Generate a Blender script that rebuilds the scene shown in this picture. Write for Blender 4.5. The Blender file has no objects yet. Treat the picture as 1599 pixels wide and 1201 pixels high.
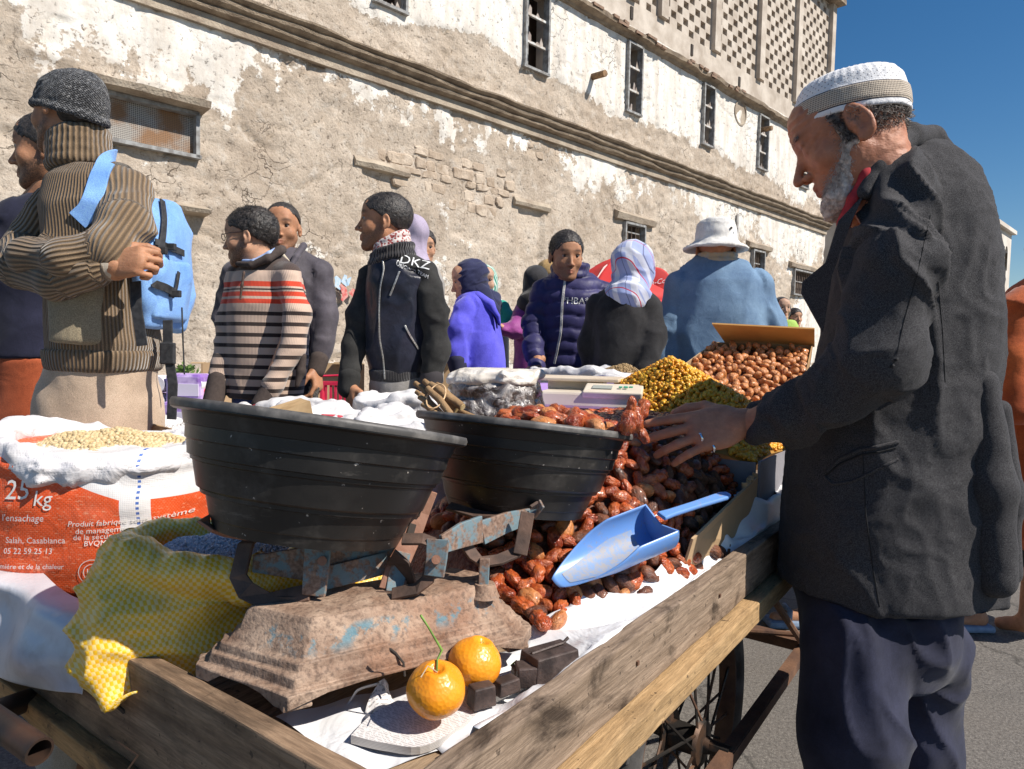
import bpy, bmesh, math, random
import numpy as np
from mathutils import Vector, Matrix, Euler

random.seed(7); RNG = np.random.default_rng(7)
S = bpy.context.scene; COL = S.collection
R = math.radians; PI = math.pi

# ------------------------------------------------------------------ camera, light, exposure
CAM_H, PITCH, ROLL, FPX = 1.15, 3.0, 1.2, 1080.0
camd = bpy.data.cameras.new('camera'); cam = bpy.data.objects.new('camera', camd); COL.objects.link(cam)
camd.sensor_width = 36; camd.lens = 36*FPX/1599; camd.clip_start = .05; camd.clip_end = 2000
CR = Matrix.Rotation(R(90-PITCH), 3, 'X') @ Matrix.Rotation(R(ROLL), 3, 'Z')
cam.matrix_world = Matrix.Translation((0, 0, CAM_H)) @ CR.to_4x4()
S.camera = cam
SUN_AZ, SUN_EL = 114.0, 46.0          # azimuth clockwise from +Y (into the picture)
sun_dir = Vector((math.sin(R(SUN_AZ))*math.cos(R(SUN_EL)), math.cos(R(SUN_AZ))*math.cos(R(SUN_EL)), math.sin(R(SUN_EL))))
w = bpy.data.worlds.new('World'); S.world = w; w.use_nodes = True
wn = w.node_tree; wn.nodes.clear()
sky = wn.nodes.new('ShaderNodeTexSky'); sky.sky_type = 'NISHITA'; sky.sun_disc = False
sky.sun_elevation = R(SUN_EL); sky.sun_rotation = R(SUN_AZ); sky.air_density = 1.0; sky.dust_density = .2; sky.ozone_density = 2.6; sky.altitude = 50
bg = wn.nodes.new('ShaderNodeBackground'); bg.inputs[1].default_value = .067
wo = wn.nodes.new('ShaderNodeOutputWorld'); hs = wn.nodes.new('ShaderNodeHueSaturation'); hs.inputs['Saturation'].default_value = 1.32; hs.inputs['Value'].default_value = 1.12; wn.links.new(sky.outputs[0], hs.inputs['Color']); wn.links.new(hs.outputs[0], bg.inputs[0]); wn.links.new(bg.outputs[0], wo.inputs[0])
sl = bpy.data.lights.new('sun', 'SUN'); sl.energy = 5.0; sl.angle = R(.5); sl.color = (1, .935, .85)
so = bpy.data.objects.new('sun', sl); COL.objects.link(so); so.rotation_euler = sun_dir.to_track_quat('Z', 'Y').to_euler()
S.view_settings.view_transform = 'Standard'; S.view_settings.look = 'None'; S.view_settings.exposure = 0.36; S.view_settings.gamma = 1
S.view_settings.use_curve_mapping = False
S.cycles.max_bounces = 6; S.cycles.diffuse_bounces = 3; S.cycles.glossy_bounces = 3; S.cycles.transparent_max_bounces = 8
S.cycles.use_denoising = True

def ray(px, py):
    return CR @ Vector(((px-799.5)/FPX, -(py-600.5)/FPX, -1))
def W(px, py, Y):
    d = ray(px, py); return Vector((0, 0, CAM_H)) + d*(Y/d.y)
def WZ(px, py, z):
    d = ray(px, py); return Vector((0, 0, CAM_H)) + d*((z-CAM_H)/d.z)

# ------------------------------------------------------------------ objects
def tag(o, label=None, cat=None, group=None, kind=None):
    if label: o['label'] = label
    if cat: o['category'] = cat
    if group: o['group'] = group
    if kind: o['kind'] = kind
    return o
def empty(name, loc, label=None, cat=None, group=None, rz=0):
    o = bpy.data.objects.new(name, None); COL.objects.link(o); o.location = Vector(loc); o.rotation_euler = (0, 0, rz); o.empty_display_size = .1
    return tag(o, label, cat, group)
def mesh_data(name, V, F, smooth=True):
    me = bpy.data.meshes.new(name)
    V = np.asarray(V, np.float32)
    if isinstance(F, np.ndarray):
        nf, k = F.shape
        me.vertices.add(len(V)); me.vertices.foreach_set('co', V.ravel())
        me.loops.add(nf*k); me.loops.foreach_set('vertex_index', F.astype(np.int32).ravel())
        me.polygons.add(nf); me.polygons.foreach_set('loop_start', np.arange(0, nf*k, k, dtype=np.int32))
        me.polygons.foreach_set('use_smooth', np.full(nf, smooth))
        me.update(calc_edges=True); me.validate()
    else:
        me.from_pydata([tuple(map(float, v)) for v in V], [], [tuple(map(int, f)) for f in F])
        me.polygons.foreach_set('use_smooth', np.full(len(F), smooth)); me.update()
    return me
def attr(me, name, vals, typ='FLOAT'):
    a = me.attributes.new(name, typ, 'POINT')
    a.data.foreach_set('value' if typ == 'FLOAT' else 'color', np.asarray(vals, np.float32).ravel())
def link(name, me, mat=None, parent=None):
    """a mesh whose vertices are in world space (or in the parent's space when parent is rotated)"""
    o = bpy.data.objects.new(name, me); COL.objects.link(o)
    if mat is not None and not me.materials: me.materials.append(mat)
    if parent is not None:
        o.parent = parent
        if parent.get('_w'): pass
        root = parent
        while root.parent: root = root.parent
        if parent.type == 'EMPTY': o.matrix_parent_inverse = Matrix.Translation(-parent.location)
    return o
class MB:
    """mesh builder, world coordinates"""
    def __init__(s): s.V = []; s.F = []
    def add(s, V, F):
        n = len(s.V); s.V += [tuple(v) for v in V]; s.F += [tuple(i+n for i in f) for f in F]; return s
    def box(s, c, size, rot=None, taper=1.0):
        c = Vector(c); h = Vector(size)/2; V = []
        for z in (-1, 1):
            for x, y in ((-1, -1), (1, -1), (1, 1), (-1, 1)):
                t = taper if z > 0 else 1
                v = Vector((x*h.x*t, y*h.y*t, z*h.z))
                V.append(c + (rot @ v if rot is not None else v))
        return s.add(V, [(3, 2, 1, 0), (4, 5, 6, 7), (0, 1, 5, 4), (1, 2, 6, 5), (2, 3, 7, 6), (3, 0, 4, 7)])
    def tube(s, pts, r, n=10, caps=True, flat=1.0, upv=None):
        pts = [Vector(p) for p in pts]; rr = r if hasattr(r, '__len__') else [r]*len(pts)
        V = []; F = []; prev = None
        for i, p in enumerate(pts):
            t = (pts[min(i+1, len(pts)-1)]-pts[max(i-1, 0)]).normalized()
            if upv is not None: a = (Vector(upv)-t*t.dot(Vector(upv))).normalized()
            elif prev is None:
                a = t.cross(Vector((0, 0, 1)));
                if a.length < .1: a = t.cross(Vector((1, 0, 0)))
                a.normalize()
            else: a = (prev - t*prev.dot(t)).normalized()
            prev = a; b = t.cross(a)
            for k in range(n):
                q = 2*PI*k/n; V.append(p + a*math.cos(q)*rr[i] + b*math.sin(q)*rr[i]*flat)
        for i in range(len(pts)-1):
            for k in range(n):
                F.append((i*n+k, i*n+(k+1) % n, (i+1)*n+(k+1) % n, (i+1)*n+k))
        if caps: F += [tuple(range(n))[::-1], tuple(range((len(pts)-1)*n, len(pts)*n))]
        return s.add(V, F)
    def bar(s, pts, wd, th, nrm):
        """flat bar along pts; nrm = direction of thickness"""
        pts = [Vector(p) for p in pts]; V = []; F = []; nrm = Vector(nrm).normalized()
        for i, p in enumerate(pts):
            t = (pts[min(i+1, len(pts)-1)]-pts[max(i-1, 0)]).normalized()
            side = t.cross(nrm).normalized(); n2 = side.cross(t).normalized()
            ww = wd[i] if hasattr(wd, '__len__') else wd
            for x, y in ((-1, -1), (1, -1), (1, 1), (-1, 1)): V.append(p+side*x*ww/2+n2*y*th/2)
        for i in range(len(pts)-1):
            for k in range(4): F.append((i*4+k, i*4+(k+1) % 4, i*4+4+(k+1) % 4, i*4+4+k))
        F += [(3, 2, 1, 0), tuple(range(len(pts)*4-4, len(pts)*4))]
        return s.add(V, F)
    def lathe(s, prof, n=48, M=None, closed=False):
        V = []; F = []
        for r, z in prof:
            for k in range(n):
                q = 2*PI*k/n; v = Vector((r*math.cos(q), r*math.sin(q), z)); V.append(M @ v if M is not None else v)
        m = len(prof)
        for i in range(m-1 if not closed else m):
            j = (i+1) % m
            for k in range(n): F.append((i*n+k, i*n+(k+1) % n, j*n+(k+1) % n, j*n+k))
        return s.add(V, F)
    def build(s, name, mat, parent=None, smooth=False, bevel=0, sub=0, auto=None):
        me = mesh_data(name, s.V, s.F, smooth)
        bm = bmesh.new(); bm.from_mesh(me); bmesh.ops.recalc_face_normals(bm, faces=bm.faces); bm.to_mesh(me); bm.free()
        if auto is not None:
            me.polygons.foreach_set('use_smooth', np.full(len(me.polygons), True)); me.set_sharp_from_angle(angle=R(auto))
        o = link(name, me, mat, parent)
        if bevel:
            b = o.modifiers.new('bevel', 'BEVEL'); b.width = bevel; b.segments = 2; b.limit_method = 'ANGLE'; b.angle_limit = R(40)
        if sub:
            b = o.modifiers.new('sub', 'SUBSURF'); b.levels = sub; b.render_levels = sub
        return o
def gridmesh(name, fn, nu, nv, mat, parent=None, solid=0, smooth=True):
    V = []; F = []
    for i in range(nu+1):
        for j in range(nv+1): V.append(tuple(fn(i/nu, j/nv)))
    for i in range(nu):
        for j in range(nv): F.append((i*(nv+1)+j, (i+1)*(nv+1)+j, (i+1)*(nv+1)+j+1, i*(nv+1)+j+1))
    o = link(name, mesh_data(name, V, F, smooth), mat, parent)
    if solid:
        m = o.modifiers.new('solid', 'SOLIDIFY'); m.thickness = solid; m.offset = 0
    return o

# ------------------------------------------------------------------ numpy noise
def _hash(ix, iy, iz):
    h = (ix.astype(np.int64)*374761393 + iy.astype(np.int64)*668265263 + iz.astype(np.int64)*2147483647) & 0xffffffff
    h = ((h ^ (h >> 13))*1274126177) & 0xffffffff
    return ((h ^ (h >> 16)) & 0xffff)/65535.0
def vnoise(P, seed=0):
    P = np.asarray(P, float)+seed*17.31; I = np.floor(P).astype(np.int64); f = P-I; f = f*f*(3-2*f); r = 0
    for dx in (0, 1):
        for dy in (0, 1):
            for dz in (0, 1):
                wgt = (f[:, 0] if dx else 1-f[:, 0])*(f[:, 1] if dy else 1-f[:, 1])*(f[:, 2] if dz else 1-f[:, 2])
                r = r+wgt*_hash(I[:, 0]+dx, I[:, 1]+dy, I[:, 2]+dz)
    return r*2-1
def fbm(P, oct=4, seed=0):
    a = 1; r = 0; P = np.asarray(P, float)
    for i in range(oct): r = r+a*vnoise(P*(2**i), seed+i*3); a *= .5
    return r
def sst(a, b, x): t = np.clip((x-a)/(b-a), 0, 1); return t*t*(3-2*t)

# ------------------------------------------------------------------ signed distance modelling
def rotm(yaw=0, pitch=0, roll=0):
    """head/body frame: x right, y forward, z up; yaw 0 looks into the picture, -90 to the left, 180 at the camera; pitch<0 looks down"""
    return np.array(Matrix.Rotation(-R(yaw), 3, 'Z') @ Matrix.Rotation(R(pitch), 3, 'X') @ Matrix.Rotation(R(roll), 3, 'Y'))
class SDF:
    def __init__(s, lo, hi, h):
        s.lo = np.array(lo, float); s.h = h; n = np.ceil((np.array(hi)-s.lo)/h).astype(int)+1; s.n = n
        s.D = np.full(tuple(n), 1.0, np.float32); s.prims = []
        s.ax = [s.lo[i]+np.arange(n[i])*h for i in range(3)]
    def _sl(s, lo, hi):
        a = np.clip(np.floor((np.array(lo)-s.lo)/s.h).astype(int), 0, s.n); b = np.clip(np.ceil((np.array(hi)-s.lo)/s.h).astype(int)+1, 0, s.n)
        return tuple(slice(a[i], b[i]) for i in range(3))
    def op(s, fn, lo, hi, k=0.0, mode='u'):
        sl = s._sl(lo, hi)
        if any(q.stop <= q.start for q in sl): return s
        x = s.ax[0][sl[0]][:, None, None]; y = s.ax[1][sl[1]][None, :, None]; z = s.ax[2][sl[2]][None, None, :]
        d = fn(x, y, z).astype(np.float32); D = s.D[sl]
        if mode == 'u':
            if k > 0: h = np.clip(.5+.5*(D-d)/k, 0, 1); s.D[sl] = D*(1-h)+d*h-k*h*(1-h)
            else: s.D[sl] = np.minimum(D, d)
        elif mode == 's':
            if k > 0: h = np.clip(.5-.5*(D+d)/k, 0, 1); s.D[sl] = D*(1-h)-d*h+k*h*(1-h)
            else: s.D[sl] = np.maximum(D, -d)
        else: s.D[sl] = np.maximum(D, d)
        return s
    def cap(s, a, b, ra, rb, k=.0, mode='u', sq=None):
        a = np.array(a, float); b = np.array(b, float); r = max(ra, rb)+k+2*s.h; ba = b-a; L = max(float(ba @ ba), 1e-9)
        def fn(x, y, z):
            px, py, pz = x-a[0], y-a[1], z-a[2]; h = np.clip((px*ba[0]+py*ba[1]+pz*ba[2])/L, 0, 1)
            return np.sqrt((px-ba[0]*h)**2+(py-ba[1]*h)**2+(pz-ba[2]*h)**2)-(ra+(rb-ra)*h)
        return s.op(fn, np.minimum(a, b)-r, np.maximum(a, b)+r, k, mode)
    def ell(s, c, r, k=.0, mode='u', rot=None):
        c = np.array(c, float); r = np.array(r, float); m = r.max()+k+2*s.h
        def fn(x, y, z):
            q = [x-c[0], y-c[1], z-c[2]]
            if rot is not None:
                q = [rot[0][i]*q[0]+rot[1][i]*q[1]+rot[2][i]*q[2] for i in range(3)]
            k0 = np.sqrt((q[0]/r[0])**2+(q[1]/r[1])**2+(q[2]/r[2])**2); k1 = np.sqrt((q[0]/r[0]**2)**2+(q[1]/r[1]**2)**2+(q[2]/r[2]**2)**2)+1e-9
            return k0*(k0-1)/k1
        return s.op(fn, c-m, c+m, k, mode)
    def loft(s, secs, k=.0, mode='u', pw=2.3, yaw=0):
        """secs: (z, cx, cy, ax, ay) rising or falling; smooth elliptical column"""
        A = np.array(sorted(secs), float); ca, sa = math.cos(-R(yaw)), math.sin(-R(yaw))
        def fn(x, y, z):
            cx = np.interp(z, A[:, 0], A[:, 1]); cy = np.interp(z, A[:, 0], A[:, 2]); a = np.interp(z, A[:, 0], A[:, 3]); b = np.interp(z, A[:, 0], A[:, 4])
            X = x-cx; Y = y-cy; u = (X*ca+Y*sa)/a; v = (-X*sa+Y*ca)/b
            k0 = (np.abs(u)**pw+np.abs(v)**pw)**(1/pw)
            d = (k0-1)*np.minimum(a, b)
            return np.maximum(d, np.maximum(z-A[-1, 0], A[0, 0]-z))
        m = A[:, 3:5].max()+k+2*s.h
        lo = [(A[:, 1]).min()-m, A[:, 2].min()-m, A[0, 0]-k-2*s.h]; hi = [A[:, 1].max()+m, A[:, 2].max()+m, A[-1, 0]+k+2*s.h]
        return s.op(fn, lo, hi, k, mode)
    def box(s, c, half, rnd=.0, k=.0, mode='u', rot=None):
        c = np.array(c, float); half = np.array(half, float); m = np.linalg.norm(half)+rnd+k+2*s.h
        def fn(x, y, z):
            q = [x-c[0], y-c[1], z-c[2]]
            if rot is not None: q = [rot[0][i]*q[0]+rot[1][i]*q[1]+rot[2][i]*q[2] for i in range(3)]
            q = [np.abs(q[i])-half[i]+rnd for i in range(3)]
            return np.sqrt(np.maximum(q[0], 0)**2+np.maximum(q[1], 0)**2+np.maximum(q[2], 0)**2)+np.minimum(np.maximum(q[0], np.maximum(q[1], q[2])), 0)-rnd
        return s.op(fn, c-m, c+m, k, mode)
    def mesh(s):
        D = s.D; n = D.shape; sg = D < 0
        for ax in range(3):      # keep the border outside
            for e in (0, -1):
                idx = [slice(None)]*3; idx[ax] = e; sg[tuple(idx)] = False
        D = np.where(sg, D, np.maximum(D, 1e-5))
        c = [sg[i:n[0]-1+i, j:n[1]-1+j, k:n[2]-1+k] for i in (0, 1) for j in (0, 1) for k in (0, 1)]
        cnt = sum(q.astype(np.int8) for q in c); act = (cnt > 0) & (cnt < 8)
        I = np.argwhere(act); idx = -np.ones(act.shape, np.int64); idx[act] = np.arange(len(I))
        cor = {}
        for i in (0, 1):
            for j in (0, 1):
                for k in (0, 1): cor[(i, j, k)] = D[I[:, 0]+i, I[:, 1]+j, I[:, 2]+k]
        acc = np.zeros((len(I), 3)); num = np.zeros(len(I))
        for ax in range(3):
            o = [q for q in range(3) if q != ax]
            for p in (0, 1):
                for q in (0, 1):
                    a = [0, 0, 0]; a[o[0]] = p; a[o[1]] = q; b = list(a); b[ax] = 1
                    da, db = cor[tuple(a)], cor[tuple(b)]; m = (da < 0) != (db < 0); t = np.where(m, da/np.where(m, da-db, 1), 0)
                    pt = np.zeros((len(I), 3)); pt[:, o[0]] = p; pt[:, o[1]] = q; pt[:, ax] = t
                    acc += pt*m[:, None]; num += m
        V = s.lo+(I+acc/num[:, None])*s.h
        g = np.zeros((len(I), 3))
        for (i, j, k), v in cor.items(): g += v[:, None]*np.array([2*i-1, 2*j-1, 2*k-1])
        Nn = g/(np.linalg.norm(g, axis=1)[:, None]+1e-9)
        F = []
        for ax in range(3):
            o = [q for q in range(3) if q != ax]
            a = [slice(0, -1) if q == ax else slice(1, -1) for q in range(3)]; b = list(a); b[ax] = slice(1, None)
            A = sg[tuple(a)]; B = sg[tuple(b)]; ch = np.argwhere(A != B)
            if not len(ch): continue
            inside = A[tuple(ch.T)]; base = ch.copy()
            for q in o: base[:, q] += 1
            def cell(d0, d1):
                e = base.copy(); e[:, o[0]] += d0; e[:, o[1]] += d1; return idx[e[:, 0], e[:, 1], e[:, 2]]
            Q = np.stack([cell(-1, -1), cell(0, -1), cell(0, 0), cell(-1, 0)], 1)
            flip = inside if ax != 1 else ~inside
            Q[~flip] = Q[~flip][:, ::-1]; F.append(Q)
        return V, Nn, np.concatenate(F)
def box_smooth(V, F, it=2):
    """Laplacian smoothing on quads"""
    E = np.concatenate([F[:, [0, 1]], F[:, [1, 2]], F[:, [2, 3]], F[:, [3, 0]]])
    for _ in range(it):
        acc = np.zeros_like(V); cn = np.zeros(len(V))
        for a in (0, 1):
            for ax in range(3): acc[:, ax] += np.bincount(E[:, a], V[E[:, 1-a], ax], len(V))
            cn += np.bincount(E[:, a], minlength=len(V))
        V = .5*V+.5*acc/np.maximum(cn, 1)[:, None]
    return V

# ------------------------------------------------------------------ materials
MATS = {}
class NT:
    def __init__(s, name):
        s.m = bpy.data.materials.new(name); s.m.use_nodes = True; s.t = s.m.node_tree; s.t.nodes.clear()
        s.out = s.t.nodes.new('ShaderNodeOutputMaterial'); s.b = s.t.nodes.new('ShaderNodeBsdfPrincipled'); s.t.links.new(s.b.outputs[0], s.out.inputs[0])
        s.tc = s.t.nodes.new('ShaderNodeTexCoord')
    def set(s, node, key, v):
        i = node.inputs[key]
        if isinstance(v, bpy.types.NodeSocket): s.t.links.new(v, i)
        else:
            if i.type == 'RGBA' and len(v) == 3: v = (*v, 1)
            i.default_value = v
    def n(s, typ, props=None, ins=None):
        x = s.t.nodes.new('ShaderNode'+typ)
        for k, v in (props or {}).items(): setattr(x, k, v)
        for k, v in (ins or {}).items(): s.set(x, k, v)
        return x
    def obj(s, scale=(1, 1, 1), rot=(0, 0, 0)):
        return s.n('Mapping', ins={'Vector': s.tc.outputs['Object'], 'Scale': scale, 'Rotation': rot}).outputs[0]
    def noise(s, scale, detail=4, vec=None, rough=.55, dist=0):
        return s.n('TexNoise', ins={'Scale': scale, 'Detail': detail, 'Roughness': rough, 'Distortion': dist, 'Vector': vec or s.tc.outputs['Object']}).outputs[0]
    def vor(s, scale, feature='F1', vec=None, out=0, rnd=1):
        return s.n('TexVoronoi', {'feature': feature}, {'Scale': scale, 'Vector': vec or s.tc.outputs['Object'], 'Randomness': rnd}).outputs[out]
    def ramp(s, v, stops, interp='LINEAR'):
        x = s.n('ValToRGB', ins={'Fac': v}); e = x.color_ramp.elements; x.color_ramp.interpolation = interp
        while len(e) < len(stops): e.new(1)
        for i, (p, c) in enumerate(stops):
            e[i].position = p; e[i].color = (*c, 1) if hasattr(c, '__len__') else (c, c, c, 1)
        return x.outputs[0]
    def mix(s, f, a, b, mode='MIX'):
        x = s.n('MixRGB', {'blend_type': mode}, {0: f, 1: a, 2: b}); return x.outputs[0]
    def math(s, op, a, b=0.0, c=0.0):
        return s.n('Math', {'operation': op}, {0: a, 1: b, 2: c}).outputs[0]
    def attr(s, name, out='Fac'):
        return s.n('Attribute', {'attribute_name': name}).outputs[out]
    def bump(s, h, st=.3, dist=.01, nrm=None):
        ins = {'Height': h, 'Strength': st, 'Distance': dist}
        if nrm: ins['Normal'] = nrm
        return s.n('Bump', ins=ins).outputs[0]
    def fin(s, col, rough=.8, nrm=None, metal=0, spec=.5, sheen=0, sss=0, alpha=None, trans=0, coat=0):
        s.set(s.b, 'Base Color', col); s.set(s.b, 'Roughness', rough); s.set(s.b, 'Metallic', metal); s.set(s.b, 'Specular IOR Level', spec)
        if nrm: s.set(s.b, 'Normal', nrm)
        if sheen: s.set(s.b, 'Sheen Weight', sheen)
        if coat: s.set(s.b, 'Coat Weight', coat); s.set(s.b, 'Coat Roughness', .15)
        if sss: s.set(s.b, 'Subsurface Weight', sss); s.set(s.b, 'Subsurface Radius', (.02, .008, .004)); s.set(s.b, 'Subsurface Scale', .5)
        if alpha is not None: s.set(s.b, 'Alpha', alpha)
        if trans: s.set(s.b, 'Transmission Weight', trans)
        return s.m
def mat(name, col, rough=.8, col2=None, ns=6, nd=5, lo=.4, hi=.6, bs=0, bst=.3, bd=.004, metal=0, spec=.5, sheen=0, coat=0, stretch=(1, 1, 1), fine=0):
    """general worn material: two colours mixed by noise, plus bump; cached"""
    if name in MATS: return MATS[name]
    t = NT(name); v = t.obj(stretch)
    c = (*col, 1)
    if col2 is not None: c = t.mix(t.ramp(t.noise(ns, nd, v), [(lo, 0), (hi, 1)]), col, col2)
    if fine: c = t.mix(fine, c, t.ramp(t.noise(bs*1.7 if bs else 200, 2, v), [(.3, (0, 0, 0)), (.7, (1, 1, 1))]), 'OVERLAY')
    nrm = t.bump(t.noise(bs, 4, v), bst, bd) if bs else None
    MATS[name] = t.fin(c, rough, nrm, metal, spec, sheen, coat=coat); return MATS[name]
def cloth(name, col, scale=900, var=.25, rough=.9, sheen=.15, fold=0, col2=None, bst=.25):
    """woven cloth: fine weave, soft tone variation, small creases"""
    if name in MATS: return MATS[name]
    t = NT(name); wv = t.noise(scale, 2); big = t.noise(7, 5, rough=.65); cr = t.noise(15, 3, rough=.45, dist=1.6)
    dark = tuple(c*(1-var) for c in col); lite = tuple(min(1, c*(1+var)+.004) for c in (col2 or col))
    c = t.mix(t.ramp(big, [(.3, 0), (.7, 1)]), dark, lite)
    c = t.mix(.55, c, t.ramp(wv, [(.3, .18), (.7, .82)]), 'OVERLAY')
    n1 = t.bump(cr, .12+fold*.22, .010); n2 = t.bump(wv, bst, .0012, n1)
    MATS[name] = t.fin(c, rough, n2, sheen=sheen, spec=.25); return MATS[name]
def text_geo(s, size=.05, align='CENTER', extrude=0, res=2):
    cu = bpy.data.curves.new('t', 'FONT'); cu.body = s; cu.size = size; cu.align_x = align; cu.align_y = 'CENTER'; cu.resolution_u = res; cu.extrude = extrude
    o = bpy.data.objects.new('t', cu); me = o.to_mesh()
    V = np.array([v.co[:] for v in me.vertices]); F = [tuple(p.vertices) for p in me.polygons]
    o.to_mesh_clear(); bpy.data.objects.remove(o); bpy.data.curves.remove(cu); return V, F
def text_on(name, s, size, fn, mat_, parent, shear=0, align='CENTER', bold=0):
    """lettering laid on a surface: fn(x, y) -> world point a hair proud of it"""
    V, F = text_geo(s, size, align)
    bm = bmesh.new(); vs = [bm.verts.new(v) for v in V]
    for f in F:
        try: bm.faces.new([vs[i] for i in f])
        except ValueError: pass
    if len(s) and size > .03: bmesh.ops.subdivide_edges(bm, edges=[e for e in bm.edges if e.calc_length() > size*.25], cuts=1)
    V = [v.co.copy() for v in bm.verts]; bm.verts.index_update(); F = [[v.index for v in f.verts] for f in bm.faces]; bm.free()
    return link(name, mesh_data(name, [fn(v.x+shear*v.y, v.y) for v in V], F, False), mat_, parent)
# ================================================================== GROUND
t = NT('asphalt'); n1 = t.noise(90, 4, rough=.7); n2 = t.noise(1.3, 5); sp = t.vor(160)
c = t.mix(t.ramp(n1, [(.35, 0), (.65, 1)]), (.075, .068, .062), (.20, .183, .163)); c = t.mix(t.ramp(n2, [(.42, .0), (.62, .5)]), c, (.13, .112, .095))
st_ = t.noise(.9, 6, rough=.7); c = t.mix(t.ramp(st_, [(.50, 0), (.66, .55)]), c, (.07, .063, .056)); ck = t.vor(.8, 'DISTANCE_TO_EDGE', t.n('MixRGB', {'blend_type': 'ADD'}, {0: .5, 1: t.tc.outputs['Object'], 2: t.n('TexNoise', ins={'Scale': 3.0, 'Detail': 5, 'Vector': t.tc.outputs['Object']}).outputs[1]}).outputs[0]); c = t.mix(t.ramp(ck, [(.0, .7), (.012, 0)]), c, (.03, .027, .024)); c = t.mix(t.ramp(sp, [(.10, .75), (.22, 0)]), c, (.40, .37, .32))
ASPH = t.fin(c, .9, t.bump(n1, .6, .006))
bm = bmesh.new()
bmesh.ops.create_grid(bm, x_segments=40, y_segments=40, size=250); me = bpy.data.meshes.new('ground'); bm.to_mesh(me); bm.free()
g = link('ground', me, ASPH); tag(g, 'grey brown worn asphalt street surface', kind='structure')

# ================================================================== WAREHOUSE WALL (45 degrees to the view, runs away to the right)
C0 = 14.0; ws = math.sqrt(2)
def wp(t, z, out=0.0):           # t = x; wall point; out = metres proud of the wall toward the street
    return Vector((t+out/ws, C0+t-out/ws, z))
def wallpt(px, py):
    d = ray(px, py); o = Vector((0, 0, CAM_H))   # y = C0 + x
    k = (C0)/(d.y-d.x); p = o+d*k; return p.x, p.z
T0, T1 = -10.5, wallpt(1293, 250)[0]
zc = wallpt(800, 203)[1]         # underside of cornice
print('cornice z', [round(wallpt(a, b)[1], 2) for a, b in ((300, 34), (800, 203), (1200, 337), (1290, 367))], 'ledge', [round(wallpt(a, b)[1], 2) for a, b in ((900, 10), (1000, 66), (1235, 200))])
zl = wallpt(1070, 106)[1]        # upper ledge
ZTOP = wallpt(1296, 4)[1]
print('zc', zc, 'zl', zl, 'ztop', ZTOP, 't_end', wallpt(1293, 250))

def ledge_rect(x0, x1, yt, yb, xm=None):
    xm = xm or (x0+x1)/2
    a = wallpt(x0, yb)[0]; b = wallpt(x1, yb)[0]; return (a, b, wallpt(xm, yb)[1], wallpt(xm, yt)[1])
win_z0 = wallpt(834, 110)[1]; win_z1 = zl-.12
WINS = []
for x0, x1 in ((583, 632), (816, 852), (977, 1001), (1098, 1116), (1187, 1201), (1256, 1267)):
    a = wallpt(x0, 100)[0]; b = wallpt(x1, 100)[0]
    WINS.append([a, b, win_z0, win_z1])
WINS[0][2] = wallpt(607, 12)[1]
mt0, mz0 = wallpt(164, 215); mt1, mz1 = wallpt(304, 172)
MESHW = [wallpt(120, 200)[0], wallpt(304, 200)[0], wallpt(304, 246)[1], wallpt(304, 176)[1]]
LOWW = []
for x0, x1, yt, yb in ((973, 1004, 351, 380), (1174, 1192, 392, 436), (1238, 1270, 424, 462)):
    LOWW.append([wallpt(x0, yt)[0], wallpt(x1, yt)[0], wallpt((x0+x1)/2, yb)[1], wallpt((x0+x1)/2, yt)[1]])
BLIND = []   # blocked doorways: shallow recesses
for x0, x1, yt in ((567, 627, 262), (812, 850, 322), (205, 300, 330)):
    BLIND.append([wallpt(x0, yt)[0], wallpt(x1, yt)[0], -1, wallpt(x0, yt)[1]])

dt, dz = .045, .05
ts = np.arange(T0, T1+dt/2, dt); zs = np.arange(0, zl+.3, dz)
OPEN = []
for o_ in WINS+[MESHW]+LOWW:
    OPEN.append((round((o_[0]-T0)/dt)*dt+T0, round((o_[1]-T0)/dt)*dt+T0, round(o_[2]/dz)*dz, round(o_[3]/dz)*dz))
TT, ZZ = np.meshgrid(ts, zs, indexing='ij'); P = np.stack([TT.ravel()*1.414, ZZ.ravel(), np.zeros(TT.size)], 1)
tt, zz = TT.ravel(), ZZ.ravel()
big = fbm(P*[.55, .6, 1], 5, 1); med = fbm(P*[1.5, 1.1, 1], 5, 5); fine = fbm(P*[6, 8, 1], 3, 9); drip = fbm(P*[3.2, .35, 1], 4, 15)
up = zz > zc+.2
# bias > 0 : whitewash still on
bias_low = -.72+.95*sst(zc-1.5, zc-.05, zz)+.85*big+.5*med+.5*drip*sst(zc-3.5, zc, zz)
bias_low += .5*np.exp(-((tt+7.2)/1.6)**2)*sst(3.5, 5.5, zz)
bias_low += .4*sst(1, 8, tt)+.6*sst(-5.5, -9, tt)*sst(3, 5, zz)
bias_low += .35*sst(2.9, 2.6, zz)*sst(-4.6, -4.2, tt)
hup = (zz-(zc+.45))/(zl-zc-.45)
bias_up = -.75+2.4*sst(.12, .5, hup+.2*big+.05*np.sin(tt*2.1))+.35*med-.9*sst(-.5, -4, tt)*sst(.1, .9, 1-big)
bias_up += .5*sst(.16, .0, hup)
bias = np.where(up, bias_up, bias_low)
rubble = np.exp(-(((tt+1.2)/1.7)**2+((zz-(zc-1.15))/.55)**2)*1.3)*1.5+.6*np.exp(-(((tt-.9)/1.2)**2+((zz-(zc-1.6))/.5)**2))
bias -= rubble*.5
relief = .022*np.clip(bias+.25*fine, -.6, .5)+.022*fine*np.clip(.8-bias, 0, 1)+.03*med*.6-.04*np.clip(rubble, 0, 1)*(.5+fine)
crk = np.abs(fbm(P*[.9, 1.1, 1], 3, 31)); relief -= .05*np.exp(-(crk/.02)**2)
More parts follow.
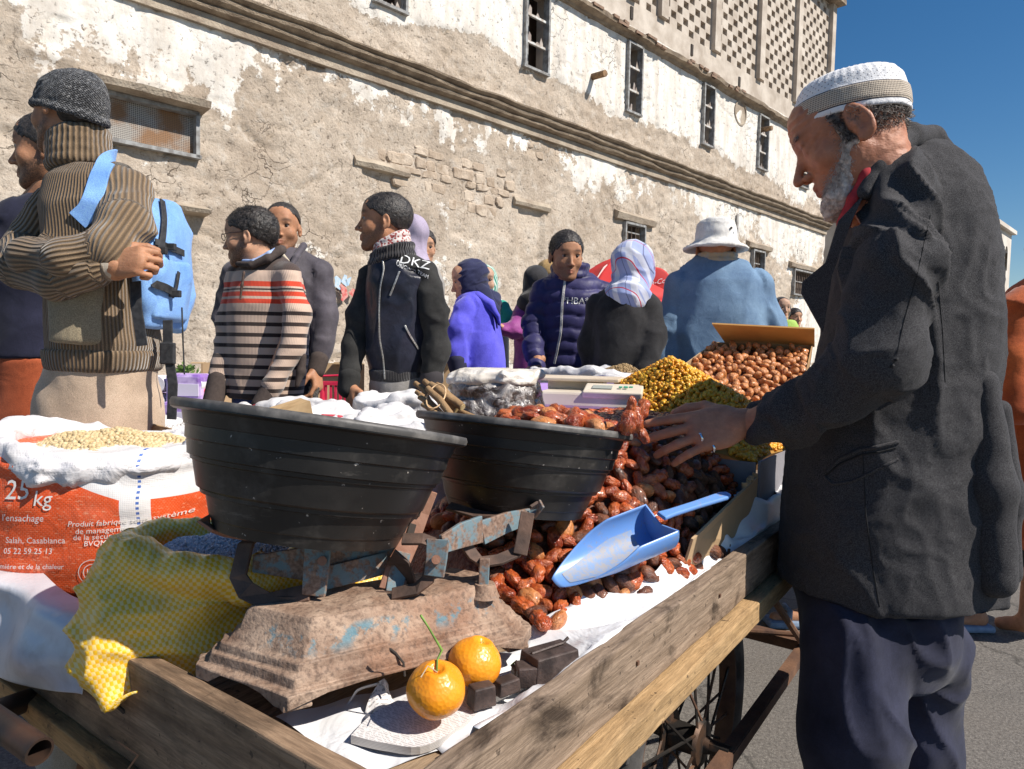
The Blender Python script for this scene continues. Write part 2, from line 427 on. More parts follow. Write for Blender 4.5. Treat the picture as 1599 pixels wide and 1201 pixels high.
for a, b, z0, z1 in BLIND:
    e = sst(a-.02, a+.03, tt)*sst(b+.02, b-.03, tt)*sst(z1+.02, z1-.03, zz); relief -= .06*e
V = np.stack([tt+relief/ws, C0+tt-relief/ws, zz], 1)
nt_, nz_ = len(ts), len(zs); I, J = np.meshgrid(np.arange(nt_-1), np.arange(nz_-1), indexing='ij')
tcen = ts[I]+dt/2; zcen = zs[J]+dz/2; keep = np.ones(I.shape, bool)
for a, b, z0, z1 in OPEN: keep &= ~((tcen > a) & (tcen < b) & (zcen > z0) & (zcen < z1))
I, J = I[keep], J[keep]; q = I*nz_+J; F = np.stack([q, q+nz_, q+nz_+1, q+1], 1)
me = mesh_data('plaster_wall', V, F); attr(me, 'white', bias); attr(me, 'rubble', rubble)
t = NT('old_plaster'); fn1 = t.noise(5, 7, rough=.68); fn2 = t.noise(26, 4, rough=.6); st = t.noise(.9, 5); vd = t.vor(2.6, 'DISTANCE_TO_EDGE', t.n('MixRGB', {'blend_type': 'ADD'}, {0: .8, 1: t.tc.outputs['Object'], 2: t.n('TexNoise', ins={'Scale': 2.2, 'Detail': 6, 'Vector': t.tc.outputs['Object']}).outputs[1]}).outputs[0])
drp = t.noise(3.0, 5, t.obj((1.5, 1.5, .28)))
tan = t.mix(t.ramp(st, [(.35, 0), (.65, 1)]), (.47, .385, .30), (.63, .54, .44)); tan = t.mix(t.ramp(fn2, [(.3, .55), (.6, 0)]), tan, (.35, .275, .21))
tan = t.mix(t.ramp(fn1, [(.52, 0), (.68, .6)]), tan, (.66, .60, .52))
wht = t.mix(t.ramp(drp, [(.40, 0), (.66, .75)]), (.80, .77, .71), (.60, .53, .45)); wht = t.mix(t.ramp(fn2, [(.25, .35), (.5, 0)]), wht, (.62, .56, .48))
m1 = t.math('ADD', t.attr('white'), t.math('MULTIPLY', t.math('SUBTRACT', fn1, .5), 2.6)); m1 = t.math('ADD', m1, t.math('MULTIPLY', t.math('SUBTRACT', fn2, .5), .5))
fac = t.ramp(t.math('ADD', t.math('MULTIPLY', m1, 1.0), .5), [(.44, 0), (.53, 1)])
c = t.mix(fac, tan, wht)
thin = t.ramp(t.math('ABSOLUTE', m1), [(.0, 1), (.06, 0)])       # broken edge of the lime coat
c = t.mix(t.math('MULTIPLY', thin, .4), c, (.30, .23, .17)); c = t.mix(t.ramp(t.noise(1.7, 7, t.obj((1, 1, .5)), .7), [(.52, 0), (.72, .42)]), c, (.30, .235, .18))
crack = t.ramp(vd, [(.0, 1), (.012, .6), (.022, 0)]); crm = t.ramp(t.noise(.7, 3), [(.55, 0), (.66, 1)])
c = t.mix(t.math('MULTIPLY', t.math('MULTIPLY', crack, crm), .8), c, (.10, .07, .05))
pit = t.ramp(t.noise(13, 6, rough=.75), [(.0, 1), (.33, .9), (.40, 0)]); c = t.mix(t.math('MULTIPLY', pit, .55), c, (.13, .095, .07))
hgt = t.math('ADD', t.math('MULTIPLY', fac, .55), t.math('MULTIPLY', t.noise(13, 8, rough=.75), t.math('SUBTRACT', 1.5, fac)))
hgt = t.math('SUBTRACT', hgt, t.math('MULTIPLY', pit, .6)); hgt = t.math('SUBTRACT', hgt, t.math('MULTIPLY', crack, crm))
PLASTER = t.fin(c, .92, t.bump(hgt, .75, .035), spec=.15)
wh = empty('warehouse', wp(0, 0), 'old peeling plaster warehouse with a row of narrow broken windows and lattice above', 'building')
link('plaster_wall', me, PLASTER, wh)

STONE = mat('cornice_stone', (.46, .39, .30), .95, (.28, .22, .165), 3, 7, .35, .65, 30, .9, .02)
STONE_D = mat('weathered_stone', (.38, .30, .215), .95, (.20, .15, .105), 4, 7, .35, .65, 35, .9, .02, stretch=(1, 1, 2))
WASH = mat('beige_wash', (.60, .53, .45), .9, (.40, .335, .27), 2.2, 8, .35, .65, 25, .5, .012)
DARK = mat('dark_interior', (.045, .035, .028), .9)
FRAME = mat('grey_painted_wood', (.34, .345, .34), .8, (.20, .19, .18), 9, 4, .4, .6, 40, .3, .004)
BRICK = mat('bare_brick', (.30, .20, .14), .95, (.20, .13, .09), 8, 4, .35, .65, 40, .6, .01)
PANE = mat('dusty_broken_glass', (.48, .42, .36), .25, (.30, .24, .20), 6, 4, .4, .6)

def profile_run(name, prof, mat_, t0, t1, step=.12, amp=.012, seed=0, parent=wh):
    """moulding run along the wall: prof = (out, z) list"""
    tsn = np.arange(t0, t1+1e-6, step); tsn[-1] = t1; pr = np.array(prof); m = len(pr); Vv = []
    for i, tv in enumerate(tsn):
        q = np.stack([np.full(m, tv*2.2), pr[:, 0]*6, pr[:, 1]*5], 1); nn = fbm(q, 3, seed)*amp
        for j in range(m):
            f = 1 if pr[j, 0] > .01 else 0
            Vv.append(wp(tv, pr[j, 1]+nn[j]*.8*f, pr[j, 0]+nn[j]*f))
    Ff = []
    for i in range(len(tsn)-1):
        for j in range(m-1): a = i*m+j; Ff.append((a, a+1, a+m+1, a+m))
    Ff.append(tuple(range(m))); Ff.append(tuple(range((len(tsn)-1)*m, len(tsn)*m))[::-1])
    me = mesh_data(name, Vv, Ff, False); me.update(); return link(name, me, mat_, parent)
# cornice: flat block course, then two rounded mouldings and a broken top
hc = .50
profile_run('cornice_block_course', [(-.05, zc), (.07, zc), (.07, zc+.155), (-.05, zc+.155)], STONE, T0, T1, .3, .006, 3)
profile_run('cornice_moulding', [(-.05, zc+.158), (.11, zc+.158), (.17, zc+.19), (.185, zc+.225), (.16, zc+.25), (.19, zc+.265), (.25, zc+.30), (.262, zc+.335), (.24, zc+.36), (.27, zc+.37), (.315, zc+.40), (.32, zc+.43), (.02, zc+.50), (-.05, zc+.50)], STONE_D, T0, T1, .09, .02, 7)
# upper ledge, a ragged slab edge
profile_run('roof_ledge', [(-.08, zl-.10), (.05, zl-.09), (.09, zl-.03), (.20, zl), (.22, zl+.09), (.1, zl+.16), (-.08, zl+.18)], STONE_D, wallpt(700, 0)[0]-3, T1, .07, .03, 21)
for k in range(26):           # bricks bared where the ledge has broken
    tv = wallpt(random.choice([930, 945, 985, 1010, 1075, 1085, 1125, 1150]), 60)[0]+random.uniform(-.5, .5)
    m = MB(); rt = Matrix.Rotation(R(45+random.uniform(-6, 6)), 3, 'Z')
    m.box(wp(tv, zl+.03+random.choice((0, .07)), .19), (.2, .10, .06), rt).build('brick', BRICK, wh)

# windows
def window(o_, broken, kind='tall'):
    a, b, z0, z1 = o_; w_ = (b-a)*ws; h_ = z1-z0
    rt = Matrix.Rotation(R(45), 3, 'Z')
    fr = MB(); f = .05
    for tc_, zc_, sx, sz in ((a+.012, (z0+z1)/2, f, h_), (b-.012, (z0+z1)/2, f, h_), ((a+b)/2, z0+.01, w_+.06, f), ((a+b)/2, z1-.02, w_, f)):
        fr.box(wp(tc_, zc_, .012), (sx, .16, sz), rt)
    fo = fr.build('window', FRAME, wh)
    def sub(nm, m, mt): return m.build(nm, mt, fo)
    if kind == 'tall':
        m = MB().box(wp((a+b)/2, (z0+z1)/2, -.9), (w_+1.6, .05, h_+1.2), rt); m.box(wp(a-.45, (z0+z1)/2, -.5), (.05, .8, h_+1), rt); m.box(wp(b+.45, (z0+z1)/2, -.5), (.05, .8, h_+1), rt)
        sub('room_wall', m, mat('room_plaster', (.30, .20, .15), .9, (.16, .11, .085), 2, 4))
        m = MB().box(wp(a-.012+(b-a)*.5, (z0+z1)/2, -.22), (.05, .05, h_), rt); sub('inner_post', m, FRAME)
        for k in (1, 2):
            zz_ = z0+h_*k/3
            sub('glazing_bar', MB().box(wp((a+b)/2, zz_, -.0), (w_-.04, .05, .045), rt), mat('pale_sash', (.62, .62, .60), .8, (.42, .36, .3), 12, 4))
        nsh = 6
        for r_ in range(3):
            zb = z0+h_*r_/3+.02; hh = h_/3-.05
            for k in range(nsh):       # jagged shards left in the sash
                if random.random() < broken: continue
                x0 = a+(b-a)*(k/nsh); x1 = a+(b-a)*((k+1)/nsh); ht = random.uniform(.06, .45)*hh
                m = MB().add([wp(x0, zb, .0), wp(x1, zb, .0), wp(x1, zb+ht*random.random(), .0), wp((x0+x1)/2, zb+ht, .0), wp(x0, zb, -.008), wp(x1, zb, -.008), wp(x1, zb+ht*.5, -.008), wp((x0+x1)/2, zb+ht, -.008)],
                             [(0, 1, 2, 3), (7, 6, 5, 4), (0, 3, 7, 4), (1, 5, 6, 2), (3, 2, 6, 7), (0, 4, 5, 1)])
                sub('pane', m, PANE)
    elif kind == 'bars':
        m = MB().box(wp((a+b)/2, (z0+z1)/2, -.25), (w_+.1, .03, h_+.2), rt); sub('shutter', m, mat('dark_brown_shutter', (.17, .13, .10), .9, (.08, .06, .05), 6))  # shutter in two dark browns mixed by noise
        nb = max(5, int(w_/.14))
        for k in range(nb):
            sub('bar', MB().tube([wp(a+(b-a)*(k+.5)/nb, z0, -.05), wp(a+(b-a)*(k+.5)/nb, z1, -.05)], .016, 6), mat('rusty_bar', (.22, .16, .12), .8, (.12, .08, .06), 10))
        sub('crossbar', MB().box(wp((a+b)/2, z0+h_*.55, -.05), (w_, .02, .035), rt), FRAME)
    for aa, bb in ((a, -1), (b, 1)): pass
    MBr = MB()
    for tc_ in (a, b): MBr.add([wp(tc_, z0, .0), wp(tc_, z1, .0), wp(tc_, z1, -.3), wp(tc_, z0, -.3)], [(0, 1, 2, 3)])
    for zz_ in (z0, z1): MBr.add([wp(a, zz_, .0), wp(b, zz_, .0), wp(b, zz_, -.3), wp(a, zz_, -.3)], [(0, 1, 2, 3)])
    sub('reveal', MBr, WASH)
    return fo
for i, o_ in enumerate(OPEN[:6]): window(o_, (.2, .35, .3, .3, .3, .5)[i])
for o_ in OPEN[7:]: window(o_, 0, 'bars')
# wire mesh window on the left with lintel slab
o_ = OPEN[6]; a, b, z0, z1 = o_; fo = window(o_, 0, 'mesh')
t = NT('rusting_wire_mesh'); v = t.n('Mapping', ins={'Vector': t.tc.outputs['Object'], 'Rotation': (0, 0, R(-45)), 'Scale': (44, 44, 44)}).outputs[0]
sx = t.n('SeparateXYZ', ins={0: v}); wx = t.math('ABSOLUTE', t.math('SUBTRACT', t.math('FRACT', sx.outputs[0]), .5)); wz = t.math('ABSOLUTE', t.math('SUBTRACT', t.math('FRACT', sx.outputs[2]), .5))
wire = t.ramp(t.math('MAXIMUM', wx, wz), [(.30, 0), (.36, 1)]); rs = t.ramp(t.noise(2.2, 5), [(.45, 0), (.6, 1)])
cc = t.mix(rs, (.42, .39, .35), (.28, .15, .07)); dark_ = t.mix(rs, (.10, .09, .08), (.17, .09, .045))
WM = t.fin(t.mix(wire, dark_, cc), .7, t.bump(wire, .5, .01))
MB().box(wp((a+b)/2, (z0+z1)/2, -.03), ((b-a)*ws-.06, .02, z1-z0-.05), Matrix.Rotation(R(45), 3, 'Z')).build('wire_mesh', WM, fo)
def slab(name, t0, t1, z0, th, out, seed):
    profile_run(name, [(-.05, z0), (out, z0+.02), (out+.03, z0+th), (.0, z0+th+.08), (-.05, z0+th+.08)], STONE, t0, t1, .06, .022, seed)
slab('lintel', wallpt(115, 150)[0], wallpt(316, 180)[0], z1, .10, .28, 5)
l2 = wallpt(250, 325); slab('lintel', wallpt(225, 320)[0], wallpt(320, 335)[0], wallpt(320, 340)[1], .07, .22, 8)
for (a, b, _, z1) in BLIND[:2]: slab('lintel', a-.12, b+.12, z1, .09, .035, 11)
for o_ in OPEN[7:]: slab('lintel', o_[0]-.25, o_[1]+.3, o_[3]+.02, .14, .10, 13)
# bared rubble stones, each its own part
k = 0; rr = random.Random(4)
SM = [mat('rubble_stone_%d' % i, [(.50, .405, .31), (.56, .465, .365), (.44, .35, .265)][i], .95, (.33, .25, .18), 5, 6, .4, .65, 22, .8, .02) for i in range(3)]
for (cx_, cy_, rx_, ry_) in ((715, 285, 115, 50), (865, 232, 70, 32), (600, 250, 40, 14)):
    tc_, zc0 = wallpt(cx_, cy_); wr_ = (wallpt(cx_+rx_, cy_)[0]-wallpt(cx_-rx_, cy_)[0])/2; hr_ = (wallpt(cx_, cy_-ry_)[1]-wallpt(cx_, cy_+ry_)[1])/2; zq = zc0-hr_
    while zq < zc0+hr_:
        h_ = rr.uniform(.13, .22); tq = tc_-wr_+rr.uniform(0, .15)
        while tq < tc_+wr_:
            w_ = rr.uniform(.16, .36); e = ((tq-tc_)/wr_)**2+((zq-zc0)/hr_)**2
            if e < 1 and rr.random() < .95-e*.75 and k < 290:
                j_ = lambda a: rr.uniform(-a, a)
                ring = [(-w_/2+.01, -h_/2+.01), (0+j_(.04), -h_/2+j_(.015)), (w_/2-.01, -h_/2+.012), (w_/2+j_(.012), j_(.03)), (w_/2-.015, h_/2-.01), (j_(.05), h_/2+j_(.012)), (-w_/2+.012, h_/2-.012), (-w_/2+j_(.012), j_(.03))]
                ring = [(x*ws/ws+j_(.022), z+j_(.018)) for x, z in ring]; n8 = 8; o0 = rr.uniform(-.05, -.012)
                V_ = [wp(tq+x/ws, zq+z, -.1) for x, z in ring]+[wp(tq+x/ws, zq+z, o0) for x, z in ring]+[wp(tq+x*.84/ws, zq+z*.80, o0+.018+j_(.004)) for x, z in ring]
                F_ = [tuple(range(2*n8, 3*n8))]+[(r_*n8+i, r_*n8+(i+1) % n8, (r_+1)*n8+(i+1) % n8, (r_+1)*n8+i) for r_ in (0, 1) for i in range(n8)]
                MB().add(V_, F_).build('stone', SM[k % 3], wh); k += 1
            tq += w_/ws+.015
        zq += h_+.015
# broken drain spouts and conduit, oval vent
for px_, py_ in ((925, 120), (1187, 203)):
    a = wallpt(px_, py_); MB().tube([wp(a[0], a[1], -.1), wp(a[0]-.02, a[1]-.03, .38)], .075, 8).build('drain_spout', mat('rusty_clay', (.30, .18, .09), .9, (.16, .1, .06), 8, 4, .4, .6, 30, .5, .01), wh)
a0 = wallpt(1150, 335); a1 = wallpt(1149, 428)
MB().tube([wp(a0[0], a0[1], .05), wp(a0[0], a1[1]-2, .05)], .045, 8).build('downpipe', mat('grey_pipe', (.42, .41, .39), .7, (.3, .28, .26), 8), wh, smooth=True)
a = wallpt(1155, 177); m = MB(); M4 = Matrix.Translation(wp(a[0], a[1], .0)) @ Matrix.Rotation(R(45), 4, 'Z') @ Matrix.Rotation(R(90), 4, 'X')
m.lathe([(0, .0), (.3, .0), (.34, .0), (.36, .04), (.32, .05), (.30, .02), (0, .02)], 24, M4); m.build('round_plaque', STONE, wh)
# parapet storey above the ledge: blind base then bays of pierced blocks between posts
bay_px = (690, 800, 905, 985, 1033, 1117, 1188, 1246, 1292)
zb = wallpt(1117, 82)[1]
print('lattice bottom', zb, wallpt(1188, 128)[1], wallpt(1246, 165)[1])
bt = [wallpt(p, 60)[0] for p in bay_px]; bt[-1] = T1-.12
m = MB(); rt = Matrix.Rotation(R(45), 3, 'Z')
me_V = [wp(bt[0]-3, zl+.16, -.02), wp(T1, zl+.16, -.02), wp(T1, zb, -.02), wp(bt[0]-3, zb, -.02), wp(bt[0]-3, zl+.16, -.3), wp(T1, zl+.16, -.3), wp(T1, zb, -.3), wp(bt[0]-3, zb, -.3)]
MB().add(me_V, [(0, 1, 2, 3), (7, 6, 5, 4), (3, 2, 6, 7), (1, 5, 6, 2), (0, 3, 7, 4), (0, 4, 5, 1)]).build('parapet_wall', WASH, wh)
for i, p in enumerate(bt):
    MB().box(wp(p, (zb+ZTOP)/2, -.08), (.30, .34, ZTOP-zb-.01), rt).build('post', WASH, wh)
MB().box(wp((bt[0]+T1)/2-1.5, ZTOP+.08, .0), ((T1-bt[0]+3.2)*ws, .7, .16), rt).build('eaves_slab', STONE_D, wh)
zmid = wallpt(1117, 30)[1]
for i in range(len(bt)-1):
    a, b = bt[i]+.11, bt[i+1]-.11; nx = max(4, int(round((b-a)*ws/.285))); cw = (b-a)/nx; ch = .205; nz = int((ZTOP-zb)/ch); ch = (ZTOP-zb)/nz; m = MB()
    for x in range(nx):
        for z in range(nz):
            t0_, t1_, z0_, z1_ = a+x*cw, a+(x+1)*cw, zb+z*ch, zb+(z+1)*ch
            if (x+z) % 2 or (i in (5, 6, 7) and abs(z*ch+zb-zl-3.6-.5*i+.25*x) < .25 and x > 1 and i != 5):
                m.add([wp(t0_, z0_, -.05), wp(t1_, z0_, -.05), wp(t1_, z1_, -.05), wp(t0_, z1_, -.05)], [(0, 1, 2, 3)])
            else:
                e, f_ = cw*.09, ch*.09; O = [(t0_, z0_), (t1_, z0_), (t1_, z1_), (t0_, z1_)]; In = [(t0_+e, z0_+f_), (t1_-e, z0_+f_), (t1_-e, z1_-f_), (t0_+e, z1_-f_)]
                Vv = [wp(*q, -.05) for q in O]+[wp(*q, -.05) for q in In]+[wp(*q, -.20) for q in In]
                m.add(Vv, [(k, (k+1) % 4, 4+(k+1) % 4, 4+k) for k in range(4)]+[(4+k, 4+(k+1) % 4, 8+(k+1) % 4, 8+k) for k in range(4)])
    m.build('pierced_block_panel', WASH, wh)
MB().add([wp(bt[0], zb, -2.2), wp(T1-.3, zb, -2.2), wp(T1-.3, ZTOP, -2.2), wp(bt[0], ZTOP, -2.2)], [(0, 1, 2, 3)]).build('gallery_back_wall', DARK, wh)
for px_, py_ in ((987, 20), (1081, 78), (1155, 128)):
    a = wallpt(px_, py_); MB().box(wp(a[0], a[1], -.02), (.10, .05, .28), rt).build('weep_slot', DARK, wh)
# side return and the mass behind, so the building stands from the side too
m = MB(); P0 = wp(T1, 0); P1 = P0+Vector((-6, 6, 0))
m.add([P0, P1, P1+Vector((0, 0, ZTOP)), P0+Vector((0, 0, ZTOP))], [(0, 1, 2, 3)]); m.build('gable_wall', WASH, wh)
# low pavement against the wall
m = MB(); a = wp(T0, 0, 1.5); b = wp(T1+2, 0, 1.5); c_ = wp(T1+2, 0, 0); d = wp(T0, 0, 0); up_ = Vector((0, 0, .14))
m.add([a, b, c_, d, a+up_, b+up_, c_+up_, d+up_], [(4, 5, 6, 7), (0, 1, 5, 4), (1, 2, 6, 5), (0, 4, 7, 3)])
tag(m.build('pavement', mat('pavement_concrete', (.30, .27, .23), .9, (.2, .175, .15), 3, 6, .35, .65, 40, .5, .01)), 'low concrete pavement along the foot of the wall', kind='structure')

# faded graffiti strokes on the wall
GR = mat('faded_red_paint', (.55, .10, .09), .8, (.60, .30, .26), 20); GB = mat('faded_blue_paint', (.35, .52, .68), .8, (.55, .60, .64), 20)
for pts_, mt_ in (([(527, 445), (533, 452), (535, 462), (530, 470)], GR), ([(549, 452), (545, 458), (548, 464)], GR), ([(520, 432), (524, 438), (523, 446), (528, 452)], GB), ([(536, 430), (533, 440), (538, 447)], GB), ([(536, 440), (541, 435), (539, 446)], GB)):
    q = [wallpt(*p) for p in pts_]; m = MB(); m.bar([wp(a[0], a[1], .075) for a in q], [.05]+[.11]*(len(q)-2)+[.04], .006, (1, -1, 0)); o = m.build('paint_stroke', mt_, wh)

# ================================================================== far white arcaded building on the right
fb = empty('arcaded_building', W(1600, 555, 34)*1.0, 'distant white arcaded building at the right edge of the sky', 'building'); fb.location.z = 0
FW = mat('far_whitewash', (.66, .61, .54), .9, (.55, .49, .42), 1.2, 5)
x0 = W(1540, 400, 34).x; x1 = W(1578, 400, 34).x; zt = W(1570, 352, 34).z
def fpt(u, z, d=0): # facade runs away to the right-back
    return Vector((x0-2+u*.55+d*.8, 34-2*.0+u*.8-d*.55*0+0, z))
dirv = Vector((.7, .7, 0)).normalized(); nrm = Vector((.707, -.707, 0)); LF = 13.0; o0 = Vector((x1, 34, 0))-dirv*LF
def fq(u, z, d=0): return o0+dirv*u+Vector((0, 0, z))-nrm*d
zt = W(1580, 366, 34).z; z0a, z1a = W(1576, 425, 34).z, W(1576, 388, 34).z
m = MB(); ua = [LF-1.0-i*1.15-.3 for i in range(8)][::-1]
m.add([fq(0, 0), fq(LF, 0), fq(LF, z0a), fq(0, z0a)], [(0, 1, 2, 3)]); m.add([fq(0, z1a), fq(LF, z1a), fq(LF, zt), fq(0, zt)], [(0, 1, 2, 3)])
prev = 0
for u in ua:
    m.add([fq(prev, z0a), fq(u, z0a), fq(u, z1a), fq(prev, z1a)], [(0, 1, 2, 3)]); n = 8; r_ = .3; zc_ = z1a-r_
    arcp = [(u+r_-r_*math.cos(PI*k/n), zc_+r_*math.sin(PI*k/n)) for k in range(n+1)]
    for k in range(n):
        (ua_, za_), (ub_, zb_) = arcp[k], arcp[k+1]
        m.add([fq(ua_, za_), fq(ub_, zb_), fq(ub_, z1a), fq(ua_, z1a)], [(0, 1, 2, 3)]); m.add([fq(ua_, za_), fq(ub_, zb_), fq(ub_, zb_, .4), fq(ua_, za_, .4)], [(0, 1, 2, 3)])
    prev = u+2*r_
m.add([fq(prev, z0a), fq(LF, z0a), fq(LF, z1a), fq(prev, z1a)], [(0, 1, 2, 3)])
m.add([fq(0, zt), fq(LF, zt), fq(LF, zt, 6), fq(0, zt, 6)], [(0, 1, 2, 3)]); m.add([fq(LF, 0), fq(LF, 0, 6), fq(LF, zt, 6), fq(LF, zt)], [(0, 1, 2, 3)]); m.add([fq(0, 0), fq(0, 0, 6), fq(0, zt, 6), fq(0, zt)], [(0, 1, 2, 3)]); m.add([fq(0, 0, .5), fq(LF, 0, .5), fq(LF, zt, .5), fq(0, zt, .5)], [(0, 1, 2, 3)])
m.build('arcade_wall', FW, fb)
MB().box(fq(LF/2, zt+.05, -.02), (LF+.2, .35, .18), Matrix.Rotation(R(45), 3, 'Z')).build('cornice', FW, fb)
fb2 = empty('flat_roofed_house', (22, 29, 0), 'low grey flat roofed house beyond the rust robe at the right edge', 'building')
m = MB().box((36.5, 46, 2.0), (14, 8, 5.6)); m.build('wall', mat('far_grey', (.46, .44, .42), .9, (.36, .34, .32), 2), fb2); MB().box((33, 41.95, 3.6), (1.2, .2, 1)).build('window', DARK, fb2); MB().box((36, 46, 5.2), (3, 3, .9)).build('roof_hut', FW, fb2)
# ================================================================== HANDCART
U = Vector((.5825, .8129, 0)); Vv_ = Vector((-.8129, .5825, 0)); NC = Vector((-.0962, .6275, 0)); BED = .69; TOPZ = .74
def CT(a, b, z): return NC+U*a+Vv_*b+Vector((0, 0, z))
RC = Matrix.Rotation(math.atan2(U.y, U.x), 3, 'Z')        # local x along the cart
def woodmat(name, c1, c2, stain, dirn, rough=.75, sc=1):
    t = NT(name); v = t.n('Mapping', ins={'Vector': t.tc.outputs['Object'], 'Rotation': (0, 0, -dirn)}).outputs[0]
    v2 = t.n('Mapping', ins={'Vector': v, 'Scale': (2.2*sc, 30*sc, 30*sc)}).outputs[0]
    gr = t.noise(2.6, 7, v2, .62, .35); gr2 = t.noise(11, 4, v2, .7)
    c = t.mix(t.ramp(gr, [(.36, 0), (.60, 1)]), c1, c2); c = t.mix(t.ramp(gr2, [(.40, .45), (.60, 0)]), c, tuple(x*.45 for x in c1))
    st = t.noise(9, 6, t.n('Mapping', ins={'Vector': v, 'Scale': (.8, 2.2, 1.4)}).outputs[0], .65, .5)
    c = t.mix(t.ramp(st, [(.50, 0), (.64, stain)]), c, (.035, .022, .014)); sp = t.noise(70, 3); c = t.mix(t.ramp(sp, [(.66, 0), (.70, .7)]), c, (.03, .02, .014))
    h = t.math('ADD', gr, t.math('MULTIPLY', gr2, .5))
    return t.fin(c, rough, t.bump(h, .55, .004), spec=.35)
AU = math.atan2(U.y, U.x); AV = AU+PI/2
W_SIDE = woodmat('weathered_side_wood', (.22, .155, .105), (.36, .265, .19), .9, AU)
W_FRONT = woodmat('weathered_front_wood', (.20, .125, .075), (.34, .225, .14), .55, AV)
W_YEL = woodmat('yellow_pine', (.40, .25, .115), (.52, .34, .17), .3, AU)
W_ORG = woodmat('orange_pine', (.36, .19, .07), (.48, .27, .11), .6, AV)
RUST = mat('rusty_iron', (.17, .085, .045), .85, (.08, .04, .025), 14, 5, .35, .65, 120, .5, .003)
LEN, WID = 2.6, 1.15
cart = empty('handcart', CT(1.3, .57, 0), 'long wooden handcart loaded with dates, sacks and bowls', 'cart')
def plank(name, a0, a1, b0, b1, z0, z1, mt, taper=0, bev=.003):
    c = CT((a0+a1)/2, (b0+b1)/2, (z0+z1)/2); m = MB(); L = a1-a0; Wd = b1-b0; n = max(2, int(max(L, Wd)/.05)); along_a = L > Wd
    V = []; F = []; rr_ = random.Random(name+str(a0)+str(z0))
    for i in range(n+1):
        f = i/n; w1 = rr_.uniform(-.0012, .0012); w2 = rr_.uniform(-.0015, .0015)
        for (p, q) in ((0, 0), (1, 0), (1, 1), (0, 1)):
            if along_a: V.append(CT(a0+L*f, b0+Wd*p+w1, z0+(z1-z0)*q+(w2 if q else 0)))
            else: V.append(CT(a0+L*p+w1, b0+Wd*f, z0+(z1-z0)*q+(w2 if q else 0)))
    for i in range(n):
        for k in range(4): F.append((i*4+k, i*4+(k+1) % 4, i*4+4+(k+1) % 4, i*4+4+k))
    F += [(0, 1, 2, 3), tuple(range(4*n, 4*n+4))]
    return m.add(V, F).build(name, mt, cart, bevel=bev)
plank('side_board', -.03, 1.62, -.028, .002, .648, TOPZ, W_SIDE)
plank('side_board', 1.63, LEN, -.028, .002, .66, TOPZ, W_SIDE)
plank('side_rail', -.03, LEN, -.056, -.002, .603, .645, W_YEL)
plank('front_board', -.028, .0, .005, WID, .60, TOPZ-.002, W_FRONT)
plank('front_rail', -.045, -.001, .005, WID, .565, .597, W_ORG)
plank('side_board', 0, LEN, WID, WID+.03, .60, TOPZ, W_SIDE)
plank('back_board', LEN-.03, LEN, .03, WID-.003, .60, TOPZ, W_FRONT)
for k in range(9): plank('bed_plank', .036, LEN-.032, .03+k*.124, .03+k*.124+.121, .668, BED, woodmat('bed_wood_%d' % (k % 2), (.30, .20, .12), (.42, .30, .19), .5, AU) if k < 2 else MATS.setdefault('bedw', W_SIDE))
def rod(name, a, b, r=.011, mt=RUST, n=8, par=None): return MB().tube([a, b], r, n).build(name, mt, par or cart, smooth=False, auto=40)
def angle_iron(name, p, q, wd=.035, up=(0, 0, 1)):
    m = MB(); m.bar([p, q], wd, .004, (0, 0, 1)); d = (Vector(q)-Vector(p)).normalized().cross(Vector((0, 0, 1))).normalized()*wd/2
    m.bar([Vector(p)+d-Vector((0, 0, wd/2)), Vector(q)+d-Vector((0, 0, wd/2))], wd, .004, d); return m.build(name, RUST, cart)
angle_iron('axle_rail', CT(.15, -.015, .34), CT(1.62, -.015, .34), .026)
rod('strut', CT(1.18, -.012, .605), CT(1.56, -.015, .345), .009); rod('strut', CT(.33, -.01, .6), CT(.62, -.012, .35), .011); rod('strut', CT(1.1, .2, .6), CT(1.1, .2, .34), .013)
angle_iron('cross_iron', CT(1.6, -.01, .34), CT(1.6, .5, .34), .045); rod('strut', CT(1.45, .35, .34), CT(1.62, -.01, .35), .008)
PLY = mat('yellow_plywood', (.56, .36, .15), .75, (.48, .29, .11), 5, 4, .4, .6, 60, .3, .003)
plank('plywood_panel', .50, 1.0, .33, .345, .36, .60, PLY); plank('plywood_panel', 1.16, 1.4, .33, .345, .42, .60, PLY); plank('rusty_edge', 1.16, 1.42, .325, .352, .385, .418, RUST)
plank('plywood_panel', .06, .40, .20, .215, .30, .56, PLY)
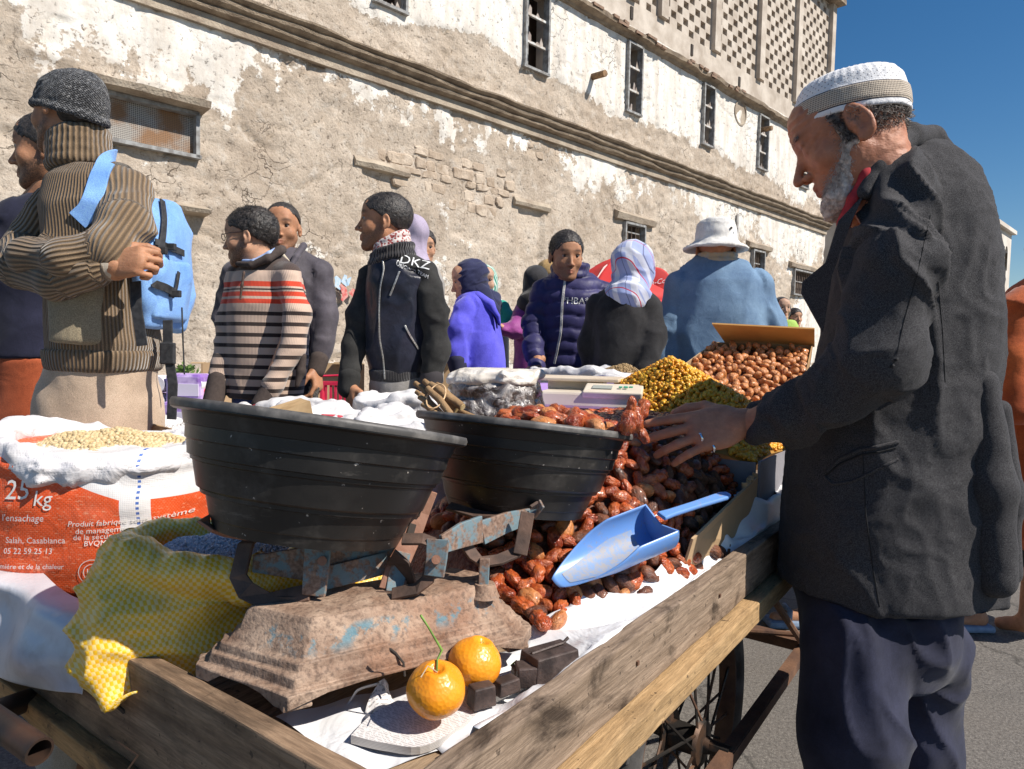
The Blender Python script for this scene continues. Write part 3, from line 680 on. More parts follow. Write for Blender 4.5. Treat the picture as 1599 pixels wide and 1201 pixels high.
# two spoked wheels
RUB = mat('worn_tyre_rubber', (.045, .042, .04), .8, (.13, .12, .11), 9, 5, .45, .65, 90, .5, .003)
DKM = mat('greasy_dark_metal', (.03, .026, .023), .55, (.09, .05, .03), 20, 4, .5, .62, 120, .3, .002, metal=.5)
for wi, bb in enumerate((.075, WID-.08)):
    C = CT(.926, bb, .335); M4 = Matrix.Translation(C) @ RC.to_4x4() @ Matrix.Rotation(R(90), 4, 'X')
    we = MB(); pr = [(.272+.03+.031*math.cos(q), .030*math.sin(q)) for q in np.linspace(0, 2*PI, 13)[:-1]]
    we.lathe(pr, 64, M4, closed=True)
    for k in range(72):      # tread lugs
        q = 2*PI*k/72
        for sgn in (-1, 1):
            p = M4 @ Vector((math.cos(q+.02*sgn)*.332, math.sin(q+.02*sgn)*.332, .011*sgn)); we.box(p, (.012, .014, .010), RC @ Matrix.Rotation(-q, 3, 'Y'))
    wo = we.build('wheel', RUB, cart, smooth=False, auto=35)
    MB().lathe([(.268, -.02), (.285, -.018), (.287, -.022), (.29, -.012), (.278, 0), (.29, .012), (.287, .022), (.285, .018), (.268, .02), (.262, 0)], 64, M4, closed=True).build('rim', RUST, wo, auto=40)
    MB().lathe([(0, -.055), (.016, -.055), (.018, -.045), (.045, -.04), (.05, -.032), (.03, -.028), (.028, .028), (.05, .032), (.045, .04), (.018, .045), (.016, .055), (0, .055)], 24, M4).build('hub', DKM, wo, auto=40)
    for k in range(28):
        q = 2*PI*k/28; s_ = 1 if k % 2 else -1; q2 = q+(.55 if (k//2) % 2 else -.55)
        MB().tube([M4 @ Vector((.043*math.cos(q2), .043*math.sin(q2), .034*s_)), M4 @ Vector((.268*math.cos(q), .268*math.sin(q), .004*s_))], .0032, 5).build('spoke', DKM if k % 3 else RUST, wo)
rod('axle', CT(.926, -.02, .335), CT(.926, WID+.02, .335), .015, DKM)
# push handles of dark pipe at the front left
PIPE = mat('dark_pipe', (.045, .036, .032), .5, (.11, .06, .04), 12, 4, .45, .65, 80, .3, .002, metal=.6)
p0, p1 = W(-160, 1018, .98), W(62, 1174, .80); ax = (p1-p0).normalized()
m = MB(); m.tube([p0, p1], .0165, 20, caps=False); m.tube([p0, p1+ax*0], .0135, 20, caps=False)
sd = ax.cross(Vector((0, 0, 1))).normalized(); u2 = sd.cross(ax)
ring = [[p1+(sd*math.cos(q)+u2*math.sin(q))*r_ for q in np.linspace(0, 2*PI, 21)[:-1]] for r_ in (.0165, .0135)]
m.add(ring[0]+ring[1], [(k, (k+1) % 20, 20+(k+1) % 20, 20+k) for k in range(20)]); m.build('push_handle', PIPE, cart, smooth=True)
rod('handle_crossbar', W(-40, 1125, .93), CT(.0, .80, .575), .017, PIPE, 14)
MB().tube([W(170, 1150, .88), W(215, 1180, .80), W(190, 1215, .75)], .0012, 5).build('wire', PIPE, cart)
# screws / nail heads
for a in (.1, .45, .8, 1.2, 1.58): MB().box(CT(a, -.0295, .70), (.006, .003, .006), RC).build('nail_head', RUST, cart)
MB().box(CT(-.0285, .50, .668), (.003, .052, .005), RC @ Matrix.Rotation(R(8), 3, 'X')).build('board_slot', DARK, cart)
# a cross piece of board under the scale at the corner
c0 = W(434, 1130, .80)

# ================================================================== white lining sheet and left plastic sheet
t = NT('white_plastic_sheet'); n1 = t.noise(9, 4, dist=.8); n2 = t.noise(60, 3)
SHEET = t.fin(t.mix(t.ramp(n2, [(.60, 0), (.75, .25)]), (.80, .80, .81), (.45, .38, .32)), .38, t.bump(n1, .5, .02), spec=.5)
def edge_b(a): return .035+.085*sst(.80, .45, a)
def heap(a, b):
    a = np.asarray(a, float); b = np.asarray(b, float); e = b-edge_b(a)
    top = .035+(.055+.21*sst(.0, .26, e+.06*sst(.7, .95, a)))*sst(-.02, .06, e)*sst(.36, .84, a)*sst(.62, .40, b)
    return BED+.002+top*sst(-.035, .012, e)*sst(.37, .43, a-.35*(b-.12))*sst(1.27, 1.16, a)*sst(.9, .6, b)
def sheet_pt(s, w_):
    a = .12+s*1.62
    eb = float(edge_b(np.array(a)))+.02; h = float(heap(a, eb))-.010; b = -.001+w_*eb; edge = .012*math.sin(a*23)+.01*math.sin(a*61)
    z = TOPZ-.004+(max(h+.012, BED+.015)-TOPZ)*sst(0, 1, np.array(w_)).item() - .035*math.sin(w_*PI)*(.6+.4*math.sin(a*9))
    zz_ = max(z, BED+.006+.004*w_)+.006*math.sin(a*30+w_*5)+.004*math.sin(a*77+w_*9)
    if w_ < .12: zz_ = TOPZ-.012+.010*(math.sin(a*18)+1)*.6
    lift = sst(1.0, 1.35, np.array(a)).item()*.11*math.sin(min(1, w_*1.4)*PI*.62)
    return CT(a, b+edge*w_-lift*.25, zz_+lift)
o = gridmesh('white_sheet', sheet_pt, 150, 14, SHEET, solid=.0012); tag(o, 'white plastic sheet lining the cart edge between the dates and the side board', 'plastic sheet')
def grid_px(rows):      # rows of (px,py,Y) control points -> bilinear/cubic point function
    G = np.array([[list(W(*p)) for p in r] for r in rows])
    def cr(P, t):
        n = len(P)-1; x = t*n; i = min(int(x), n-1); f = x-i; p0 = P[max(i-1, 0)]; p1 = P[i]; p2 = P[i+1]; p3 = P[min(i+2, n)]
        return .5*((2*p1)+(-p0+p2)*f+(2*p0-5*p1+4*p2-p3)*f*f+(-p0+3*p1-3*p2+p3)*f**3)
    def fn(u, v): return cr([cr(r, v) for r in G], u)
    return fn
t = NT('grey_lilac_plastic'); n1 = t.noise(7, 4, dist=1); LSH = t.fin(t.mix(t.ramp(t.noise(22, 6), [(.5, 0), (.7, .5)]), (.60, .59, .62), (.38, .34, .33)), .35, t.bump(n1, .4, .012), spec=.5)
def onfront(px, py, a0):
    d = ray(px, py); o = Vector((0, 0, CAM_H)); k = (a0-(o-NC).dot(U))/d.dot(U); return o+d*k
def crv(P, t):
    n = len(P)-1; x = t*n; i = min(int(x), n-1); f = x-i; p0 = P[max(i-1, 0)]; p1 = P[i]; p2 = P[i+1]; p3 = P[min(i+2, n)]
    return .5*((2*p1)+(-p0+p2)*f+(2*p0-5*p1+4*p2-p3)*f*f+(-p0+3*p1-3*p2+p3)*f**3)
GL = [[WZ(x, y, .755) for x, y in ((-60, 868), (0, 880), (60, 895), (125, 935))], [WZ(x, y, .752) for x, y in ((-60, 905), (0, 915), (60, 940), (120, 965))],
      [onfront(x, y, -.045) for x, y in ((-60, 940), (0, 955), (60, 985), (122, 1010))], [onfront(x, y, -.055) for x, y in ((-60, 1000), (0, 1015), (70, 1035), (114, 1048))], [onfront(x, y, -.05) for x, y in ((-60, 1040), (0, 1052), (50, 1075), (119, 1086))]]
def fl(u, v): return crv([crv(r, v) for r in GL], u)
def f2(u, v):
    p = Vector(fl(u, v)); q = vnoise(np.array([[p.x*14, p.z*16, 3]]))[0]; return p+Vector((-.6, -.8, .2))*(.012*q+.008*math.sin(v*9+u*4))
o = gridmesh('grey_sheet', f2, 40, 50, LSH, solid=.001); tag(o, 'grey white plastic sheet hanging over the left front corner of the cart', 'plastic sheet')

# ================================================================== OLD BALANCE SCALE
t = NT('rusty_cast_iron_with_blue_paint'); v = t.tc.outputs['Object']; n1 = t.noise(18, 6, rough=.7); n2 = t.noise(7, 4); n3 = t.noise(160, 3)
sz = t.n('SeparateXYZ', ins={0: v}).outputs[2]
rust = t.mix(t.ramp(n1, [(.35, 0), (.65, 1)]), (.20, .12, .08), (.46, .33, .24)); rust = t.mix(t.ramp(n2, [(.5, 0), (.62, .5)]), rust, (.25, .11, .055))
rust = t.mix(t.ramp(n3, [(.35, .5), (.5, 0)]), rust, (.07, .045, .035))
bl = t.math('MULTIPLY', t.ramp(t.noise(24, 6, rough=.7), [(.55, 0), (.62, 1)]), t.ramp(sz, [(.780, 0), (.792, 1), (.806, 1), (.812, .0)]))
IRON = t.fin(t.mix(t.math('MULTIPLY', bl, .8), rust, (.08, .22, .28)), .75, t.bump(t.math('ADD', n1, t.math('MULTIPLY', n3, .6)), .7, .004), metal=.15, spec=.4)
t = NT('blue_flaked_steel'); n1 = t.noise(30, 6, rough=.72); n3 = t.noise(200, 3)
rust = t.mix(t.ramp(n3, [(.3, 0), (.7, 1)]), (.14, .08, .055), (.33, .22, .16))
STEELB = t.fin(t.mix(t.ramp(n1, [(.47, 0), (.55, .85)]), rust, (.15, .25, .29)), .7, t.bump(n1, .5, .002), metal=.2)
BROWN = mat('brown_painted_iron', (.22, .095, .055), .65, (.33, .17, .11), 12, 5, .4, .6, 150, .4, .002, metal=.1)
DARKI = mat('dark_rusted_iron', (.07, .045, .035), .7, (.17, .10, .07), 18, 5, .4, .65, 140, .5, .002, metal=.3)
bc = Vector((-.2434, .7554, 0)); bu = Vector((.2736, .1781, 0)).normalized(); bv = Vector((-bu.y, bu.x, 0))
sc = empty('balance_scale', bc+bu*.17+bv*.09+Vector((0, 0, TOPZ)), 'rusty cast iron market balance scale with two black bowls on it', 'scale')
def SB(x, y, z): return bc+bu*(x+.0)+bv*(y)+Vector((0, 0, z))
L_, D_, z0 = .355, .175, TOPZ-.002
steps = [(0, .0), (0, .016), (.010, .018), (.012, .030), (.018, .032), (.020, .042), (.027, .044), (.031, .054), (.036, .060), (.041, .078), (.046, .084)]
V = []; F = []
BP = np.array([(0, 0), (.318, 0), (.352, .03), (.36, .09), (.33, .165), (-.02, .185), (-.066, .165), (-.075, .138)]); BCN = np.array([.14, .088])
def ringp(ins, z, foot=False):
    o = []
    for p in BP:
        d = p-BCN; o.append(tuple(BCN+d*np.array([1-ins*1.25/.2, 1-ins*.9/.09])))
    return o
def subdiv(r, n=7):
    o = []
    for i in range(len(r)):
        p, q = r[i], r[(i+1) % len(r)]
        for k in range(n): o.append((p[0]+(q[0]-p[0])*k/n, p[1]+(q[1]-p[1])*k/n))
    return o
rings = [subdiv(ringp(a, z)) for a, z in steps]; nr = len(rings[0])
for ri, (rg, (ins, z)) in enumerate(zip(rings, steps)):
    for (x, y) in rg:
        zz_ = z0+z
        if ri == 0: # arched skirt between feet
            e0 = min(math.hypot(x-q[0], y-q[1]) for q in ((0, 0), (.335, .01), (.345, .12), (-.04, .18), (-.073, .145)))
            gap = sst(.035, .05, np.array(e0)).item()
            zz_ += .013*min(gap, 1)-.0
        zz_ += .0012*math.sin(x*300+y*211)*(ri > 0)
        V.append(SB(x, y, zz_))
for i in range(len(rings)-1):
    for k in range(nr): F.append((i*nr+k, i*nr+(k+1) % nr, (i+1)*nr+(k+1) % nr, (i+1)*nr+k))
top = len(V); V.append(SB(.14, .088, z0+.087)); F += [((len(rings)-1)*nr+k, (len(rings)-1)*nr+(k+1) % nr, top) for k in range(nr)]
MB().add(V, F).build('base', IRON, sc, auto=50, bevel=.0015)
for x, y in ((.012, .018), (.315, .02), (.32, .13), (-.035, .155)): MB().box(SB(x, y, z0+.004), (.036, .03, .016), Matrix.Rotation(math.atan2(bu.y, bu.x), 3, 'Z'), .8).build('foot', IRON, sc, bevel=.003)
MB().tube([W(601, 1007, .842), W(618, 1020, .838), W(630, 1035, .836), W(632, 1056, .834)], .0015, 6).build('crack_line', DARK, sc)
# beams, stirrups and cradles (built bar by bar)
def pb(name, pts, wd, th, nrm=(0, -1, 0), mt=STEELB): return MB().bar([W(*p) for p in pts], wd, th, nrm).build(name, mt, sc, bevel=.001)
Yb = .93
pb('beam_plate', [(395, 880, .90), (480, 880, .91), (560, 870, .93), (612, 845, .95)], [.022, .045, .05, .05], .006, (0, -1, .1))
pb('beam_plate', [(500, 905, .905), (560, 890, .92), (606, 878, .94)], .03, .005, (0, -1, .1))
pb('stirrup', [(398, 838, .91), (384, 850, .89), (372, 900, .87), (384, 922, .86), (418, 940, .86), (450, 932, .87), (484, 925, .87)], .024, .005, (-.3, -.6, .6), DARKI)
pb('beam_cheek', [(497, 850, .875), (494, 892, .868), (490, 930, .865)], [.034, .034, .03], .006, (-.15, -1, 0))
pb('pivot_block', [(487, 856, .88), (514, 858, .88)], .010, .012, (0, 0, 1), BROWN)
pb('cradle_arm', [(318, 808, .86), (328, 824, .86), (345, 832, .875), (372, 836, .89), (404, 838, .91), (470, 842, .93)], .022, .005, (0, -.2, 1), BROWN)
pb('cradle_arm', [(586, 830, .88), (574, 838, .88), (556, 846, .89), (520, 850, .90), (470, 846, .92)], .022, .005, (0, -.25, 1), BROWN)
pb('cradle_arm', [(420, 836, 1.06), (455, 842, .99), (500, 848, .90)], .02, .005, (0, 0, 1), DARKI)
pb('cradle_arm', [(700, 790, 1.12), (740, 802, 1.11), (800, 802, 1.11), (826, 800, 1.10), (836, 786, 1.09)], .026, .005, (0, -.2, 1), DARKI)
pb('cradle_arm', [(846, 786, 1.02), (838, 802, 1.03), (800, 806, 1.06)], .016, .004, (0, -.6, .8), STEELB)
pb('pointer_column', [(667, 765, .965), (655, 800, .96), (640, 845, .945), (622, 880, .925), (612, 922, .91)], [.030, .028, .026, .030, .036], .006, (.2, -1, 0), BROWN)
pb('column_blue_face', [(630, 862, .928), (620, 900, .915), (614, 925, .905)], [.02, .024, .02], .003, (.2, -1, .1), STEELB)
pb('column_slot', [(661, 772, .957), (650, 806, .952)], .009, .004, (.2, -1, 0), DARK); pb('column_slot', [(645, 818, .95), (638, 842, .94)], .010, .004, (.2, -1, 0), DARK)
pb('stirrup', [(628, 842, .90), (660, 842, .90), (678, 848, .90), (676, 870, .90), (668, 905, .89), (650, 920, .885), (612, 928, .885)], .018, .005, (0, -.5, .8), DARKI)
pb('beam_cheek', [(684, 842, .895), (682, 870, .89), (678, 900, .885)], [.03, .028, .026], .006, (-.15, -1, 0))
pb('beam_plate', [(690, 850, .90), (720, 836, .93), (752, 826, .96)], [.024, .034, .038], .006, (-.1, -1, 0))
pb('beam_plate', [(752, 832, .965), (790, 816, 1.0), (826, 806, 1.04)], [.034, .03, .024], .006, (-.1, -1, 0))
pb('stirrup', [(724, 846, .95), (738, 866, .95), (752, 878, .95), (780, 874, .96), (808, 862, .98)], .018, .005, (0, -.5, .8), DARKI)
pb('beam_cheek', [(824, 800, .99), (818, 835, .98), (812, 866, .97)], .020, .006, (0, -1, 0), DARKI)
pb('post', [(757, 872, .945), (755, 915, .94)], .014, .012, (0, -1, 0), STEELB)
pb('link_plate', [(610, 870, .91), (628, 880, .91), (640, 912, .92)], .03, .004, (-.6, -.7, 0), DARKI)
for px_, py_, y_ in ((503, 876, .868), (681, 874, .885)): MB().tube([W(px_, py_, y_), W(px_, py_, y_-.01)], .006, 10).build('rivet', BROWN, sc, auto=40)
pb('socket', [(448, 960, .87), (448, 930, .87)], .03, .012, (0, -1, 0), DARKI); pb('socket', [(612, 945, .90), (612, 922, .905)], .04, .014, (0, -1, 0), DARKI); MB().lathe([(0, .012), (.014, .012), (.018, 0), (.021, -.006), (0, -.006)], 16, Matrix.Translation(W(757, 924, .94))).build('socket', IRON, sc, auto=40)

# ================================================================== BLACK RUBBER BOWLS
t = NT('black_rubber'); n1 = t.noise(9, 5, rough=.6); n2 = t.noise(110, 3); sct = t.noise(14, 6, t.obj((1, 1, 6)), .7)
c = t.mix(t.ramp(n1, [(.48, 0), (.72, .5)]), (.009, .0085, .0085), (.045, .041, .037)); c = t.mix(t.ramp(n2, [(.70, 0), (.74, .7)]), c, (.55, .5, .45)); c = t.mix(t.ramp(t.noise(6, 6, rough=.72), [(.54, 0), (.70, .42)]), c, (.13, .118, .105)); c = t.mix(t.ramp(sct, [(.62, 0), (.70, .3)]), c, (.20, .18, .16))
RUBB = t.fin(c, .42, t.bump(n1, .25, .004), spec=.5)
def bowl(name, cpx, cpy, Y, rad, tilt_img, hgt, label):
    C = W(cpx, cpy, Y); vd_ = (C-Vector((0, 0, CAM_H))).normalized(); right = Vector((1, 0, 0)); q = R(tilt_img)
    ln = Vector((math.cos(q), 0, -math.sin(q))); ln = (ln-vd_*0).normalized()
    nrm = ln.cross(vd_).normalized();  nrm = (nrm+vd_*.012-Vector((0, 0, 0))).normalized()
    if nrm.z < 0: nrm = -nrm
    xx = ln.normalized(); yy = nrm.cross(xx).normalized(); M4 = Matrix((xx, yy, nrm)).transposed().to_4x4(); M4.translation = C
    e = empty(name, C-nrm*hgt, label, 'bowl')
    P = [(1.0, 0), (1.0, -.035), (.975, -.05), (.93, -.055), (.905, -.16), (.895, -.165), (.885, -.27), (.872, -.28), (.855, -.40), (.835, -.41), (.83, -.44), (.815, -.45), (.765, -.66), (.74, -.68), (.735, -.71), (.70, -.72), (.655, -.90), (.645, -.91), (.62, -1.0), (.0, -1.0)]
    prof = [(r*rad, z*hgt) for r, z in P]; inner = [(0, -.97*hgt)]+[((r-.025)*rad, (z+.02)*hgt) for r, z in P[:-1][::-1] if z < -.06 and r > .1]+[(.93*rad, -.0*hgt), (.95*rad, .012*hgt), (.985*rad, .012*hgt)]
    m = MB(); m.lathe(prof+inner, 72, M4, closed=True); o = m.build('shell', RUBB, e, auto=28)
    m = MB(); m.lathe([(1.004*rad, -.004), (1.01*rad, .001), (1.0*rad, .006), (.95*rad, .0065), (.93*rad, .002)], 72, M4); m.build('rim', mat('worn_grey_rim', (.07, .066, .062), .5, (.20, .185, .17), 25, 5, .45, .65, 60, .3, .002), e, smooth=True)
    return e, M4
b1, MB1 = bowl('black_bowl', 509, 661, .95, .195, 6.7, .152, 'front black rubber bowl on the left arm of the rusty scale')
b2, MB2 = bowl('black_bowl', 818, 665, 1.24, .193, 5.2, .150, 'black rubber bowl holding large brown dates on the right arm of the scale')
# ================================================================== DATES
def date_mesh(name, L, r, seed, mt, wr=.26, nu=20, nv=18):
    rg = np.random.default_rng(seed); u = np.linspace(0, PI, nu+1)[1:-1]; V = [(0, 0, -L/2)]; bend = rg.uniform(-.12, .12); sq = rg.uniform(.75, 1.0)
    th = np.linspace(0, 2*PI, nv+1)[:-1]
    for a in u:
        prof = math.sin(a)**.72*(1+.12*math.cos(a)*rg.uniform(.2, 1))
        for q in th:
            x, y = math.cos(q), math.sin(q); p = np.array([[x*2.2+seed, y*2.2, math.cos(a)*.9]]); w_ = min(.8, 1.6*max(0, .45-abs(fbm(p, 3, seed)[0])))
            p2 = np.array([[x*1.3+seed, y*1.3, math.cos(a)*1.3+9]]); rr_ = r*prof*(1-wr*1.6*w_+.18*vnoise(p2, seed)[0])
            V.append((rr_*x+bend*L*math.sin(a)*.4, rr_*y*sq, -math.cos(a)*L/2))
    V.append((0, 0, L/2)); n = len(u); F = []
    for k in range(nv): F.append((0, 1+(k+1) % nv, 1+k)); F.append((len(V)-1, 1+(n-1)*nv+k, 1+(n-1)*nv+(k+1) % nv))
    for i in range(n-1):
        for k in range(nv): F.append((1+i*nv+k, 1+i*nv+(k+1) % nv, 1+(i+1)*nv+(k+1) % nv, 1+(i+1)*nv+k))
    me = mesh_data(name, V, F, True); me.materials.append(mt); return me
def datemat(name, c1, c2, c3, rough, dusty=.22, coat=.25):
    t = NT(name); oi = t.n('ObjectInfo').outputs['Random']; rv = t.math('ADD', oi, t.attr('rnd')); v = t.n('VectorMath', {'operation': 'ADD'}, {0: t.tc.outputs['Object'], 1: t.n('CombineXYZ', ins={0: t.math('MULTIPLY', rv, 9.0)}).outputs[0]}).outputs[0]
    wr = t.noise(150, 4, t.n('Mapping', ins={'Vector': v, 'Scale': (1, 1, .45)}).outputs[0], .6, .8); bl_ = t.noise(38, 3, v)
    c = t.mix(t.ramp(rv, [(.15, 0), (.85, 1)]), c1, c2); c = t.mix(t.ramp(bl_, [(.42, 0), (.62, .7)]), c, c3); c = t.mix(t.ramp(wr, [(.36, .6), (.5, 0)]), c, tuple(x*.35 for x in c1))
    c = t.mix(t.ramp(t.noise(90, 5, v, .7), [(.56, 0), (.72, dusty)]), c, (.50, .33, .22))
    return t.fin(c, t.ramp(bl_, [(.3, rough+.06), (.7, rough+.3)]), t.bump(wr, 1.0, .004), spec=.5, sss=.04, coat=coat)
DM = [datemat('brown_date', (.24, .036, .012), (.50, .090, .022), (.56, .15, .04), .1), datemat('dark_date', (.07, .022, .012), (.15, .045, .02), (.24, .08, .03), .28), datemat('light_date', (.42, .12, .03), (.60, .22, .06), (.66, .30, .12), .28), datemat('black_date', (.05, .022, .012), (.09, .038, .02), (.14, .06, .03), .5, .12, 0)]
for k_, m_ in enumerate(DM): m_.node_tree.nodes
DME = {0: [date_mesh('brown_date', .046*s, .0160*s, 10+i, DM[0]) for i, s in enumerate((1, .92, 1.08, 1.15))], 1: [date_mesh('dark_brown_date', .045*s, .0158*s, 20+i, DM[1], .2) for i, s in enumerate((1, 1.1, .9))],
       2: [date_mesh('amber_date', .042*s, .0165*s, 30+i, DM[2], .10) for i, s in enumerate((1, 1.1))], 3: [date_mesh('black_date', .044, .018, 40+i, DM[3], .3) for i in range(2)]}
NDATE = [0]
def put_date(p, kind, label, group, nrm=(0, 0, 1), stand=.25, sc_=1, rg=random, quat=None):
    o = bpy.data.objects.new('date', rg.choice(DME[kind])); COL.objects.link(o); nv_ = Vector(nrm).normalized()
    ang = rg.uniform(0, 2*PI); tg = nv_.orthogonal().normalized(); tg = Matrix.Rotation(ang, 3, nv_) @ tg; ax_ = (tg+nv_*rg.uniform(-stand, stand*1.4)).normalized()
    o.rotation_mode = 'QUATERNION'; o.rotation_quaternion = quat or (ax_.to_track_quat('Z', 'Y') @ Euler((0, 0, rg.uniform(0, 6))).to_quaternion()); o.location = p
    s_ = sc_*rg.uniform(.86, 1.14); o.scale = (s_, s_*rg.uniform(.88, 1.05), s_); tag(o, label, 'date', group); NDATE[0] += 1; return o
# base of the heap
core = gridmesh('date_pile', lambda u, v: CT(.38+u*1.0, .03+v*.75, (lambda h_: h_-.014 if h_ > BED+.025 else BED-.015)(float(heap(.38+u*1.0, .03+v*.75)))), 60, 40, mat('sticky_date_mass', (.10, .03, .015), .5, (.18, .06, .03), 60, 4, .4, .6, 90, .8, .01), smooth=True)
tag(core, 'sticky mass of dates under the loose ones heaped on the cart', 'dates', kind='stuff')
G1 = 'brown dates heaped loose on the cart'
rg = random.Random(5); pts = []; KP = []
def seen(p, rad=.9):  # keep the individuals to the side of the heap the street camera can see
    return True
cand = []
while len(cand) < 8000:
    a = rg.uniform(.36, 1.2); b = rg.uniform(.03, .62); cand.append((a, b))
keepd = []
for a, b in cand:
    if b < float(edge_b(np.array(a)))+.012*math.sin(a*37) or a < .425+.35*(b-.12): continue
    if b > .42 and a > .7: continue
    q3 = (a, b, float(heap(a, b)))
    if not len(KP) or min((a-x)**2+(b-y)**2+(q3[2]-z_)**2 for x, y, z_ in KP if abs(x-a) < .03) > .0225**2 if any(abs(x-a) < .03 for x, y, z_ in KP) else True: KP.append(q3); keepd.append((a, b))
def seen_px(p):
    q = CR.transposed() @ (p-Vector((0, 0, CAM_H))); return 799.5+FPX*q.x/-q.z, 600.5-FPX*q.y/-q.z
count = 0; rest = []; keepd.sort(key=lambda q: CT(q[0], q[1], 0).y)
for a, b in keepd:
    z = float(heap(a, b)); e = .01; n_ = Vector((-(float(heap(a+e, b))-z)/e, -(float(heap(a, b+e))-z)/e, 1)); nw = (U*n_.x+Vv_*n_.y+Vector((0, 0, 1))).normalized()
    p = CT(a, b, z+.004); px_, py_ = seen_px(p)
    dark = a > .97 and rg.random() < .85 or (a > .88 and b < .3 and rg.random() < .5)
    hid = (px_ < 640) or (690 < px_ < 985 and py_ < 770 and px_ < 985-(py_-680)*.75) or py_ < 640
    k = (3 if rg.random() < .75 else 1) if dark else rg.choices([0, 1, 2], [.66, .26, .08])[0]
    if hid or count >= 245: rest.append((p, k, nw)); continue
    lab = ['glossy brown date', 'darker wrinkled date', 'pale amber date', 'blackish shrivelled date'][k]+min(((px_-x)**2+(py_-y)**2, t_) for x, y, t_ in ((800, 910, ' heaped against the right end of the scale base'), (860, 965, ' at the lowest front edge of the date heap'), (960, 915, ' below the scoop along the white sheet edge'), (900, 790, ' between the right bowl and the scoop blade'), (960, 710, ' high on the slope right beside the bowl rim'), (1060, 740, ' just under the outstretched hand'), (1080, 830, ' around the scoop handle by the cardboard side'), (740, 840, ' seen behind the blue scale beam'), (1150, 745, ' at the far dark end of the heap')))[1]
    gr = [G1, 'dark brown dates in the cart heap', 'amber dates in the cart heap', 'blackish dates at the far end of the heap'][k]
    put_date(p, k, lab, gr, nw, sc_=.86, rg=rg); count += 1
    if rg.random() < .22: rest.append((p+nw*-.012+U*.014, k, nw))
# dates in the right bowl, heaped over the rim
for i in range(34):
    ang = rg.uniform(-.9, 1.35) if i < 24 else rg.uniform(0, 6.28); rr_ = math.sqrt(i/34)*.135
    loc = Vector((.060+rr_*math.cos(i*2.399)*.78, rr_*math.sin(i*2.399)*.9-.015, .000+.026*(1-(rr_/.14)**2)+rg.uniform(-.002, .006)))
    put_date(MB2 @ loc, rg.choices([0, 2], [.8, .2])[0], 'large glossy brown date heaped in the right hand black bowl', 'dates in the black bowl', stand=.35, sc_=1.05, rg=rg)
m = MB(); m.lathe([(0, .012), (.06, .004), (.12, -.012), (.172, -.03), (.165, -.04)], 32, MB2); o = m.build('date_fill', mat('sticky_date_mass', (.1, .03, .015)), None, smooth=True); tag(o, 'packed dates filling the right black bowl under the top ones', 'dates', kind='stuff')
# a small leaning stack at the right rim
for (px_, py_, y_, tilt) in ((985, 632, 1.14, .1), (1003, 640, 1.16, .3), (992, 655, 1.15, -.1), (980, 660, 1.13, .2), (1004, 678, 1.15, -.5), (975, 668, 1.16, .6)):
    ax_ = Vector((math.sin(tilt), .1, math.cos(tilt))); put_date(W(px_, py_, y_), 0, 'plump brown date standing on end in the little pile beside the hand', 'upright dates between bowl and hand', sc_=.80, rg=rg, quat=ax_.to_track_quat('Z', 'Y'))

def scatter(name, base, pos, rots, scl, mt, rnd=None, smooth=True):
    """one mesh out of many small grains"""
    V0 = np.array([v.co[:] for v in base.vertices]); F0 = [tuple(p.vertices) for p in base.polygons]; Rm = np.array(rots); n = len(pos)
    V = np.einsum('nij,vj->nvi', Rm, V0)*np.array(scl)[:, None, None]+np.array(pos)[:, None, :]
    q = [f for f in F0 if len(f) == 4]; tr = [f for f in F0 if len(f) == 3]; F = []
    qa = np.array([list(f) for f in q]+[[f[0], f[1], f[2], f[2]] for f in tr]); off = (np.arange(n)*len(V0))[:, None, None]
    FF = (qa[None]+off).reshape(-1, 4); isq = FF[:, 2] != FF[:, 3]
    me = bpy.data.meshes.new(name); VV = V.reshape(-1, 3).astype(np.float32); me.vertices.add(len(VV)); me.vertices.foreach_set('co', VV.ravel())
    cnt = np.where(isq, 4, 3); idx = np.concatenate([f[:c] for f, c in zip(FF, cnt)]) if not isq.all() else FF.ravel()
    me.loops.add(int(cnt.sum())); me.loops.foreach_set('vertex_index', idx.astype(np.int32)); me.polygons.add(len(FF)); st_ = np.concatenate([[0], np.cumsum(cnt)[:-1]]).astype(np.int32)
    me.polygons.foreach_set('loop_start', st_); me.polygons.foreach_set('use_smooth', np.full(len(FF), smooth)); me.update(calc_edges=True)
    rv = RNG.random(n) if rnd is None else rnd; attr(me, 'rnd', np.repeat(rv, len(V0))); return link(name, me, mt)
def rrot(n, flat=0):
    out = []
    for _ in range(n): out.append(np.array(Euler((random.uniform(0, 6.28)*(1-flat)+flat*random.uniform(-.4, .4)+flat*PI/2, random.uniform(0, 6.28)*(1-flat), random.uniform(0, 6.28))).to_matrix()))
    return out
rs_ = [(p+Vector((0, 0, -.004)), nw) for p, k, nw in rest]
if rs_:
    o = scatter('date_pile_rest', DME[0][0], [tuple(p) for p, _ in rs_], rrot(len(rs_), 1), [.86]*len(rs_), DM[0]); tag(o, 'remaining brown dates heaped behind and under the bowls', 'dates', kind='stuff')

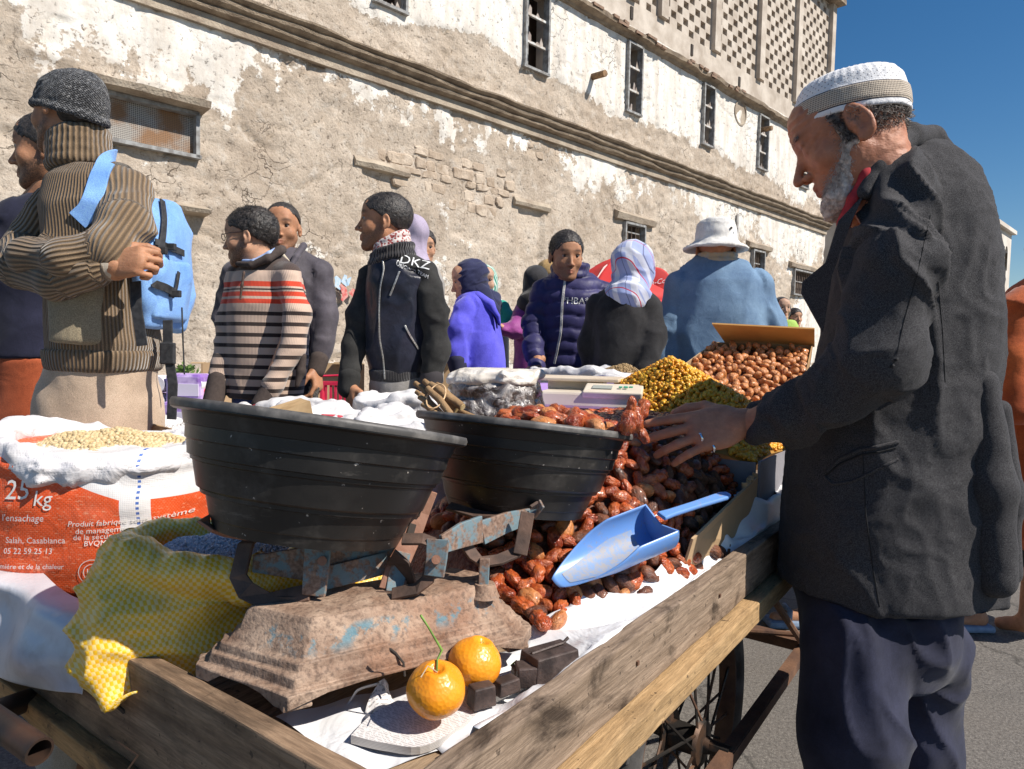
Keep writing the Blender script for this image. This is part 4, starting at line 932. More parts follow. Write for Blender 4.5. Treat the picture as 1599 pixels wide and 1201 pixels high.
# grains
def grain(name, L, r, n1=5, n2=6):
    V = [(0, 0, -L)]; F = []
    for i in range(1, n1):
        a = PI*i/n1
        for k in range(n2): V.append((r*math.sin(a)*math.cos(2*PI*k/n2), r*math.sin(a)*math.sin(2*PI*k/n2), -L*math.cos(a)))
    V.append((0, 0, L)); n = n1-1
    for k in range(n2): F.append((0, 1+(k+1) % n2, 1+k)); F.append((len(V)-1, 1+(n-1)*n2+k, 1+(n-1)*n2+(k+1) % n2))
    for i in range(n-1):
        for k in range(n2): F.append((1+i*n2+k, 1+i*n2+(k+1) % n2, 1+(i+1)*n2+(k+1) % n2, 1+(i+1)*n2+k))
    return mesh_data(name, V, F, True)
def grainmat(name, c1, c2, rough=.5, sss=0, trans=0, bs=300):
    t = NT(name); r_ = t.attr('rnd'); c = t.mix(r_, c1, c2); return t.fin(c, rough, t.bump(t.noise(bs, 3), .4, .001), sss=sss, spec=.5)
RAIS = grainmat('golden_raisin', (.70, .27, .012), (.90, .50, .05), .32, .25)
# golden raisins: a mound rising over a box
rp = W(1048, 558, 1.93); RA0 = CT(1.52, .30, 0)
def rz(x, y):
    d1 = np.hypot((x-rp.x)/.40, (y-rp.y)/.62); d2 = np.hypot((x-(rp.x+.05))/.30, (y-(rp.y-.28))/.32)
    aa = (x-NC.x)*U.x+(y-NC.y)*U.y; bb = (x-NC.x)*Vv_.x+(y-NC.y)*Vv_.y; F_ = np.clip((aa-1.19)/.15, 0, 1)**.8*np.clip((bb-.02)/.10, 0, 1)**.8
    q_ = np.maximum(.885+(rp.z-.885)*np.clip(1-d1, 0, 1)**.9, .885+.19*np.clip(1-d2, 0, 1)**.7); return .885+(q_-.885)*F_
rposs = []; tri = 0
while len(rposs) < 11000:
    x = rp.x+random.uniform(-.50, .55); y = rp.y+random.uniform(-.62, .36); dq = Vector((x, y, 0))-NC; bq = dq.dot(Vv_); aq = dq.dot(U)
    if bq < .035 or bq > .74 or aq < 1.21 or aq > 1.9: continue
    rposs.append((x, y, float(rz(np.array(x), np.array(y)))+random.uniform(-.004, .003)))
RG = grain('golden_raisin', .0078, .0052); o = scatter('golden_raisins', RG, rposs, rrot(len(rposs)), RNG.uniform(.8, 1.15, len(rposs)), RAIS); tag(o, 'golden yellow raisins piled in a mound behind the dates', 'raisins', kind='stuff')
def rcore(u, v):
    p = CT(1.205+.65*u, .033+.71*v, 0); p.z = float(rz(np.array(p.x), np.array(p.y)))-.008; return p
gx = gridmesh('raisin_mound', rcore, 40, 40, mat('raisin_mass', (.34, .17, .02), .6), smooth=True); tag(gx, 'compact golden raisins inside the mound', 'raisins', kind='stuff')

CARD = mat('cardboard', (.42, .25, .115), .85, (.34, .19, .085), 4, 4, .4, .6, 50, .2, .003); CARDL = mat('pale_cardboard', (.50, .35, .20), .85, (.42, .28, .15), 4, 4, .4, .6, 50, .2, .003)
CARDG = mat('grey_cardboard', (.26, .25, .27), .85, (.18, .17, .18), 6, 4, .4, .6, 60, .3, .003)
def panel(name, pts, th, mt, par):
    """thick board through four corners"""
    p = [Vector(q) for q in pts]; n = (p[1]-p[0]).cross(p[3]-p[0]).normalized()*th
    return MB().add(p+[q+n for q in p], [(3, 2, 1, 0), (4, 5, 6, 7), (0, 1, 5, 4), (1, 2, 6, 5), (2, 3, 7, 6), (3, 0, 4, 7)]).build(name, mt, par)
# low cardboard tray side beside the dates and the raisin box
cb = empty('cardboard_tray', CT(1.0, .05, BED), 'torn brown cardboard tray side standing between dates and white sheet', 'cardboard')
p = [WZ(1079, 862, .775), WZ(1206, 742, .80), WZ(1204, 735, .80)+Vector((0, 0, .05)), WZ(1082, 826, .80)+Vector((0, 0, .03))]
q0 = CT(.79, .05, BED+.02); q1 = CT(1.19, .03, BED+.02); panel('side_panel', [q0, q1, CT(1.195, .026, .862), CT(.79, .026, .80)], .005, CARDL, cb)
for k in range(9): 
    a = random.uniform(.8, 1.0); pp = CT(1.195, .026, .862).lerp(CT(.79, .026, .80), random.uniform(0, .22)); MB().box(pp+Vector((0, .003, .004)), (.012, .006, .010), Euler((k, k*2, k)).to_matrix()).build('torn_edge', CARDL, cb)
rb = empty('raisin_box', CT(1.45, .2, BED), 'grey edged cardboard box holding the golden raisins', 'box')
panel('front_panel', [CT(1.20, .03, BED), CT(1.20, .75, BED), CT(1.20, .75, .892), CT(1.20, .03, .892)], .006, CARDG, rb)
panel('side_panel', [CT(1.205, .026, BED), CT(1.9, .026, BED), CT(1.9, .026, .895), CT(1.205, .026, .895)], .006, CARDG, rb); panel('side_panel', [CT(1.205, .745, BED), CT(1.9, .745, BED), CT(1.9, .745, .895), CT(1.205, .745, .895)], .006, CARDG, rb)
# date box at the back with its flap up
db = empty('date_box', CT(2.1, .3, BED), 'open cardboard box of small shiny dates with its lid flap folded up', 'box')
D0, D1, D2, D3 = W(1000, 630, 2.45), W(1235, 650, 2.3), W(1262, 545, 2.8), W(1118, 540, 2.9)
def bil(u, v): return (D0.lerp(D1, u)).lerp(D3.lerp(D2, u), v)
nn = (D1-D0).cross(D3-D0).normalized()
panel('bottom_panel', [bil(-.02, -.02)-nn*.07, bil(1.02, -.02)-nn*.07, bil(1.02, 1.02)-nn*.07, bil(-.02, 1.02)-nn*.07], .005, CARD, db)
panel('side_panel', [bil(-.03, -.02)-nn*.07, bil(-.03, 1.02)-nn*.07, bil(-.03, 1.02)+nn*.015, bil(-.03, -.02)+nn*.015], .005, CARDL, db)
panel('side_panel', [bil(1.03, -.02)-nn*.07, bil(1.03, 1.02)-nn*.07, bil(1.03, 1.02)+nn*.015, bil(1.03, -.02)+nn*.015], .005, CARD, db)
panel('back_panel', [bil(-.03, 1.03)-nn*.07, bil(1.03, 1.03)-nn*.07, bil(1.03, 1.03)+nn*.01, bil(-.03, 1.03)+nn*.01], .005, CARD, db)
panel('front_panel', [bil(-.03, -.03)-nn*.07, bil(1.03, -.03)-nn*.07, bil(1.03, -.03)+nn*.01, bil(-.03, -.03)+nn*.01], .005, CARD, db)
panel('flap', [W(1132, 533, 2.92), W(1272, 540, 2.82), W(1272, 512, 2.68), W(1112, 504, 2.78)], .006, mat('orange_cardboard', (.60, .33, .10), .8, (.50, .26, .08), 5), db)
panel('leg_support', [bil(0, .3)-nn*.075-Vector((0, 0, .22)), bil(1, .3)-nn*.075-Vector((0, 0, .22)), bil(1, .3)-nn*.075, bil(0, .3)-nn*.075], .02, CARD, db)
nb = 0; bx_rest = []; gp = []
for i in range(4000):
    u, v = rg.random(), rg.random(); p = bil(u, v)
    if all((p-q).length > .027 for q in gp): gp.append(p)
gp.sort(key=lambda p: p.y)
for p in gp:
    pp = p+nn*rg.uniform(0, .012)
    if NDATE[0] < 300: put_date(pp, 2, 'small shiny amber date near the front of the open cardboard box', 'amber dates in the cardboard box', nn, .3, .85, rg)
    else: bx_rest.append(pp)
if bx_rest: o = scatter('date_box_rest', DME[2][0], [tuple(p) for p in bx_rest], rrot(len(bx_rest)), RNG.uniform(.75, .95, len(bx_rest)), DM[2]); tag(o, 'small amber dates filling the rest of the open box', 'dates', kind='stuff')
o = link('date_box_fill', mesh_data('fill', [bil(0, 0)-nn*.012, bil(1, 0)-nn*.012, bil(1, 1)-nn*.012, bil(0, 1)-nn*.012], [(0, 1, 2, 3)], False), mat('sticky_date_mass', (.1, .03, .015))); tag(o, 'packed dates under the top layer of the box', 'dates', kind='stuff')

# ================================================================== BLUE SCOOP
t = NT('blue_plastic'); n1 = t.noise(70, 5, rough=.75); SCB = t.fin(t.mix(t.ramp(n1, [(.56, 0), (.68, .55)]), (.14, .30, .66), (.34, .28, .22)), .35, t.bump(t.noise(20, 3), .1, .003), spec=.5, sss=.05)
SCD = NT('dusty_blue_plastic'); n1 = SCD.noise(85, 5, rough=.8); SCD = SCD.fin(SCD.mix(SCD.ramp(n1, [(.42, 0), (.58, .75)]), (.20, .31, .52), (.38, .33, .27)), .6)
sA, sB = W(868, 888, 1.10), W(1030, 822, 1.20); ax = (sB-sA); Ls = ax.length; ax.normalize(); vdir = (sA-Vector((0, 0, CAM_H))).normalized()
upS = (Vector((-.12, -.45, .88))); upS = (upS-ax*upS.dot(ax)).normalized(); sd = ax.cross(upS).normalized()
scp = empty('scoop', sA.lerp(sB, .5), 'blue plastic scoop dusty inside lying on the dates', 'scoop'); r0 = .046
def scoop_pt(s, v, off=0):
    rad_ = (r0-off)*(.80+.20*min(1, s*2.2)); half = R(18+92*min(1, (s/.62))**.8); ph = (v-.5)*2*half
    return sA+ax*(s*Ls)+(-upS*math.cos(ph)+sd*math.sin(ph))*rad_+upS*.004
V = []; F = []; nu_, nv2 = 28, 24
for off in (0, .0022):
    for i in range(nu_+1):
        for j in range(nv2+1): V.append(scoop_pt(i/nu_, j/nv2, off))
K = (nu_+1)*(nv2+1)
for i in range(nu_):
    for j in range(nv2): a = i*(nv2+1)+j; F.append((a, a+1, a+nv2+2, a+nv2+1)); F.append((K+a, K+a+nv2+1, K+a+nv2+2, K+a+1))
for i in range(nu_):
    for j in (0, nv2): a = i*(nv2+1)+j; F.append((a, a+nv2+1, K+a+nv2+1, K+a))
for j in range(nv2): F.append((j, j+1, K+j+1, K+j))
MB().add(V, F).build('trough', SCB, scp, smooth=True)
m = MB(); V = [sB+upS*.004+ax*.0]; V2 = []
half = R(110)
for j in range(25):
    ph = (j/24-.5)*2*half; V.append(sB+(-upS*math.cos(ph)+sd*math.sin(ph))*r0*1.0+upS*.004)
V += [v+ax*.003 for v in V]; m.add(V, [(0, j+1, j+2) for j in range(0, 24)]+[(26, 26+j+2, 26+j+1) for j in range(0, 24)]+[(j+1, j+2, 28+j, 27+j) for j in range(0, 24)]+[(0, 1, 27, 26), (25, 0, 26, 51)]); m.build('end_wall', SCB, scp)
hA = sB+upS*.022; hB = W(1138, 772, 1.29)
m = MB(); m.bar([hA, hA.lerp(hB, .15), hA.lerp(hB, .5), hA.lerp(hB, .92), hB], [.022, .018, .018, .022, .012], .008, upS); m.build('handle', SCB, scp, bevel=.003)
gridmesh('dust', lambda u, v: scoop_pt(.10+u*.75, .24+v*.5, .0031)+Vector((0, 0, .0)), 20, 14, SCD, scp)

# ================================================================== MANDARINS, PAPER, WEIGHTS
t = NT('orange_peel'); v = t.vor(210); OR = t.fin(t.mix(t.ramp(t.noise(30, 3), [(.3, 0), (.7, 1)]), (.82, .27, .012), (.90, .36, .02)), .33, t.bump(v, .35, .0015), spec=.5, sss=.12)
GRN = mat('green_stem', (.20, .34, .06), .6, (.13, .24, .04), 60); TW = mat('dry_twig', (.45, .36, .24), .8)
def mandarin(px_, py_, Y, r, label, seed):
    C = W(px_, py_, Y); e = empty('mandarin', C-Vector((0, 0, r*.9)), label, 'mandarin'); V = []; F = []
    nu_, nv_ = 28, 40; tl = Euler((R(12), R(-14), seed)).to_matrix()
    for i in range(nu_+1):
        a = PI*i/nu_
        for j in range(nv_):
            q = 2*PI*j/nv_; rr_ = r*(1+.015*math.cos(q*5+seed)*math.sin(a)**2+.01*math.sin(q*2)); x = rr_*math.sin(a); z = -rr_*math.cos(a)*.87
            z -= .007*math.exp(-((PI-a)/.22)**2) - .0035*math.exp(-((PI-a-.33)/.18)**2); V.append(C+tl @ Vector((x*math.cos(q), x*math.sin(q), z)))
    for i in range(nu_):
        for j in range(nv_): F.append((i*nv_+j, i*nv_+(j+1) % nv_, (i+1)*nv_+(j+1) % nv_, (i+1)*nv_+j))
    o = MB().add(V, F).build('peel', OR, e, smooth=True); return e, C+tl @ Vector((0, 0, r*.80)), tl
ym = WZ(681, 1121, .708).y-.012; om, tp, tl = mandarin(681, 1076, ym, 47.5*ym/1080, 'front mandarin with a long green stem lying on the newspaper', 1.0)
m = MB(); MB().tube([tp, W(683, 1030, ym), W(690, 1015, ym+.005), W(678, 995, ym), W(668, 978, ym), W(657, 961, ym-.005)], [.0012, .0012, .0018, .0013, .0012, .0016], 7).build('stem', GRN, om, smooth=True)
MB().tube([tp+Vector((.001, -.004, 0)), W(668, 1040, ym-.02), W(657, 1058, ym-.035)], .0007, 5).build('dry_stem', TW, om)
for q in range(5): MB().add([tp, tp+Vector((math.cos(q*1.26)*.004, math.sin(q*1.26)*.004, .0005)), tp+Vector((math.cos(q*1.26+.6)*.003, math.sin(q*1.26+.6)*.003, .0008))], [(0, 1, 2)]).build('sepal', GRN, om)
ym2 = WZ(742, 1076, .708).y-.005; om2, tp2, _ = mandarin(742, 1034, ym2, 42.5*ym2/1080, 'second mandarin behind the stemmed one and against the scale', 2.4)
for q in range(5): MB().add([tp2, tp2+Vector((math.cos(q*1.26)*.004, math.sin(q*1.26)*.004, .0005)), tp2+Vector((math.cos(q*1.26+.6)*.003, math.sin(q*1.26+.6)*.003, .0008))], [(0, 1, 2)]).build('sepal', GRN, om2)
# printed booklet
t = NT('printed_page'); v = t.n('Mapping', ins={'Vector': t.tc.outputs['Object'], 'Rotation': (0, 0, R(-25))}).outputs[0]; sp = t.n('SeparateXYZ', ins={0: v})
ln = t.math('FRACT', t.math('MULTIPLY', sp.outputs[1], 300.0)); wd_ = t.noise(330, 2, t.n('Mapping', ins={'Vector': v, 'Scale': (1, .3, 1)}).outputs[0])
ink = t.math('MULTIPLY', t.ramp(ln, [(.35, 1), (.45, 0)]), t.ramp(wd_, [(.44, 0), (.50, 1)]))
PAGE = t.fin(t.mix(t.math('MULTIPLY', ink, .6), (.74, .71, .69), (.12, .11, .11)), .7, t.bump(t.noise(30, 3), .15, .003))
t = NT('page_edges'); v = t.n('SeparateXYZ', ins={0: t.tc.outputs['Object']}).outputs[2]; w_ = t.math('FRACT', t.math('MULTIPLY', v, 620.0))
EDGE = t.fin(t.mix(t.ramp(w_, [(.3, 0), (.6, .6)]), (.70, .67, .63), (.30, .28, .26)), .8, t.bump(w_, .5, .001))
def leafpile(name, rows, th, lab, z_off=0):
    fn = grid_px([[(a, b, WZ(a, b, .706).y) for a, b, _ in r] for r in rows]); nu_, nv_ = 24, 16; V = []; F = []
    for k in (0, 1):
        for i in range(nu_+1):
            for j in range(nv_+1):
                p = Vector(fn(i/nu_, j/nv_)); p.z -= (th(i/nu_) if callable(th) else th)*k; V.append(p)
    K = (nu_+1)*(nv_+1); Ft = []; Fs = []
    for i in range(nu_):
        for j in range(nv_): a = i*(nv_+1)+j; Ft.append((a, a+nv_+1, a+nv_+2, a+1))
    for i in range(nu_):
        for j in (0, nv_): a = i*(nv_+1)+j; Fs.append((a, a+nv_+1, K+a+nv_+1, K+a) if j else (a, K+a, K+a+nv_+1, a+nv_+1))
    for j in range(nv_):
        for i in (0, nu_): a = i*(nv_+1)+j; Fs.append((a, a+1, K+a+1, K+a))
    e = empty('newspaper', W(*rows[0][0]), lab, 'newspaper'); MB().add(V, Ft).build('page', PAGE, e, smooth=True); MB().add(V, Fs).build('page_edges', EDGE, e); return e
leafpile('n', [[(548, 1148, .822), (585, 1112, .86), (640, 1085, .90)], [(600, 1160, .812), (650, 1118, .85), (690, 1085, .90)], [(665, 1164, .812), (715, 1110, .86), (755, 1070, .92)], [(735, 1122, .85), (775, 1080, .89), (800, 1055, .94)], [(782, 1084, .885), (800, 1068, .91), (820, 1052, .94)], [(893, 1040, .955), (890, 1034, .975), (880, 1030, .99)]], lambda u: .010-.003*u, 'thick folded newspaper under the front mandarin in the cart corner')
fs = grid_px([[(a, b, WZ(a, b, .694).y) for a, b, _ in r] for r in [[(430, 1118, .83), (540, 1090, .90), (640, 1070, .95)], [(500, 1165, .79), (600, 1165, .80), (700, 1120, .86)], [(560, 1210, .755), (700, 1165, .81), (800, 1100, .88)]]])
o = gridmesh('white_liner', lambda u, v: Vector((fs(u, v)[0], fs(u, v)[1], BED+.003+.002*math.sin(u*9+v*14))), 24, 24, SHEET); tag(o, 'flat white paper lining the bare front corner of the cart', 'paper')
t = NT('torn_paper'); PAPER = t.fin((.74, .70, .67), .75, t.bump(t.noise(60, 3), .5, .004))
fc = grid_px([[(568, 1128, .835), (572, 1105, .84), (580, 1082, .85), (592, 1068, .855), (600, 1060, .85), (590, 1063, .845)], [(600, 1122, .84), (600, 1100, .845), (600, 1080, .855), (598, 1063, .86), (604, 1066, .855), (600, 1072, .85)], [(632, 1112, .85), (624, 1104, .86), (612, 1092, .865), (607, 1076, .865), (606, 1070, .86), (604, 1082, .855)]])
o = gridmesh('torn_paper', lambda u, v: Vector(fc(u, v))+Vector((0, 0, .0016*math.sin(u*17+v*11))), 14, 24, PAGE, solid=.0006); tag(o, 'curled torn scrap of printed paper behind the newspaper', 'paper')
fc = grid_px([[(545, 1100, .86), (552, 1090, .86), (562, 1078, .86), (590, 1070, .86)], [(541, 1101, .855), (550, 1087, .855), (560, 1075, .855), (590, 1066, .855)]]); o = gridmesh('paper_strip', lambda u, v: fc(u, v), 2, 14, PAPER, solid=.0006); tag(o, 'thin curling white strip of paper at the left of the newspaper', 'paper')
# crumpled tissue at the mandarin
def blob(name, prims, mt, lo, hi, h, disp=None, parent=None, sm=1, attrs=None):
    s = SDF(lo, hi, h)
    for p in prims: getattr(s, p[0])(*p[1:])
    V, Nn, F = s.mesh(); V = box_smooth(V, F, sm) if sm else V
    A = attrs(V, Nn) if attrs else {}
    if disp is not None: V = V+Nn*disp(V)[:, None]
    me = mesh_data(name, V, F)
    for k_, a_ in A.items(): attr(me, k_, a_, 'FLOAT' if np.ndim(a_) == 1 else 'FLOAT_COLOR')
    return link(name, me, mt, parent)
c = W(640, 1108, .86); o = blob('crumpled_tissue', [('ell', c, (.025, .015, .008)), ('ell', c+Vector((.02, .005, -.003)), (.015, .012, .007), .01)], PAPER, c-Vector((.05,)*3), c+Vector((.06,)*3), .0025, lambda V: .005*fbm(V*60, 3)); tag(o, 'small crumpled white tissue beside the front mandarin', 'tissue')
# iron weights
IRW = mat('black_iron_weight', (.045, .032, .028), .55, (.10, .07, .06), 40, 4, .4, .6, 200, .5, .002, metal=.3)
def weight(px_, py_, Y, size, yaw, lab, knob=True):
    Y = WZ(px_, py_+size[2]/2/Y*FPX*.9, .712).y; C = W(px_, py_, Y); rt_ = Matrix.Rotation(R(yaw), 3, 'Z'); e = empty('iron_weight', C-Vector((0, 0, size[2]/2)), lab, 'weight', 'iron scale weights')
    MB().box(C, size, rt_, .9).build('block', IRW, e, bevel=.002)
    if knob: MB().tube([C+rt_ @ Vector((-size[0]*.4, 0, size[2]*.52)), C+rt_ @ Vector((-size[0]*.1, 0, size[2]*.56)), C+rt_ @ Vector((size[0]*.3, 0, size[2]*.6)), C+rt_ @ Vector((size[0]*.42, 0, size[2]*.75))], .0022, 6).build('handle', IRW, e)
weight(858, 1034, .985, (.075, .045, .036), 34, 'largest black iron weight, at the edge of the white sheet right of the scale')
weight(822, 1052, 1.0, (.03, .03, .026), 10, 'rust brown iron weight tucked between the scale and the largest weight', False)
weight(752, 1085, .905, (.032, .022, .026), 30, 'small cube weight in front of the second mandarin', False)
weight(790, 1070, .925, (.034, .022, .018), 38, 'flat small weight lying behind the small cube weight', False); weight(810, 1050, .95, (.018, .018, .018), 20, 'tiny hexagonal weight beside the green sprig', False)
o = MB().tube([W(798, 1040, .92), W(806, 1032, .92), W(812, 1045, .92), W(822, 1058, .92)], .0016, 6).build('green_sprig', GRN, None, smooth=True); tag(o, 'short green mandarin sprig lying on the small weights', 'sprig')
# ================================================================== SACKS AND BULK GOODS
def weave(name, c1, c2, cell=.0035, rough=.5, contrast=.6, wr=.5, axis=(0, 2), rot=0, spec=.4, base=None):
    t = NT(name); v = t.n('Mapping', ins={'Vector': t.tc.outputs['Object'], 'Rotation': (0, R(rot), 0), 'Scale': (1/cell,)*3}).outputs[0]
    wv = t.n('VectorMath', {'operation': 'ADD'}, {0: v, 1: t.n('VectorMath', {'operation': 'SCALE'}, {0: t.n('TexNoise', ins={'Scale': 2.5, 'Detail': 2}).outputs[1], 'Scale': 5.0}).outputs[0]}).outputs[0]
    sp = t.n('SeparateXYZ', ins={0: wv}); x, y, z = sp.outputs[0], sp.outputs[1], sp.outputs[2]; hx = t.math('ADD', x, t.math('MULTIPLY', y, .8))
    sx = t.math('SINE', t.math('MULTIPLY', hx, PI)); sz = t.math('SINE', t.math('MULTIPLY', z, PI)); pr = t.math('MULTIPLY', sx, sz)
    chk = t.ramp(t.math('ADD', t.math('MULTIPLY', pr, .5), .5), [(.40, 0), (.60, 1)])
    c = t.mix(t.math('MULTIPLY', chk, contrast), base(t) if base else c1, c2); c = t.mix(t.ramp(t.noise(12, 5), [(.5, 0), (.75, .25)]), c, (.35, .28, .2))
    h = t.math('ABSOLUTE', pr); return t.fin(c, rough, t.bump(h, .2, .0009, t.bump(t.noise(14, 4, dist=1.0), wr, .012)), spec=spec, sss=.25 if 'yellow' in name else 0)
WWH = weave('white_woven_plastic', (.68, .665, .66), (.58, .56, .57), .0026, .5, .3)
YEL = weave('yellow_woven_plastic', (.88, .48, .008), (.90, .70, .34), .0050, .42, .7, .2, rot=8, spec=.45)
def folds(amp, sc, seed=0, st=(1, 1, 1)): return lambda V: amp*(1-2*np.abs(fbm(V*sc*np.array(st), 3, seed)))
def pil(px_, py_, Y): return W(px_, py_, Y)
# ---- orange and white 25 kg sack
OS = W(165, 800, 1.30); ocx, ocy = OS.x, OS.y; zt_ = W(165, 690, 1.3).z
osec = [(BED, ocx, ocy, .165, .13), (BED+.03, ocx, ocy, .19, .15), (.78, ocx+.002, ocy, .198, .158), (.86, ocx, ocy, .202, .16), (.93, ocx+.005, ocy, .200, .158), (zt_-.03, ocx+.01, ocy, .192, .15), (zt_, ocx+.01, ocy, .18, .14)]
def orange_base(t):
    sp = t.n('SeparateXYZ', ins={0: t.tc.outputs['Object']}); x = t.math('SUBTRACT', sp.outputs[0], ocx); z = sp.outputs[2]; y = sp.outputs[1]
    xr = t.n('Math', {'operation': 'ADD'}, {0: x, 1: 0}).outputs[0]
    l1 = t.math('LESS_THAN', z, t.math('SUBTRACT', .966, t.math('MULTIPLY', t.math('MAXIMUM', t.math('ADD', x, .12), 0), .38)))
    l1 = t.math('MULTIPLY', l1, t.math('LESS_THAN', x, .108)); r1 = t.math('MULTIPLY', t.math('GREATER_THAN', x, .150), t.math('LESS_THAN', z, .878))
    f = t.math('MULTIPLY', t.math('MAXIMUM', l1, r1), t.math('LESS_THAN', z, t.math('ADD', .985, t.math('MULTIPLY', t.math('SINE', t.math('MULTIPLY', x, 40)), .006))))
    wn_ = t.ramp(t.noise(240, 2, t.obj((.35, .35, 1.5))), [(.60, 0), (.66, .75)]); lr = t.mix(wn_, (.74, .085, .010), (.82, .30, .16))
    c = t.mix(f, (.74, .72, .71), lr)
    bd = t.math('MULTIPLY', t.math('LESS_THAN', t.math('ABSOLUTE', t.math('SUBTRACT', x, .133)), .0022), t.math('GREATER_THAN', t.math('SINE', t.math('MULTIPLY', z, 700)), 0))
    return t.mix(bd, c, (.04, .13, .45))
OSM = weave('printed_woven_sack', (.8, .8, .8), (.9, .8, .7), .0034, .45, .05, .35, base=orange_base)
osk = empty('orange_sack', (ocx, ocy, BED), 'large orange and white woven sack marked 25 kg, open and full of beige beans', 'sack')
blob('bag', [('loft', osec, .0, 'u', 2.4)], OSM, (ocx-.26, ocy-.22, BED-.02), (ocx+.28, ocy+.22, zt_+.05), .006, lambda V: .005*fbm(V*np.array([6, 6, 14]), 3, 2)+.004*(1-2*np.abs(fbm(V*np.array([9, 9, 26]), 2, 8)))*sst(.86, .95, V[:, 2]), osk, 2)
# rolled down rim
s_ = []; n_ = 22
for i in range(n_):
    q0, q1 = 2*PI*i/n_, 2*PI*(i+1)/n_
    def rp_(q): 
        fr = max(0, -math.sin(q))  # 1 at the camera side
        return (ocx+.012+.185*math.cos(q), ocy+.142*math.sin(q), zt_-.012+.012*math.sin(2*q+1.2)-.012*fr+(.016 if math.cos(q) < -.4 else 0)), .021-.002*fr+.004*math.sin(3*q+.5)
    (a, ra), (b, rb_) = rp_(q0), rp_(q1); s_.append(('cap', a, b, ra, rb_, .02))
pk = weave('white_pink_weave', (.70, .68, .68), (.62, .58, .60), .0026, .5, .3, .8)
blob('rolled_rim', s_, pk, (ocx-.28, ocy-.25, zt_-.08), (ocx+.30, ocy+.25, zt_+.09), .006, lambda V: .004*fbm(V*12, 2, 5)+.007*(1-2.4*np.abs(vnoise(V*np.array([13, 13, 34])+.7*fbm(V*7, 2, 3)[:, None], 9))**.7)+.0035*(1-2.4*np.abs(vnoise(V*np.array([30, 30, 60])+fbm(V*12, 2, 4)[:, None], 2))**.7), osk, 1)
PW = mat('print_white', (.82, .78, .72), .6)
def sack_fn(x0, z0, rotz_=0):
    """wrap flat lettering on the camera side of the sack"""
    def f(x, y):
        A = np.array(sorted(osec)); z = z0+y+x*rotz_; a = np.interp(z, A[:, 0], A[:, 3]); b = np.interp(z, A[:, 0], A[:, 4]); X = (x0+x-ocx)/a; X = max(-.97, min(.97, X))
        yy = b*(1-abs(X)**2.4)**(1/2.4); P = np.array([[x0+x, ocy-yy, z]]); d = .005*fbm(P*np.array([6, 6, 14]), 3, 2)[0]+.004*(1-2*abs(fbm(P*np.array([9, 9, 26]), 2, 8)[0]))*sst(.86, .95, z); n = np.array([X*.6, -1.0]); n /= np.linalg.norm(n)
        return (x0+x+n[0]*(d+.0022), ocy-yy+n[1]*(d+.0022), z)
    return f
def sackpos(px_, py_):
    p = W(px_, py_, ocy-.15); return p.x, p.z
for txt, px_, py_, sz_, sh in (('25', 30, 766, .046, .1), ('kg', 72, 778, .036, .1), ("de l'ensachage", 30, 808, .017, .2), ('Salah, Casablanca', 58, 843, .015, .1), ('05 22 59 25 13', 46, 860, .014, .1), ('lumière et de la chaleur', 48, 884, .0125, .2), ('05 22 63 18 18', 36, 905, .012, .1),
                              ('Produit fabriqué sous système', 188, 816, .0135, .2), ('de management', 162, 828, .0135, .1), ('de la sécurité', 152, 838, .0135, .1), ('BVQM', 150, 848, .0125, .1), ('ISO', 146, 892, .013, 0), ('9001', 146, 900, .008, 0)):
    x0, z0 = sackpos(px_, py_); text_on('lettering', txt, sz_, sack_fn(x0, z0, .03), PW, osk, sh)
for r_ in (.022, .0145):
    x0, z0 = sackpos(146, 894); f = sack_fn(x0, z0); m = MB(); n = 36
    m.add([f(math.cos(2*PI*k/n)*rr_, math.sin(2*PI*k/n)*rr_) for rr_ in (r_, r_+.0012) for k in range(n)], [(k, (k+1) % n, n+(k+1) % n, n+k) for k in range(n)]); m.build('stamp_ring', PW, osk)
# beans
BEAN = grainmat('beige_bean', (.52, .38, .19), (.66, .52, .30), .6); CH = grain('bean', .0052, .0044)
def grain_heap(name, cx, cy, z0, rx, ry, h, n, base, mt, label, tilt=0):
    pos = []
    while len(pos) < n:
        x, y = random.uniform(-1, 1), random.uniform(-1, 1); d = math.hypot(x, y)
        if d > 1: continue
        pos.append((cx+x*rx, cy+y*ry, z0+h*(1-d**1.6)+.003*math.sin(x*9+y*7)+random.uniform(-.003, .003)))
    o = scatter(name, base, pos, rrot(n), RNG.uniform(.8, 1.15, n), mt); tag(o, label, name.replace('_', ' '), kind='stuff')
    o2 = gridmesh(name+'_bed', lambda u, v: (cx+rx*v*math.cos(u*2*PI), cy+ry*v*math.sin(u*2*PI), z0+h*(1-v**1.6)-.005), 32, 8, mt); tag(o2, 'packed '+label, name.replace('_', ' '), kind='stuff')
grain_heap('beans', ocx+.012, ocy, zt_-.012, .165, .125, .032, 2600, CH, BEAN, 'beige beans heaped in the open orange and white sack')
